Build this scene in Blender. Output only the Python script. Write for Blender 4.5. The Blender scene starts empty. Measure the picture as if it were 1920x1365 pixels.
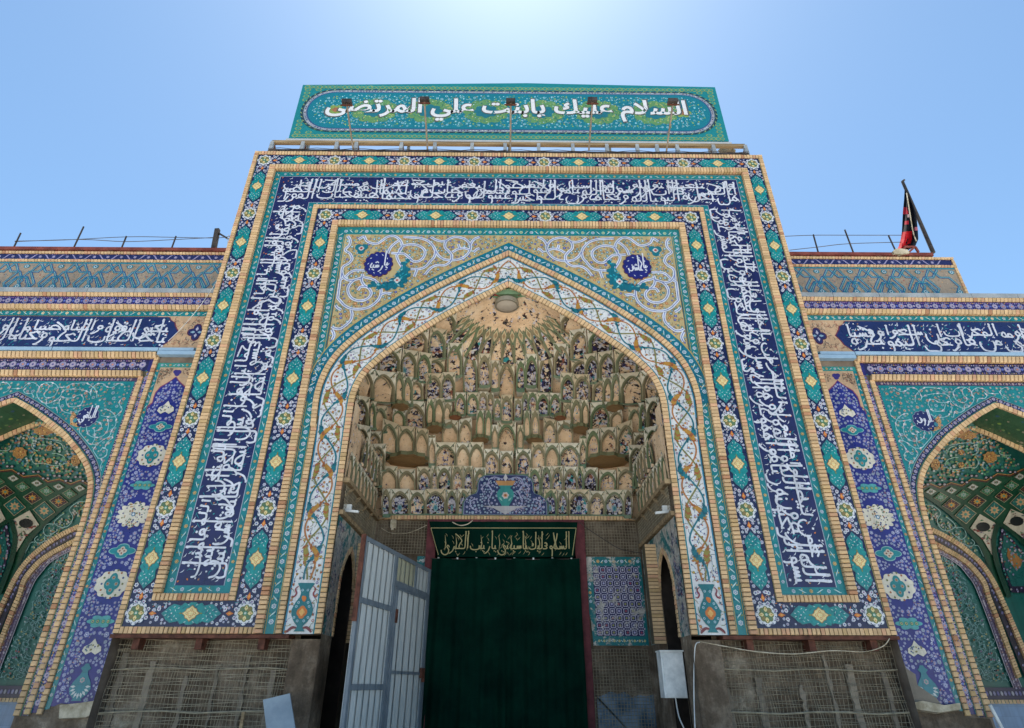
import bpy, math, random
from math import sin, cos, pi, radians, sqrt, hypot, atan2
from mathutils import Vector, Matrix

SC = bpy.context.scene
COL = SC.collection
# ------------------------------------------------------------------ camera
CA = Vector((0.99996297, -0.00843815, 0.00169154))
CB = Vector((-0.00551866, -0.47790384, 0.87839482))
CC = Vector((0.00660363, 0.87837163, 0.47793271))
CO = Vector((0.002, -12.0, 1.6))
FPX, PW, PH = 1108.0, 1920.0, 1365.0
cam = bpy.data.cameras.new('camera')
cam.sensor_width = 36.0
cam.lens = 36.0 * FPX / PW
cam.clip_start, cam.clip_end = 0.1, 3000
camo = bpy.data.objects.new('camera', cam)
COL.objects.link(camo)
camo.matrix_world = Matrix(((CA.x, CB.x, -CC.x, CO.x), (CA.y, CB.y, -CC.y, CO.y), (CA.z, CB.z, -CC.z, CO.z), (0, 0, 0, 1)))
SC.camera = camo
# ------------------------------------------------------------------ sky, sun, exposure
SUN_EL = radians(71)
world = bpy.data.worlds.new('World')
SC.world = world
world.use_nodes = True
wn = world.node_tree
wn.nodes.clear()
sky = wn.nodes.new('ShaderNodeTexSky')
sky.sky_type = 'NISHITA'
sky.sun_disc = False
sky.sun_elevation = SUN_EL
sky.sun_rotation = 0.0
sky.altitude = 900
sky.air_density = 1.0
sky.dust_density = 0.85
sky.ozone_density = 1.0
bg = wn.nodes.new('ShaderNodeBackground')
bg.inputs['Strength'].default_value = 0.108
wo = wn.nodes.new('ShaderNodeOutputWorld')
tint = wn.nodes.new('ShaderNodeMix')
tint.data_type = 'RGBA'
tint.blend_type = 'MULTIPLY'
tint.inputs[0].default_value = 1.0
tint.inputs[7].default_value = (0.84, 0.99, 0.98, 1)
wn.links.new(sky.outputs[0], tint.inputs[6])
wn.links.new(tint.outputs[2], bg.inputs[0])
wn.links.new(bg.outputs[0], wo.inputs[0])
sl = bpy.data.lights.new('sun', 'SUN')
sl.energy = 4.6
sl.angle = radians(0.53)
sl.color = (1.0, 0.95, 0.86)
so = bpy.data.objects.new('sun', sl)
COL.objects.link(so)
so.rotation_euler = (-(pi / 2 - SUN_EL), 0, 0)
so.location = (0, 30, 60)
SC.view_settings.view_transform = 'Standard'
SC.view_settings.look = 'None'
SC.view_settings.exposure = 1.08
SC.view_settings.gamma = 1.0
SC.view_settings.use_curve_mapping = False


# ------------------------------------------------------------------ colour and material helpers
def hx(h, k=1.0):
    h = h.lstrip('#')
    out = []
    for i in (0, 2, 4):
        c = int(h[i:i + 2], 16) / 255
        out.append((c / 12.92 if c <= 0.04045 else ((c + 0.055) / 1.055) ** 2.4) * k)
    return tuple(out)


WHITE = hx('dfe2e8')
NAVY = hx('1c2158')
DNAVY = hx('17204f')
BLUE = hx('2b2f98')
TURQ = hx('117f88')
TURQD = hx('0f5f62')
TURQL = hx('3aa6ab')
LILAC = hx('a9a6c8')
GREYL = hx('9fa9bd')
CREAM = hx('e9d79b')
GOLD = hx('d9b25e')
ORANGE = hx('d0742c')
RED = hx('a8403a')
PINK = hx('c99a8c')
OLIVE = hx('7d7440')
GREEN = hx('47663f')
SAND = hx('bda97a')
PEACH = hx('c9a784')
VERDI = hx('5e7a5c')
BRK = hx('dcb98f')


def nm(mat, typ, **kw):
    n = mat.node_tree.nodes.new(typ)
    for k, v in kw.items():
        if k in n.inputs:
            n.inputs[k].default_value = v
        else:
            setattr(n, k, v)
    return n


def newmat(name, rough=0.6, spec=0.4, metal=0.0):
    m = bpy.data.materials.new(name)
    m.use_nodes = True
    b = m.node_tree.nodes['Principled BSDF']
    b.inputs['Roughness'].default_value = rough
    b.inputs['Specular IOR Level'].default_value = spec
    b.inputs['Metallic'].default_value = metal
    return m, b, m.node_tree.links


def ramp(m, pos_cols):
    r = m.node_tree.nodes.new('ShaderNodeValToRGB')
    e = r.color_ramp.elements
    while len(e) < len(pos_cols):
        e.new(0.5)
    for el, (p, c) in zip(e, pos_cols):
        el.position = p
        el.color = (c[0], c[1], c[2], 1) if not isinstance(c, (int, float)) else (c, c, c, 1)
    return r


def mixc(m, fac, a, b, blend='MIX'):
    n = m.node_tree.nodes.new('ShaderNodeMix')
    n.data_type = 'RGBA'
    n.blend_type = blend
    L = m.node_tree.links
    for idx, v in ((0, fac), (6, a), (7, b)):
        if hasattr(v, 'is_linked'):
            L.new(v, n.inputs[idx])
        elif isinstance(v, (int, float)):
            n.inputs[idx].default_value = v
        else:
            n.inputs[idx].default_value = (v[0], v[1], v[2], 1)
    return n.outputs[2]


def noise(m, scale, detail=4, rough=0.6, vec=None, stretch=None):
    n = m.node_tree.nodes.new('ShaderNodeTexNoise')
    n.inputs['Scale'].default_value = scale
    n.inputs['Detail'].default_value = detail
    n.inputs['Roughness'].default_value = rough
    tc = m.node_tree.nodes.new('ShaderNodeTexCoord')
    src = tc.outputs['Object']
    if stretch:
        mp = m.node_tree.nodes.new('ShaderNodeMapping')
        mp.inputs['Scale'].default_value = stretch
        m.node_tree.links.new(src, mp.inputs[0])
        src = mp.outputs[0]
    m.node_tree.links.new(src, n.inputs['Vector'])
    return n


def bump(m, b, src, strength, dist=0.02):
    n = m.node_tree.nodes.new('ShaderNodeBump')
    n.inputs['Strength'].default_value = strength
    n.inputs['Distance'].default_value = dist
    m.node_tree.links.new(src, n.inputs['Height'])
    m.node_tree.links.new(n.outputs[0], b.inputs['Normal'])


def attr(m):
    a = m.node_tree.nodes.new('ShaderNodeAttribute')
    a.attribute_name = 'Col'
    return a


def mat_attr(name, rough, spec, n_scale, n_amt, bmp=0.0, tile=0.0, bdist=0.01):
    """colour from the 'Col' attribute, broken up by noise and by per-tile differences"""
    m, b, L = newmat(name, rough, spec)
    a = attr(m)
    n = noise(m, n_scale)
    r = ramp(m, [(0.25, 1 - n_amt), (0.75, 1 + n_amt)])
    r.color_ramp.elements[1].color = (1, 1, 1, 1)
    L.new(n.outputs[0], r.inputs[0])
    c = mixc(m, 1.0, a.outputs['Color'], r.outputs[0], 'MULTIPLY')
    n2 = noise(m, 0.55, 5, 0.7)
    r2 = ramp(m, [(0.3, 0.86), (0.7, 1.0)])
    L.new(n2.outputs[0], r2.inputs[0])
    c = mixc(m, 1.0, c, r2.outputs[0], 'MULTIPLY')
    if tile:
        tc = m.node_tree.nodes.new('ShaderNodeTexCoord')
        sn = m.node_tree.nodes.new('ShaderNodeVectorMath')
        sn.operation = 'SNAP'
        sn.inputs[1].default_value = (tile, 10.0, tile)
        L.new(tc.outputs['Object'], sn.inputs[0])
        w = m.node_tree.nodes.new('ShaderNodeTexWhiteNoise')
        L.new(sn.outputs[0], w.inputs[0])
        r3 = ramp(m, [(0.0, 0.87), (1.0, 1.0)])
        L.new(w.outputs[0], r3.inputs[0])
        c = mixc(m, 1.0, c, r3.outputs[0], 'MULTIPLY')
        ns = noise(m, 2.2, 6, 0.7, stretch=(3.0, 3.0, 0.22))
        r4 = ramp(m, [(0.34, 0.80), (0.56, 1.0)])
        L.new(ns.outputs[0], r4.inputs[0])
        c = mixc(m, 1.0, c, r4.outputs[0], 'MULTIPLY')
        dv = m.node_tree.nodes.new('ShaderNodeVectorMath')
        dv.operation = 'DIVIDE'
        dv.inputs[1].default_value = (tile, 1.0, tile)
        L.new(tc.outputs['Object'], dv.inputs[0])
        fv = m.node_tree.nodes.new('ShaderNodeVectorMath')
        fv.operation = 'FRACTION'
        L.new(dv.outputs[0], fv.inputs[0])
        sp = m.node_tree.nodes.new('ShaderNodeSeparateXYZ')
        L.new(fv.outputs[0], sp.inputs[0])
        mn = m.node_tree.nodes.new('ShaderNodeMath')
        mn.operation = 'MINIMUM'
        L.new(sp.outputs[0], mn.inputs[0])
        L.new(sp.outputs[2], mn.inputs[1])
        r5 = ramp(m, [(0.02, 0.78), (0.045, 1.0)])
        L.new(mn.outputs[0], r5.inputs[0])
        c = mixc(m, 1.0, c, r5.outputs[0], 'MULTIPLY')
        rr = ramp(m, [(0.3, rough - .08), (0.7, rough + .14)])
        L.new(n2.outputs[0], rr.inputs[0])
        L.new(rr.outputs[0], b.inputs['Roughness'])
    L.new(c, b.inputs['Base Color'])
    if bmp:
        bump(m, b, n.outputs[0], bmp, bdist)
    return m


def mat_noise(name, c0, c1, scale, rough=0.7, spec=0.3, bmp=0.2, stretch=None, metal=0.0, lo=0.35, hi=0.65, bdist=0.02):
    m, b, L = newmat(name, rough, spec, metal)
    n = noise(m, scale, 6, 0.65, stretch=stretch)
    r = ramp(m, [(lo, c0), (hi, c1)])
    L.new(n.outputs[0], r.inputs[0])
    L.new(r.outputs[0], b.inputs['Base Color'])
    if bmp:
        bump(m, b, n.outputs[0], bmp, bdist)
    return m


M_TILE = mat_attr('glazed_tile', 0.27, 0.45, 5.0, 0.16, 0.06, 0.2)
M_BRICK = mat_attr('fired_brick', 0.8, 0.25, 14.0, 0.22, 0.35)
M_PAINT = mat_attr('painted', 0.55, 0.35, 9.0, 0.14, 0.05)
M_RIB = mat_attr('plaster_rib', 0.7, 0.25, 8.0, 0.30, 0.25)
M_BRICKG = mat_noise('brick_mortar', hx('6e5f45'), hx('8a7a5b'), 9.0, 0.9)
M_CORE = mat_noise('masonry_core', hx('5b5048'), hx('84776a'), 1.3, 0.9)
M_RUST = mat_noise('rusty_steel', hx('3d2118'), hx('6b4133'), 7.0, 0.75, 0.3, 0.3)
M_REDBEAM = mat_noise('red_oxide_beam', hx('5f2a26'), hx('84463d'), 3.0, 0.7)
M_GALV = mat_noise('galvanised_steel', hx('7f868c'), hx('a6aaad'), 3.0, 0.45, 0.5, 0.05)
M_DARKST = mat_noise('dark_steel', hx('2b2725'), hx('4a4340'), 5.0, 0.6)
M_WOOD = mat_noise('weathered_wood', hx('6b5a45'), hx('a08b6c'), 4.0, 0.85, 0.2, 0.2, (0.2, 3, 3))
M_TROUGH = mat_noise('blue_grey_trough', hx('7f9cb6'), hx('93aec6'), 2.0, 0.5)
M_LEDGE = mat_noise('grey_ledge', hx('7d8389'), hx('9aa0a6'), 2.5, 0.6)
M_WHITEP = mat_noise('white_plastic', hx('b9bcbd'), hx('dfe0df'), 4.0, 0.5)
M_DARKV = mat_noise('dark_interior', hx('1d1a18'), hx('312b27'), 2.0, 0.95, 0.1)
M_WIRE = mat_noise('wire_galvanised', hx('77705f'), hx('a1967f'), 6.0, 0.6)
M_CURT = mat_noise('green_cloth', hx('011a14'), hx('03291f'), 1.2, 0.9, 0.06, 0.1)
M_LAMPARM = mat_noise('lamp_arm_steel', hx('6a5f55'), hx('8c8074'), 6.0, 0.65)
M_BLUEP = mat_noise('pale_blue_paint', hx('6f8fb3'), hx('8ca9c7'), 1.4, 0.7)
M_BOARD = mat_noise('grey_board', hx('7e8b97'), hx('96a2ac'), 2.2, 0.7)
M_CLOTHW = mat_noise('torn_sheeting', hx('8f836c'), hx('cfc3ad'), 5.0, 0.85)
M_PAVE = mat_noise('pale_paving', hx('d2cabb'), hx('e2dccf'), 0.8, 0.85)


def rough_wall_mat():
    m, b, L = newmat('rough_base_wall', 0.95, 0.15)
    n = noise(m, 1.1, 8, 0.7)
    r = ramp(m, [(0.28, hx('4c4036')), (0.48, hx('6e6052')), (0.60, hx('8f8070')), (0.70, hx('c0b3a2'))])
    L.new(n.outputs[0], r.inputs[0])
    n2 = noise(m, 2.6, 5, 0.7, stretch=(1.6, 1.6, 0.35))
    r2 = ramp(m, [(0.35, 0.62), (0.6, 1.0)])
    L.new(n2.outputs[0], r2.inputs[0])
    c = mixc(m, 1.0, r.outputs[0], r2.outputs[0], 'MULTIPLY')
    n3 = noise(m, 30, 3, 0.6)
    r3 = ramp(m, [(0.3, 0.75), (0.7, 1.0)])
    L.new(n3.outputs[0], r3.inputs[0])
    c = mixc(m, 1.0, c, r3.outputs[0], 'MULTIPLY')
    L.new(c, b.inputs['Base Color'])
    bump(m, b, n3.outputs[0], 0.6, 0.03)
    return m


M_ROUGH = rough_wall_mat()


def chip_mat():
    """bare tan plaster left after the tile mosaic fell; Col.r drives how much mosaic is still there"""
    m, b, L = newmat('chipped_mosaic', 0.8, 0.25)
    a = attr(m)
    sep = nm(m, 'ShaderNodeSeparateColor')
    L.new(a.outputs['Color'], sep.inputs[0])
    n = noise(m, 2.0, 5, 0.7)
    pl = ramp(m, [(0.3, hx('b8987a')), (0.5, hx('d4b594')), (0.7, hx('e0c8ab'))])
    L.new(n.outputs[0], pl.inputs[0])
    # mosaic colours
    v = nm(m, 'ShaderNodeTexVoronoi')
    v.inputs['Scale'].default_value = 15
    tc = nm(m, 'ShaderNodeTexCoord')
    wob = noise(m, 7.0, 2)
    add = mixc(m, 0.12, tc.outputs['Object'], wob.outputs[1])
    L.new(add, v.inputs['Vector'])
    sc = nm(m, 'ShaderNodeSeparateColor')
    L.new(v.outputs['Color'], sc.inputs[0])
    mos = ramp(m, [(0.0, hx('1f1a20')), (0.26, hx('29264a')), (0.38, hx('33282a')), (0.56, hx('b7b3bd')), (0.80, hx('c9b79d')), (0.88, hx('2f8085')), (0.93, hx('84503f'))])
    mos.color_ramp.interpolation = 'CONSTANT'
    L.new(sc.outputs[0], mos.inputs[0])
    # mask
    n2 = noise(m, 6.5, 4, 0.75)
    mth = nm(m, 'ShaderNodeMath', operation='ADD')
    L.new(n2.outputs[0], mth.inputs[0])
    L.new(sep.outputs[0], mth.inputs[1])
    st = ramp(m, [(0.985, 0.0), (1.0, 1.0)])
    sub = nm(m, 'ShaderNodeMath', operation='MULTIPLY')
    sub.inputs[1].default_value = 1.0
    L.new(mth.outputs[0], sub.inputs[0])
    L.new(sub.outputs[0], st.inputs[0])
    c = mixc(m, st.outputs[0], pl.outputs[0], mos.outputs[0])
    # small dark pock marks where clips were
    n3 = noise(m, 26, 2, 0.5)
    pk = ramp(m, [(0.28, 0.28), (0.36, 1.0)])
    L.new(n3.outputs[0], pk.inputs[0])
    c = mixc(m, 1.0, c, pk.outputs[0], 'MULTIPLY')
    L.new(c, b.inputs['Base Color'])
    bump(m, b, mth.outputs[0], 0.35, 0.03)
    return m


M_CHIP = chip_mat()


def worn_tile_mat(lo=.52):
    """glazed panel with patches where the glaze has come away"""
    m, b, L = newmat('worn_glazed_tile', 0.5, 0.3)
    a = attr(m)
    n2 = noise(m, 3.2, 6, 0.8)
    st = ramp(m, [(lo, 0.0), (lo + .05, 1.0)])
    L.new(n2.outputs[0], st.inputs[0])
    n = noise(m, 9, 4)
    pl = ramp(m, [(0.35, hx('8b8780')), (0.65, hx('c3bdb4'))])
    L.new(n.outputs[0], pl.inputs[0])
    c = mixc(m, st.outputs[0], a.outputs['Color'], pl.outputs[0])
    L.new(c, b.inputs['Base Color'])
    bump(m, b, n2.outputs[0], 0.2, 0.02)
    return m


M_WORN = worn_tile_mat(.53)
M_WORN2 = worn_tile_mat(.46)


# ------------------------------------------------------------------ mesh builder
class Fr:
    """a flat surface: (u, v, w) -> world, w is how far it stands proud"""
    def __init__(s, o, U, V, Wd):
        s.o, s.U, s.V, s.W = Vector(o), Vector(U), Vector(V), Vector(Wd)

    def __call__(s, u, v, w=0.0):
        o, U, V, W = s.o, s.U, s.V, s.W
        return (o.x + U.x * u + V.x * v + W.x * w, o.y + U.y * u + V.y * v + W.y * w, o.z + U.z * u + V.z * v + W.z * w)


FACADE = Fr((0, 0, 0), (1, 0, 0), (0, 0, 1), (0, -1, 0))
WING = {1: Fr((0, 0.55, 0), (1, 0, 0), (0, 0, 1), (0, -1, 0)), -1: Fr((0, 0.55, 0), (-1, 0, 0), (0, 0, 1), (0, -1, 0))}
SLAB = {1: Fr((0, 0.95, 0), (1, 0, 0), (0, 0, 1), (0, -1, 0)), -1: Fr((0, 0.95, 0), (-1, 0, 0), (0, 0, 1), (0, -1, 0))}


class MB:
    def __init__(s, fr=None):
        s.v, s.f, s.c, s.m, s.fr, s.k = [], [], [], [], fr, 0

    def add3(s, pts, col=(.5, .5, .5), mi=0):
        i = len(s.v)
        s.v.extend(pts)
        s.f.append(tuple(range(i, i + len(pts))))
        s.c.append(col)
        s.m.append(mi)

    def mesh3(s, pts, faces, col=(.5, .5, .5), mi=0):
        i = len(s.v)
        s.v.extend(pts)
        for f in faces:
            s.f.append(tuple(i + k for k in f))
            s.c.append(col)
            s.m.append(mi)

    def poly(s, pts, w, col, mi=0):
        fr = s.fr
        s.k = (s.k + 1) % 60
        w += s.k * .00003
        s.add3([fr(p[0], p[1], w) for p in pts], col, mi)

    def slabp(s, pts, w0, w1, col=(.5, .5, .5), mi=0):
        fr = s.fr
        n = len(pts)
        P = [fr(p[0], p[1], w1) for p in pts] + [fr(p[0], p[1], w0) for p in pts]
        s.mesh3(P, [tuple(range(n))] + [(i, (i + 1) % n, n + (i + 1) % n, n + i) for i in range(n)], col, mi)

    def rect(s, u0, v0, u1, v1, w, col, mi=0):
        s.poly(((u0, v0), (u1, v0), (u1, v1), (u0, v1)), w, col, mi)

    def box(s, u0, v0, u1, v1, w0, w1, col=(.5, .5, .5), mi=0):
        s.slabp(((u0, v0), (u1, v0), (u1, v1), (u0, v1)), w0, w1, col, mi)

    def cube(s, a, b, col=(.5, .5, .5), mi=0):
        x0, y0, z0 = a
        x1, y1, z1 = b
        P = [(x0, y0, z0), (x1, y0, z0), (x1, y1, z0), (x0, y1, z0), (x0, y0, z1), (x1, y0, z1), (x1, y1, z1), (x0, y1, z1)]
        s.mesh3(P, [(0, 1, 5, 4), (1, 2, 6, 5), (2, 3, 7, 6), (3, 0, 4, 7), (4, 5, 6, 7), (3, 2, 1, 0)], col, mi)

    def ribbon(s, pts, wd, w, col, mi=0, taper=False):
        n = len(pts)
        L, R = [], []
        for i, p in enumerate(pts):
            a = pts[max(0, i - 1)]
            b = pts[min(n - 1, i + 1)]
            dx, dy = b[0] - a[0], b[1] - a[1]
            l = hypot(dx, dy) or 1
            h = wd / 2
            if taper:
                h *= max(0.12, sin(pi * (0.08 + 0.84 * i / (n - 1))))
            L.append((p[0] - dy / l * h, p[1] + dx / l * h))
            R.append((p[0] + dy / l * h, p[1] - dx / l * h))
        fr = s.fr
        s.k = (s.k + 1) % 60
        w += s.k * .00003
        st = min(.0016 / n, .00006)
        P = [fr(a[0], a[1], w + i * st) for i, a in enumerate(L)] + [fr(a[0], a[1], w + i * st) for i, a in enumerate(R)]
        s.mesh3(P, [(i, i + 1, n + i + 1, n + i) for i in range(n - 1)], col, mi)

    def lobed(s, cx, cy, rx, ry, k, amp, w, col, rot=0.0, n=None, mi=0, slab=None, cusp=True):
        n = n or k * 4
        pts = []
        for i in range(n):
            t = 2 * pi * i / n
            q = abs(cos(k * t / 2)) if cusp else (1 + cos(k * t)) / 2
            r = 1 - amp + amp * q
            x, y = rx * r * cos(t), ry * r * sin(t)
            pts.append((cx + x * cos(rot) - y * sin(rot), cy + x * sin(rot) + y * cos(rot)))
        if slab is not None:
            s.slabp(pts, slab, w, col, mi)
        else:
            s.poly(pts, w, col, mi)

    def disc(s, cx, cy, r, w, col, n=6, mi=0, rot=0.3):
        s.poly([(cx + r * cos(rot + 2 * pi * i / n), cy + r * sin(rot + 2 * pi * i / n)) for i in range(n)], w, col, mi)

    def flower(s, cx, cy, r, w, c1, c2, c3=None, mi=0):
        s.lobed(cx, cy, r, r, 6, 0.22, w, c1, random.random(), 12, mi)
        s.disc(cx, cy, r * 0.52, w + 0.002, c2, 6, mi)
        if c3 is not None:
            s.disc(cx, cy, r * 0.26, w + 0.004, c3, 5, mi)

    def leaf(s, cx, cy, l, wd, rot, w, col, mi=0):
        c, q = cos(rot), sin(rot)
        P = [(-l / 2, 0), (-l * .1, wd / 2), (l / 2, 0), (-l * .1, -wd / 2)]
        s.poly([(cx + x * c - y * q, cy + x * q + y * c) for x, y in P], w, col, mi)

    def tube(s, pts, r, col=(.5, .5, .5), n=6, mi=0, close=True):
        pts = [Vector(p) for p in pts]
        rings = []
        up = Vector((0, 0, 1))
        for i, p in enumerate(pts):
            d = (pts[min(len(pts) - 1, i + 1)] - pts[max(0, i - 1)]).normalized()
            a = d.cross(up)
            if a.length < 0.05:
                a = d.cross(Vector((1, 0, 0)))
            a.normalize()
            b = d.cross(a)
            rr = r[i] if isinstance(r, (list, tuple)) else r
            rings.append([tuple(p + (a * cos(2 * pi * k / n) + b * sin(2 * pi * k / n)) * rr) for k in range(n)])
        base = len(s.v)
        for rg in rings:
            s.v.extend(rg)
        for i in range(len(pts) - 1):
            for k in range(n):
                s.f.append((base + i * n + k, base + i * n + (k + 1) % n, base + (i + 1) * n + (k + 1) % n, base + (i + 1) * n + k))
                s.c.append(col)
                s.m.append(mi)
        if close:
            for e in (0, len(pts) - 1):
                s.f.append(tuple(base + e * n + k for k in range(n)))
                s.c.append(col)
                s.m.append(mi)

    def bar(s, a, b, wx, wy, col=(.5, .5, .5), mi=0):
        """square bar between two 3-D points"""
        a, b = Vector(a), Vector(b)
        d = (b - a).normalized()
        x = d.cross(Vector((0, 1, 0)))
        if x.length < 0.1:
            x = d.cross(Vector((0, 0, 1)))
        x.normalize()
        y = d.cross(x)
        P = []
        for p in (a, b):
            for i, j in ((-1, -1), (1, -1), (1, 1), (-1, 1)):
                P.append(tuple(p + x * (i * wx / 2) + y * (j * wy / 2)))
        s.mesh3(P, [(0, 1, 5, 4), (1, 2, 6, 5), (2, 3, 7, 6), (3, 0, 4, 7), (4, 5, 6, 7), (3, 2, 1, 0)], col, mi)

    def data(s, name, mats):
        me = bpy.data.meshes.new(name)
        me.from_pydata(s.v, [], s.f)
        for m in (mats if isinstance(mats, (list, tuple)) else [mats]):
            me.materials.append(m)
        if any(s.m):
            me.polygons.foreach_set('material_index', s.m)
        at = me.attributes.new('Col', 'FLOAT_COLOR', 'CORNER')
        buf = []
        for f, c in zip(s.f, s.c):
            buf.extend((c[0], c[1], c[2], 1.0) * len(f))
        at.data.foreach_set('color', buf)
        me.update()
        return me

    def build(s, name, mats, parent=None, kind=None, label=None, cat=None, group=None, smooth=False):
        me = s.data(name, mats)
        if smooth:
            me.polygons.foreach_set('use_smooth', [True] * len(me.polygons))
        return link(name, me, parent, kind, label, cat, group)


def link(name, me, parent=None, kind=None, label=None, cat=None, group=None):
    o = bpy.data.objects.new(name, me)
    COL.objects.link(o)
    if parent:
        o.parent = parent
        o.matrix_parent_inverse = Matrix.Translation(-parent.location)
    for k, v in (('kind', kind), ('label', label), ('category', cat), ('group', group)):
        if v:
            o[k] = v
    return o


def thing(name, label, cat, group=None, loc=(0, 0, 0)):
    o = link(name, None, None, None, label, cat, group)
    o.location = loc
    return o


def ray(px, py):
    return CA * ((px - PW / 2) / FPX) - CB * ((py - PH / 2) / FPX) + CC


def at(px, py, Y):
    d = ray(px, py)
    return CO + d * ((Y - CO.y) / d.y)


def spline(P, per=8):
    out = []
    n = len(P)
    for i in range(n - 1):
        p0, p1, p2, p3 = P[max(0, i - 1)], P[i], P[i + 1], P[min(n - 1, i + 2)]
        for k in range(per):
            t = k / per
            out.append(tuple(0.5 * ((2 * b) + (-a + c) * t + (2 * a - 5 * b + 4 * c - d) * t * t + (-a + 3 * b - 3 * c + d) * t ** 3) for a, b, c, d in zip(p0, p1, p2, p3)))
    out.append(tuple(P[-1]))
    return out


# ------------------------------------------------------------------ Arabic shaping (presentation forms)
FORMS = {}
cp = 0xFE80
for ch, k in zip('\u0621\u0622\u0623\u0624\u0625\u0626\u0627\u0628\u0629\u062a\u062b\u062c\u062d\u062e\u062f\u0630\u0631\u0632\u0633\u0634\u0635\u0636\u0637\u0638\u0639\u063a\u0641\u0642\u0643\u0644\u0645\u0646\u0647\u0648\u0649\u064a',
                 (1, 2, 2, 2, 2, 4, 2, 4, 2, 4, 4, 4, 4, 4, 2, 2, 2, 2, 4, 4, 4, 4, 4, 4, 4, 4, 4, 4, 4, 4, 4, 4, 4, 2, 2, 4)):
    FORMS[ch] = (cp, k)
    cp += k
LAMALEF = {'\u0622': 0xFEF5, '\u0623': 0xFEF7, '\u0625': 0xFEF9, '\u0627': 0xFEFB}


def shape(txt):
    out = []
    i = 0
    joined = False
    while i < len(txt):
        ch = txt[i]
        if ch not in FORMS:
            out.append(ch)
            joined = False
            i += 1
            continue
        base, k = FORMS[ch]
        nxt = txt[i + 1] if i + 1 < len(txt) else ''
        if ch == '\u0644' and nxt in LAMALEF:
            out.append(chr(LAMALEF[nxt] + (1 if joined else 0)))
            joined = False
            i += 2
            continue
        joins_next = k == 4 and nxt in FORMS and FORMS[nxt][1] > 1
        if k == 1:
            f = 0
        elif joined and joins_next:
            f = 3
        elif joins_next:
            f = 2
        elif joined:
            f = 1
        else:
            f = 0
        out.append(chr(base + f))
        joined = joins_next
        i += 1
    return ''.join(reversed(out))


def glyphs(txt, offset=0.0, res=2):
    cu = bpy.data.curves.new('lettering', 'FONT')
    cu.body = shape(txt)
    cu.resolution_u = res
    cu.offset = offset
    o = bpy.data.objects.new('lettering', cu)
    COL.objects.link(o)
    dg = bpy.context.evaluated_depsgraph_get()
    me = bpy.data.meshes.new_from_object(o.evaluated_get(dg))
    V = [(v.co.x, v.co.y) for v in me.vertices]
    F = [tuple(p.vertices) for p in me.polygons]
    bpy.data.objects.remove(o)
    bpy.data.curves.remove(cu)
    bpy.data.meshes.remove(me)
    return V, F


def put_text(mb, txt, u0, v0, u1, v1, w, col, offset=0.0, rot=0, mi=0, shear=0.0):
    """fit the text in the box; rot +1 turns it a quarter counter-clockwise, -1 clockwise"""
    V, F = glyphs(txt, offset)
    xs = [p[0] for p in V]
    ys = [p[1] for p in V]
    a0, a1, b0, b1 = min(xs), max(xs), min(ys), max(ys)
    P = []
    for x, y in V:
        s, t = (x - a0) / (a1 - a0), (y - b0) / (b1 - b0)
        s += shear * (t - .5)
        if rot == 0:
            P.append((u0 + s * (u1 - u0), v0 + t * (v1 - v0)))
        elif rot == 1:
            P.append((u1 - t * (u1 - u0), v0 + s * (v1 - v0)))
        else:
            P.append((u0 + t * (u1 - u0), v1 - s * (v1 - v0)))
    mb.mesh3([mb.fr(a, b, w) for a, b in P], F, col, mi)


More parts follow.
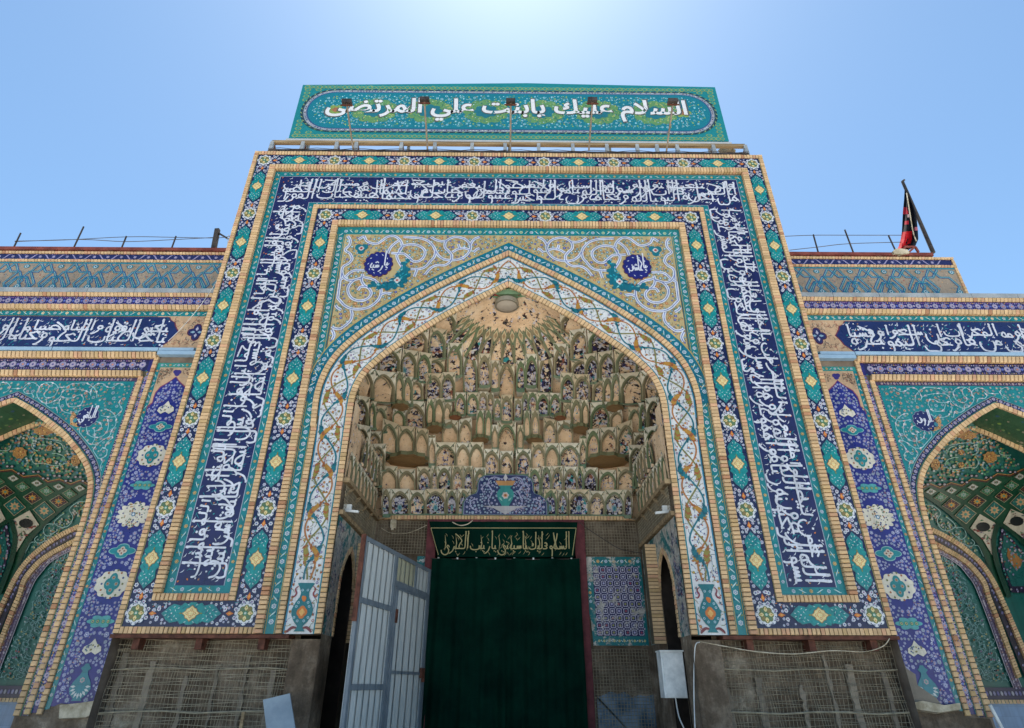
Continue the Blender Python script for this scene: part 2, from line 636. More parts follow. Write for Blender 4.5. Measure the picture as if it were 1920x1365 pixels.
# ------------------------------------------------------------------ reed-pen script for the glazed inscriptions
# every letter is a few pen strokes: x runs leftwards from its right edge, y up from the base line
LOOP = [(.06, .30), (.14, .56), (.36, .60), (.46, .36), (.32, .16), (.10, .24), (.06, .32)]
BOWL = [(0, .25), (.02, -.25), (.25, -.72), (.62, -.82), (.98, -.55), (1.10, -.05), (1.04, .22)]
PEN = {
    'alif': ([[(.16, 2.25), (.08, 2.3), (.13, 1.3), (.16, .02)]], .34), 'alif_f': ([[(0, 0), (.16, .03), (.22, .3), (.20, 2.3), (.27, 2.2)]], .36),
    'lam': ([[(.10, 2.2), (.04, 2.28), (.10, 1.2), (.13, .25), (.28, .02), (.52, 0)]], .52), 'lam_f': ([[(.10, 2.2), (.04, 2.28), (.12, 1.0)] + [(x + .1, y) for x, y in BOWL]], 1.22),
    'lamalif': ([[(.62, 2.2), (.52, 1.2), (.22, .25), (.06, .05), (.3, 0), (.62, .1)], [(.05, 2.1), (.22, 1.3), (.55, .5), (.66, .08)]], .74),
    'tooth': ([[(0, 0), (.14, .04), (.17, .42), (.22, .06), (.42, 0)]], .42), 'beh_f': ([[(.02, .42), (.05, .02), (.4, -.14), (.95, -.14), (1.3, .02), (1.38, .36)]], 1.42),
    'noon_f': ([BOWL], 1.16), 'yeh_f': ([[(0, .15), (.2, .42), (.38, .28), (.22, .02), (.08, -.2), (.2, -.66), (.65, -.84), (1.1, -.6), (1.24, -.2)]], 1.26),
    'jeem': ([[(.02, .62), (.22, .78), (.5, .66), (.78, .62), (.52, .34), (.2, .06), (0, 0)], [(.2, .06), (.82, 0)]], .84),
    'jeem_f': ([[(.02, .62), (.22, .78), (.5, .66), (.82, .62), (.44, .32), (.16, -.1), (.14, -.6), (.45, -1.0), (.95, -.98), (1.15, -.75)]], 1.1),
    'dal': ([[(.06, .72), (.22, .5), (.34, .2), (.26, .0), (.02, -.02)], [(.0, .0), (.1, .0)]], .5), 'reh': ([[(0, .30), (.10, .02), (.3, -.35), (.68, -.62), (.8, -.6)]], .66),
    'seen': ([[(0, .05), (.06, .38), (.14, .06), (.24, .06), (.30, .38), (.38, .06), (.50, .06), (.56, .36), (.64, .02), (.9, 0)]], .88), 'seen_f': ([[(0, .05), (.06, .38), (.14, .06), (.24, .06), (.30, .38), (.38, .06), (.5, .1)] + [(x + .5, y) for x, y in BOWL]], 1.62),
    'sad': ([[(0, .05), (.2, .40), (.5, .62), (.8, .52), (.82, .2), (.5, .02), (0, .02)], [(.5, .02), (.95, .02), (1.0, .3), (1.04, .04), (1.2, 0)]], 1.18), 'tah': ([[(0, .05), (.2, .40), (.5, .62), (.8, .52), (.82, .2), (.5, .02), (0, .02)], [(.30, 2.1), (.26, 1.1), (.24, .35)], [(.5, .02), (1.0, 0)]], .98),
    'ain': ([[(.1, .62), (.3, .82), (.52, .74)], [(.52, .42), (.3, .36), (.12, .5), (.3, .7)], [(.3, .36), (.16, .1), (.4, .0), (.8, 0)]], .78), 'ain_f': ([[(.1, .60), (.36, .78), (.5, .6), (.2, .36), (.12, -.1), (.1, -.6), (.42, -1.0), (.95, -.95)]], 1.05),
    'feh': ([LOOP, [(0, 0), (.3, .12), (.6, 0)]], .58), 'feh_f': ([LOOP, [(.42, .3), (.5, -.02), (.9, -.14), (1.4, .0), (1.5, .3)]], 1.5), 'qaf_f': ([LOOP, [(x + .38, y) for x, y in BOWL]], 1.5),
    'waw': ([LOOP, [(.1, .2), (.3, .1), (.42, -.2), (.75, -.55), (.9, -.55)]], .72), 'meem': ([[(0, 0), (.12, .32), (.34, .34), (.38, .08), (.16, -.04), (0, 0)], [(.3, .02), (.55, 0)]], .54), 'meem_f': ([[(0, .05), (.14, .36), (.36, .30), (.34, .04), (.12, 0), (.06, -.4), (.12, -1.0)]], .5),
    'heh': ([[(0, 0), (.3, .45), (.52, .2), (.3, -.08), (.12, .12), (.34, .5), (.2, .66)], [(.4, 0), (.72, 0)]], .70), 'heh_f': ([[(0, .05), (.12, .55), (.34, .42), (.4, .12), (.2, -.02), (.04, .06)]], .48),
    'kaf': ([[(1.15, 2.0), (.6, 1.6), (.12, 1.05), (.34, .7), (.52, .3), (.4, .02), (0, 0)], [(.4, .0), (.86, 0)]], .80), 'kaf_f': ([[(.14, 2.1), (.08, 2.2), (.14, .9), (.16, .2), (.4, -.02), (.9, -.06), (1.2, .12)], [(.7, .75), (.5, .6), (.7, .48), (.5, .36)]], 1.2), 'hamza': ([[(.3, .55), (.12, .45), (.2, .3), (.36, .3)]], .3)}
KIND = {}
for k_, chars in (('alif', 'اأإآ'), ('tooth', 'بتثنيئ'), ('jeem', 'جحخ'), ('dal', 'دذ'), ('reh', 'رز'), ('seen', 'سش'), ('sad', 'صض'), ('tah', 'طظ'), ('ain', 'عغ'), ('feh', 'فق'), ('kaf', 'ك'), ('lam', 'ل'), ('meem', 'م'), ('heh', 'هة'), ('waw', 'وؤ'), ('yeh', 'ىي'), ('hamza', 'ء')):
    for ch in chars:
        KIND.setdefault(ch, k_)
KIND['ي'] = 'tooth'
FINAL = {'ب': 'beh_f', 'ت': 'beh_f', 'ث': 'beh_f', 'ن': 'noon_f', 'ي': 'yeh_f', 'ى': 'yeh_f', 'ئ': 'yeh_f', 'ج': 'jeem_f', 'ح': 'jeem_f', 'خ': 'jeem_f', 'س': 'seen_f', 'ش': 'seen_f', 'ص': 'sad', 'ض': 'sad', 'ع': 'ain_f', 'غ': 'ain_f', 'ف': 'feh_f', 'ق': 'qaf_f', 'ك': 'kaf_f', 'ل': 'lam_f', 'م': 'meem_f', 'ه': 'heh_f', 'ة': 'heh_f'}
DOTS = {'ب': (1, -1), 'ت': (2, 1), 'ث': (3, 1), 'ن': (1, 1), 'ي': (2, -1), 'ج': (1, -1), 'خ': (1, 1), 'ذ': (1, 1), 'ز': (1, 1), 'ش': (3, 1), 'ض': (1, 1), 'ظ': (1, 1), 'غ': (1, 1), 'ف': (1, 1), 'ق': (2, 1), 'ة': (2, 1)}


def pen_word(word):
    """strokes and dots of a word, x leftwards from its right end, and its width"""
    S, Dt, x, joined, i = [], [], 0.0, False, 0
    while i < len(word):
        ch = word[i]
        nxt = word[i + 1] if i + 1 < len(word) else ''
        if ch == 'ل' and nxt in LAMALEF:
            k, n, jn = 'lamalif', 2, False
        else:
            jn = FORMS[ch][1] == 4 and nxt in FORMS and FORMS[nxt][1] > 1
            k, n = KIND.get(ch, 'tooth'), 1
            if not jn and ch in FINAL:
                k = FINAL[ch]
            elif k == 'alif' and joined:
                k = 'alif_f'
        st, adv = PEN[k]
        for q in st:
            S.append([(x + a, b) for a, b in q])
        if ch in DOTS:
            c, up = DOTS[ch]
            for d in range(c):
                Dt.append((x + min(adv * .45, .5) + (d - (c - 1) / 2) * .22, (.80 if up > 0 else -.42) + (.12 if d == 1 else 0) + (.15 if k in ('jeem', 'ain', 'feh') and up > 0 else 0)))
        x += adv + (0 if jn else .10)
        joined = jn
        i += n
    return S, Dt, x


# ------------------------------------------------------------------ bricks
random.seed(7)
BRICKS = []          # (px size, front four corners, back four corners, colour) gathered per building


def brick_col():
    k = random.uniform(0.80, 1.06)
    c = BRK
    r = random.random()
    if r < 0.14:
        c = hx('d8a986')
    elif r < 0.24:
        c = hx('cfae80')
    elif r < 0.27:
        c = hx('c08e6c')
    return tuple(x * k for x in c)


def add_brick(store, fr, quad, w1, w0=0.0):
    fq = [fr(a, b, w1) for a, b in quad]
    bq = [fr(a, b, w0) for a, b in quad]
    store.append((fq, bq))


def brick_line(store, fr, a, b, wd, w1, pitch=0.082, gap=0.014, skew=0.0, side=1):
    """a course of bricks from a to b; wd is measured to the left of the direction a->b"""
    dx, dy = b[0] - a[0], b[1] - a[1]
    L = hypot(dx, dy) or 1e-6
    if L < 0.02:
        return
    dx, dy = dx / L, dy / L
    nx, ny = -dy * side, dx * side
    n = max(1, round(L / pitch))
    p = L / n
    for i in range(n):
        s0, s1 = i * p + gap / 2, (i + 1) * p - gap / 2
        q = [(a[0] + dx * s + nx * t + dx * skew * t, a[1] + dy * s + ny * t + dy * skew * t) for s, t in ((s0, 0), (s1, 0), (s1, wd), (s0, wd))]
        add_brick(store, fr, q, w1 + random.uniform(-.004, .004))


def brick_curve(store, fr, inner, outer, w1, pitch=0.082, gap=0.014):
    """voussoirs between two matching polylines"""
    acc = [0]
    for i in range(1, len(inner)):
        acc.append(acc[-1] + hypot((inner[i][0] + outer[i][0] - inner[i - 1][0] - outer[i - 1][0]) / 2, (inner[i][1] + outer[i][1] - inner[i - 1][1] - outer[i - 1][1]) / 2))

    def samp(P, s):
        s = max(0, min(acc[-1] - 1e-6, s))
        lo = 0
        while acc[lo + 1] < s:
            lo += 1
        t = (s - acc[lo]) / max(1e-9, acc[lo + 1] - acc[lo])
        return (P[lo][0] * (1 - t) + P[lo + 1][0] * t, P[lo][1] * (1 - t) + P[lo + 1][1] * t)
    n = max(1, round(acc[-1] / pitch))
    p = acc[-1] / n
    for i in range(n):
        s0, s1 = i * p + gap / 2, (i + 1) * p - gap / 2
        add_brick(store, fr, [samp(inner, s0), samp(inner, s1), samp(outer, s1), samp(outer, s0)], w1 + random.uniform(-.004, .004))


BRICK_FACES = [(0, 1, 2, 3), (0, 1, 5, 4), (1, 2, 6, 5), (2, 3, 7, 6), (3, 0, 4, 7)]


def chamfered(fq, bq, c=0.012):
    F = [Vector(p) for p in fq]
    B = [Vector(p) for p in bq]
    cen = sum(F, Vector()) / 4
    nrm = [(f - b) for f, b in zip(F, B)]
    ins = [f + (cen - f).normalized() * c * 1.3 for f in F]
    mid = [f - n * min(0.4, c / max(n.length, 1e-4)) for f, n in zip(F, nrm)]
    P = [tuple(p) for p in ins + mid + B]
    FC = [(0, 1, 2, 3)] + [(i, (i + 1) % 4, 4 + (i + 1) % 4, 4 + i) for i in range(4)] + [(4 + i, 4 + (i + 1) % 4, 8 + (i + 1) % 4, 8 + i) for i in range(4)]
    return P, FC


def size_px(q):
    c = sum((Vector(p) for p in q), Vector()) / 4
    d = c - CO
    zc = d.dot(CC)
    x, y = PW / 2 + FPX * d.dot(CA) / zc, PH / 2 - FPX * d.dot(CB) / zc
    if not (0 < x < PW and 0 < y < PH):
        return 0
    n = (Vector(q[1]) - Vector(q[0])).cross(Vector(q[3]) - Vector(q[0]))
    return abs(n.dot(d.normalized())) / zc ** 2


def build_bricks(store, parent, keep):
    store = sorted(store, key=lambda b: -size_px(b[0]))
    for fq, bq in store[:keep]:
        m = MB()
        c = sum((Vector(p) for p in fq), Vector()) / 4
        P, FC = chamfered([tuple(Vector(p) - c) for p in fq], [tuple(Vector(p) - c) for p in bq])
        m.mesh3(P, FC, brick_col())
        o = m.build('brick', M_BRICK, parent)
        o.location = c
    m = MB()
    for fq, bq in store[keep:]:
        m.mesh3(fq + bq, BRICK_FACES, brick_col())
    if m.f:
        m.build('brickwork', M_BRICK, parent, 'stuff')


# ================================================================== GROUND
g = MB()
g.add3([(-600, -600, 0), (600, -600, 0), (600, 600, 0), (-600, 600, 0)], (.5, .5, .5))
g.build('ground', M_PAVE, kind='structure')

# ================================================================== PORTAL
portal = thing('portal', 'tall tiled entrance portal with pointed arch, muqarnas half dome and blue inscription frame', 'portal')
PB = []           # its bricks
NT, NL, RISE = 14.85, 2.55, 2.43

# arch: boundary between the inner brick ring and the white vine band, right half, from the foot to the apex
ARCH0 = [(3.55, 2.43), (3.55, 3.4), (3.55, 4.4), (3.55, 5.4), (3.555, 6.3), (3.56, 6.95), (3.55, 7.28), (3.485, 7.60), (3.35, 7.92), (3.12, 8.22), (2.77, 8.57), (2.35, 8.92), (1.82, 9.33), (1.27, 9.705), (0.60, 10.125), (0.0, 10.477)]
ARCH = spline(ARCH0, 6)


def off(d, curve=ARCH, grow=0.17, z0=5.8, z1=8.4):
    out = []
    n = len(curve)
    for i, p in enumerate(curve):
        a, b = curve[max(0, i - 1)], curve[min(n - 1, i + 1)]
        if i == n - 1:
            a, b = curve[n - 4], curve[n - 1]
        tx, tz = b[0] - a[0], b[1] - a[1]
        l = hypot(tx, tz) or 1e-6
        t = max(0, min(1, (p[1] - z0) / (z1 - z0)))
        k = d * (1 + grow * t * t * (3 - 2 * t))
        out.append([p[0] + tz / l * k, p[1] - tx / l * k])
    if d >= 0:
        a, b = out[-3], out[-1]
        t = b[0] / max(1e-6, (a[0] - b[0]))
        out.append([0.0, b[1] + (b[1] - a[1]) * t])
    else:
        for i in range(1, n):
            if out[i][0] < 0:
                if out[i - 1][0] > 0:
                    t = out[i - 1][0] / (out[i - 1][0] - out[i][0])
                    zz = out[i - 1][1] + (out[i][1] - out[i - 1][1]) * t
                out[i] = [0.0, zz]
        out.append(list(out[-1]))
    return out


def mir(P):
    return [(-x, z) for x, z in P]


def strip(mb, A, B, w, col, mi=0):
    fr = mb.fr
    n = len(A)
    mb.mesh3([fr(x, z, w) for x, z in A] + [fr(x, z, w) for x, z in B], [(i, i + 1, n + i + 1, n + i) for i in range(n - 1)], col, mi)


# --- body: front sheet with the arch cut out, sides, top, back
inn = off(-0.125)
body = MB(FACADE)
HW, TOP = 7.25, 15.0
half = [(HW, RISE), (HW, TOP), (0, TOP)] + [tuple(p) for p in reversed(inn)]
body.poly(half, -0.012, hx('8a7a62'))
body.poly(mir(half), -0.012, hx('8a7a62'))
for sx in (1, -1):
    body.add3([(sx * HW, 0.012, 0), (sx * HW, 7, 0), (sx * HW, 7, TOP), (sx * HW, 0.012, TOP)], hx('8a7a62'))
body.add3([(-HW, .012, TOP), (HW, .012, TOP), (HW, 7, TOP), (-HW, 7, TOP)], hx('8a7a62'))
body.add3([(-HW, 7, 0), (HW, 7, 0), (HW, 7, TOP), (-HW, 7, TOP)], hx('8a7a62'))
for sx in (1, -1):       # soffit over the rough base
    body.add3([(sx * 3.42, 0.012, RISE), (sx * HW, 0.012, RISE), (sx * HW, 0.9, RISE), (sx * 3.42, 0.9, RISE)], hx('5a4336'))
body.build('wall_core', M_CORE, portal)

# --- flat grounds of the tile bands
navyb = MB(FACADE)
for s in (1, -1):
    navyb.rect(s * 6.68, RISE + .1, s * 7.16, 14.87, .004, DNAVY)
    navyb.rect(s * 5.12, RISE + .1, s * 6.70, 3.0, .005, DNAVY)
    navyb.rect(s * 4.60, RISE + .1, s * 5.13, 12.85, .004, DNAVY)
navyb.rect(-7.16, 14.39, 7.16, 14.87, .005, DNAVY)
navyb.rect(-5.13, 12.36, 5.13, 12.85, .005, DNAVY)
navyb.build('tile_ground', M_TILE, portal, label='navy floral band')

turq = MB(FACADE)
for s in (1, -1):
    turq.rect(s * 6.345, 3.13, s * 6.52, 14.2, .006, TURQ)
    turq.rect(s * 5.26, 3.13, s * 5.405, 13.06, .006, TURQ)
    turq.rect(s * 5.26, 3.13, s * 6.50, 3.27, .008, TURQ)
    turq.rect(s * 4.265, RISE, s * 4.50, 12.2, .006, TURQ)
    for uu in (6.345, 5.405):
        turq.rect(s * (uu - .008), 3.27, s * (uu + .008), 14.02 if uu > 6 else 13.07, .010, GREYL)
    turq.rect(s * 4.285, RISE, s * 4.30, 12.0, .009, hx('b59a50'))
    turq.rect(s * 4.462, RISE, s * 4.475, 12.1, .009, hx('b59a50'))
turq.rect(-6.5, 14.02, 6.5, 14.19, .008, TURQ)
turq.rect(-6.345, 14.012, 6.345, 14.028, .011, GREYL)
turq.rect(-5.405, 12.96, 5.405, 13.065, .008, TURQ)
turq.rect(-5.405, 13.055, 5.405, 13.07, .011, GREYL)
turq.rect(-4.5, 11.96, 4.5, 12.2, .009, TURQ)
to0, to1 = off(.70)[33:], off(.93)[33:]
for mm in (lambda P: P, mir):
    strip(turq, mm(to0), mm(to1), .013, hx('0f6f86'))
    strip(turq, mm(off(.915)[33:]), mm(off(.935)[33:]), .015, hx('c0a45a'))
turq.build('turquoise_strip', M_TILE, portal)

# --- inscription grounds
insc = MB(FACADE)
for s in (1, -1):
    insc.rect(s * 5.405, 3.27, s * 6.345, 14.02, .006, NAVY)
insc.rect(-5.41, 13.065, 5.41, 14.02, .0065, NAVY)
insc.build('inscription_ground', M_TILE, portal)

# --- bricks
FA = FACADE
brick_line(PB, FA, (-7.25, RISE), (-7.25, 15.0), -.105, .03)
brick_line(PB, FA, (7.25, RISE), (7.25, 15.0), .105, .03)
brick_line(PB, FA, (-7.14, 14.87), (7.14, 14.87), .12, .03)
for s in (-1, 1):
    a, b = (-7.14, -4.62) if s < 0 else (4.62, 7.14)
    brick_line(PB, FA, (a, RISE), (b, RISE), .115, .03)
    # thick raised course round the inscription
    brick_line(PB, FA, (s * 6.69, 3.13), (s * 6.69, 14.4), .165 * s, .10)
    a, b = (-6.69, -5.25) if s < 0 else (5.25, 6.69)
    brick_line(PB, FA, (a, 3.0), (b, 3.0), .125, .07)
    brick_line(PB, FA, (s * 5.255, 3.0), (s * 5.255, 12.97), .115 * s, .04)
    brick_line(PB, FA, (s * 4.645, RISE), (s * 4.645, 12.38), .15 * s, .10)
    brick_line(PB, FA, (s * 4.265, RISE), (s * 4.265, 6.6), .112 * s, .05)
brick_line(PB, FA, (-6.52, 14.24), (6.52, 14.24), .165, .10)
brick_line(PB, FA, (-5.255, 12.855), (5.255, 12.855), .115, .04)
brick_line(PB, FA, (-4.49, 12.225), (4.49, 12.225), .155, .10)
i0 = next(i for i, p in enumerate(ARCH) if p[1] > 6.6) - 1
bd0, bd1, be0, be1 = off(.595), off(.705), off(-.128), off(-.008)
for mm in (lambda P: P, mir):
    brick_curve(PB, FA, mm(bd0[i0:]), mm(bd1[i0:]), .06, .095)
    brick_curve(PB, FA, mm(be0), mm(be1), .05, .09)
# mortar beds behind the courses
bed = MB(FACADE)
BC = hx('57503c')
for s in (1, -1):
    bed.rect(s * 7.14, RISE, s * 7.25, 15, .008, BC)
    bed.rect(s * 6.525, 3.0, s * 6.69, 14.4, .012, BC)
    bed.rect(s * 5.14, 3.0, s * 5.255, 12.97, .012, BC)
    bed.rect(s * 4.495, RISE, s * 4.645, 12.38, .012, BC)
    bed.rect(s * 4.15, RISE, s * 4.27, 6.8, .012, BC)
    bed.rect(s * 4.62, RISE, s * 7.14, RISE + .115, .009, BC)
    bed.rect(s * 5.25, 3.0, s * 6.69, 3.13, .013, BC)
    bed.rect(s * 7.125, 2.55, s * 7.14, 14.86, .012, hx('8f8a63'))
    bed.rect(s * 5.13, 3.0, s * 5.14, 12.86, .014, hx('8f8a63'))
for mm in (lambda P: P, mir):
    strip(bed, mm(off(.59)), mm(off(.71)), .016, BC)
    strip(bed, mm(be0), mm(be1), .012, BC)
bed.rect(-7.14, 14.87, 7.14, 15, .009, BC)
bed.rect(-6.69, 14.235, 6.69, 14.405, .013, BC)
bed.rect(-5.25, 12.85, 5.25, 12.97, .013, BC)
bed.rect(-4.64, 12.22, 4.64, 12.385, .014, BC)
bed.build('mortar_bed', M_PAINT, portal)
build_bricks(PB, portal, 300)

# --- rusty angle under the overhanging feet
ang = MB(FACADE)
for s in (1, -1):
    ang.box(s * 4.0 if s > 0 else -7.27, RISE - .075, 7.27 if s > 0 else -4.0, RISE - .012, -.55, .045, (.5, .5, .5))
ang.build('steel_angle', M_RUST, portal)

# --- medallions and cartouches
def medallion_mesh():
    m = MB(Fr((0, 0, 0), (1, 0, 0), (0, 0, 1), (0, -1, 0)))
    m.lobed(0, 0, .218, .225, 8, .20, .010, hx('20406a'), 0, 48, slab=0)
    m.lobed(0, 0, .205, .212, 8, .20, .014, WHITE, 0, 48, cusp=True)
    for k in range(16):
        t = 2 * pi * (k + .5) / 16
        m.disc(.172 * cos(t), .178 * sin(t), .014, .016, hx('2b3c78'), 5)
    m.lobed(0, 0, .148, .152, 8, .16, .017, hx('6f7a44'), 0, 32)
    for k in range(8):
        t = 2 * pi * k / 8
        c = CREAM if k % 2 == 0 else (hx('8d7a4a') if k % 4 == 1 else hx('59795a'))
        m.leaf(.092 * cos(t), .094 * sin(t), .105, .075, t, .019 + .001 * (k % 2), c)
        if k % 2 == 0:
            m.disc(.10 * cos(t), .10 * sin(t), .014, .022, hx('c98b45'), 5)
    m.disc(0, 0, .046, .022, hx('3f7f63'), 8)
    m.disc(0, 0, .024, .024, hx('c9d6c9'), 6)
    return m.data('medallion', M_TILE)


def cartouche_mesh():
    m = MB(Fr((0, 0, 0), (1, 0, 0), (0, 0, 1), (0, -1, 0)))
    R = random.Random(3)

    def prof(k):
        P = [(0, .56), (.05, .50), (.12, .44), (.165, .36), (.15, .28), (.135, .22), (.19, .16), (.165, .10), (.195, .05), (.20, 0)]
        Q = [(x * k, y * k) for x, y in P]
        right = Q + [(x, -y) for x, y in reversed(Q[:-1])]
        return right + [(-x, y) for x, y in reversed(right[1:-1])]
    m.slabp(prof(1.0), 0, .010, hx('2f7f88'))
    m.poly(prof(.93), .013, hx('0b8c8f'))
    for i in range(46):
        a, r = R.uniform(0, 2 * pi), R.uniform(.1, 1)
        y = R.uniform(-.46, .46)
        x = R.uniform(-.13, .13)
        if abs(x) / .13 + abs(y) / .2 < 1.05:
            continue
        c = R.choice([hx('0a6f80'), hx('12687f'), hx('1d9c98'), hx('0c7f86')])
        m.leaf(x, y, R.uniform(.05, .10), .03, a, .015, c)
    for sx in (1, -1):
        for sy in (1, -1):
            for (x, y, t) in ((.06, .40, .9), (.11, .33, 2.3), (.05, .30, .4), (.09, .25, 2.0), (.15, .08, 1.2), (.03, .47, 1.3)):
                m.leaf(sx * x, sy * y, .05, .016, sx * sy * t if sx > 0 else pi - sy * t, .018, hx('c6dfe0'))
    m.disc(0, .36, .014, .019, WHITE, 5)
    m.disc(0, -.36, .014, .019, WHITE, 5)
    D = [(0, .155), (.035, .10), (.075, .085), (.085, .05), (.13, 0)]
    q = D + [(x, -y) for x, y in reversed(D[:-1])]
    q = q + [(-x, y) for x, y in reversed(q[1:-1])]
    m.poly([(x * 1.12, y * 1.12) for x, y in q], .020, hx('b0702f'))
    m.poly(q, .022, CREAM)
    for k in range(4):
        t = k * pi / 2
        m.disc(.058 * cos(t), .070 * sin(t), .028, .024, hx('cf9a52'), 6)
        m.disc(.058 * cos(t), .070 * sin(t), .014, .026, hx('efe3bb'), 5)
        m.disc(.045 * cos(t + pi / 4), .055 * sin(t + pi / 4), .012, .025, hx('d17c38'), 4)
    for s in (1, -1):
        m.leaf(0, s * .19, .06, .03, pi / 2, .021, hx('8d8a3d'))
    return m.data('cartouche', M_TILE)


ME_MED, ME_CAR = medallion_mesh(), cartouche_mesh()
AVOID = []        # ellipses kept clear of loose flowers: (u, v, ru, rv)


def place(me, name, u, v, turn=False, parent=portal):
    o = link(name, me, parent)
    o.location = (u, -.006, v)
    if turn:
        o.rotation_euler = (0, pi / 2, 0)
    if name == 'medallion':
        AVOID.append((u, v, .235, .235))
    elif turn:
        AVOID.append((u, v, .56, .19))
    else:
        AVOID.append((u, v, .19, .56))


LINKS = []        # small orange drops and white links between the motifs
for s in (1, -1):
    for k in range(6):
        for uu in (6.92, 4.885):
            if k < 5 or uu > 5:
                place(ME_MED, 'medallion', s * uu, 2.78 + 1.975 * k)
            if k < 5:
                place(ME_CAR, 'cartouche', s * uu, 2.78 + 1.975 * (k + .5))
                LINKS.append((s * uu, 2.78 + 1.975 * k + .30, 1))
                LINKS.append((s * uu, 2.78 + 1.975 * (k + 1) - .30, 1))
    place(ME_CAR, 'cartouche', s * 6.92, 2.78 + 1.975 * 5.5)
    place(ME_MED, 'medallion', s * 6.92, 14.64)
    place(ME_MED, 'medallion', s * 4.885, 12.62)
    place(ME_CAR, 'cartouche', s * 5.9, 2.775, True)
    for q in (-.72, .72):
        LINKS.append((s * 5.9 + q, 2.775, 0))
    LINKS.append((s * 6.92, 12.955, 1))
    LINKS.append((s * 6.92, 14.34, 1))
for k in range(1, 7):
    place(ME_MED, 'medallion', -6.92 + 13.84 / 7 * k, 14.64)
for k in range(7):
    place(ME_CAR, 'cartouche', -6.92 + 13.84 / 7 * (k + .5), 14.64, True)
    for q in (.30, 1.677):
        LINKS.append((-6.92 + 13.84 / 7 * k + q, 14.64, 0))
for k in range(1, 5):
    place(ME_MED, 'medallion', -4.885 + 9.77 / 5 * k, 12.62)
for k in range(5):
    place(ME_CAR, 'cartouche', -4.885 + 9.77 / 5 * (k + .5), 12.62, True)
    for q in (.30, 1.654):
        LINKS.append((-4.885 + 9.77 / 5 * k + q, 12.62, 0))


def clear(u, v, m=0.0):
    for a, b, ru, rv in AVOID:
        if ((u - a) / (ru + m)) ** 2 + ((v - b) / (rv + m)) ** 2 < 1:
            return False
    return True


def scatter_flowers(mb, u0, v0, u1, v1, n, w, sizes, pal, R, sym=None, tight=1.7, ok=None, leaves=1.0, leafcol=None, curls=None):
    """dart-thrown rosettes with leaves and curls between them; sym mirrors about u = sym or ('v', v)"""
    pts = []
    cell = {}
    G = sizes[1] * tight

    def free(u, v, r):
        for i in (-1, 0, 1):
            for j in (-1, 0, 1):
                for (a, b, q) in cell.get((int(u // G) + i, int(v // G) + j), ()):
                    if hypot(a - u, b - v) < (r + q) * tight / 1.45:
                        return False
        return True
    for _ in range(n):
        u, v = R.uniform(u0, u1), R.uniform(v0, v1)
        r = R.uniform(*sizes)
        if u - r < u0 or u + r > u1 or v - r < v0 or v + r > v1:
            continue
        if ok and not ok(u, v, r):
            continue
        if not free(u, v, r):
            continue
        mirp = [(u, v)]
        if sym is not None and sym[0] == 'u':
            mirp.append((2 * sym[1] - u, v))
        elif sym is not None and sym[0] == 'v':
            mirp.append((u, 2 * sym[1] - v))
        c = R.choice(pal)
        for a, b in mirp:
            cell.setdefault((int(a // G), int(b // G)), []).append((a, b, r))
            mb.flower(a, b, r, w, c[0], c[1], c[2])
            pts.append((a, b, r))
            for q in range(int(R.uniform(0, 3) * leaves)):
                t = R.uniform(0, 2 * pi)
                d = r + R.uniform(.012, .03)
                x, y = a + d * cos(t), b + d * sin(t)
                if u0 < x < u1 and v0 < y < v1 and (not ok or ok(x, y, .02)):
                    mb.leaf(x, y, R.uniform(.03, .055), .017, t + R.uniform(-1, 1), w + .001, R.choice(leafcol or [ORANGE, hx('8fb7b5'), TURQL, WHITE, PINK]))
            if curls and R.random() < .6:
                t = R.uniform(0, 2 * pi)
                cp_ = [(a + (r + .01 + .012 * k) * cos(t + .45 * k), b + (r + .01 + .012 * k) * sin(t + .45 * k)) for k in range(5)]
                if all(u0 < x < u1 and v0 < y < v1 and (not ok or ok(x, y, .01)) for x, y in cp_):
                    mb.ribbon(cp_, .012, w - .001, curls, taper=True)
    return pts


R1 = random.Random(11)
inlay = MB(FACADE)
PALN = [(hx('ccccdd'), hx('6f76b0'), WHITE), (hx('bfc2d8'), hx('8d86ad'), hx('c3604a')), (WHITE, hx('9aa0c4'), hx('3a4a90')), (hx('b7bcd2'), hx('d9dae4'), hx('4a5698'))]
ok1 = lambda u, v, r: clear(u, v, r * .9)
for s in (1, -1):
    for (a, b, vb, vt) in ((6.70, 7.13, 2.55, 14.85), (4.655, 5.12, 2.55, 12.83)):
        c = s * (a + b) / 2
        lo, hi = (c, s * b) if s > 0 else (s * b, c)
        scatter_flowers(inlay, lo, vb, hi, vt, 3600, .008, (.022, .047), PALN, R1, ('u', c), 1.62, ok1, 1.2, curls=hx('5f86a0'))
    a, b = (5.15, 6.68) if s > 0 else (-6.68, -5.15)
    scatter_flowers(inlay, a, 2.78, b, 2.985, 500, .008, (.022, .045), PALN, R1, ('v', 2.775), 1.62, ok1, 1.2, curls=hx('5f86a0'))
for (a, vb, vt, c) in ((7.12, 14.64, 14.85, 14.635), (5.1, 12.62, 12.83, 12.615)):
    scatter_flowers(inlay, -a, vb, a, vt, 3600, .008, (.022, .045), PALN, R1, ('v', c), 1.62, ok1, 1.2, curls=hx('5f86a0'))
for u, v, vert in LINKS:
    inlay.leaf(u, v, .15, .085, pi / 2 if vert else 0, .010, ORANGE)
    inlay.leaf(u, v, .07, .04, pi / 2 if vert else 0, .012, hx('e8a050'))
    for t in (1, -1):
        du, dv = (t * .075, .10) if vert else (.10, t * .075)
        for q in (1, -1):
            inlay.flower(u + (du if vert else q * du), v + (q * dv if vert else dv), .04, .011, WHITE, hx('8b8fc0'), RED)


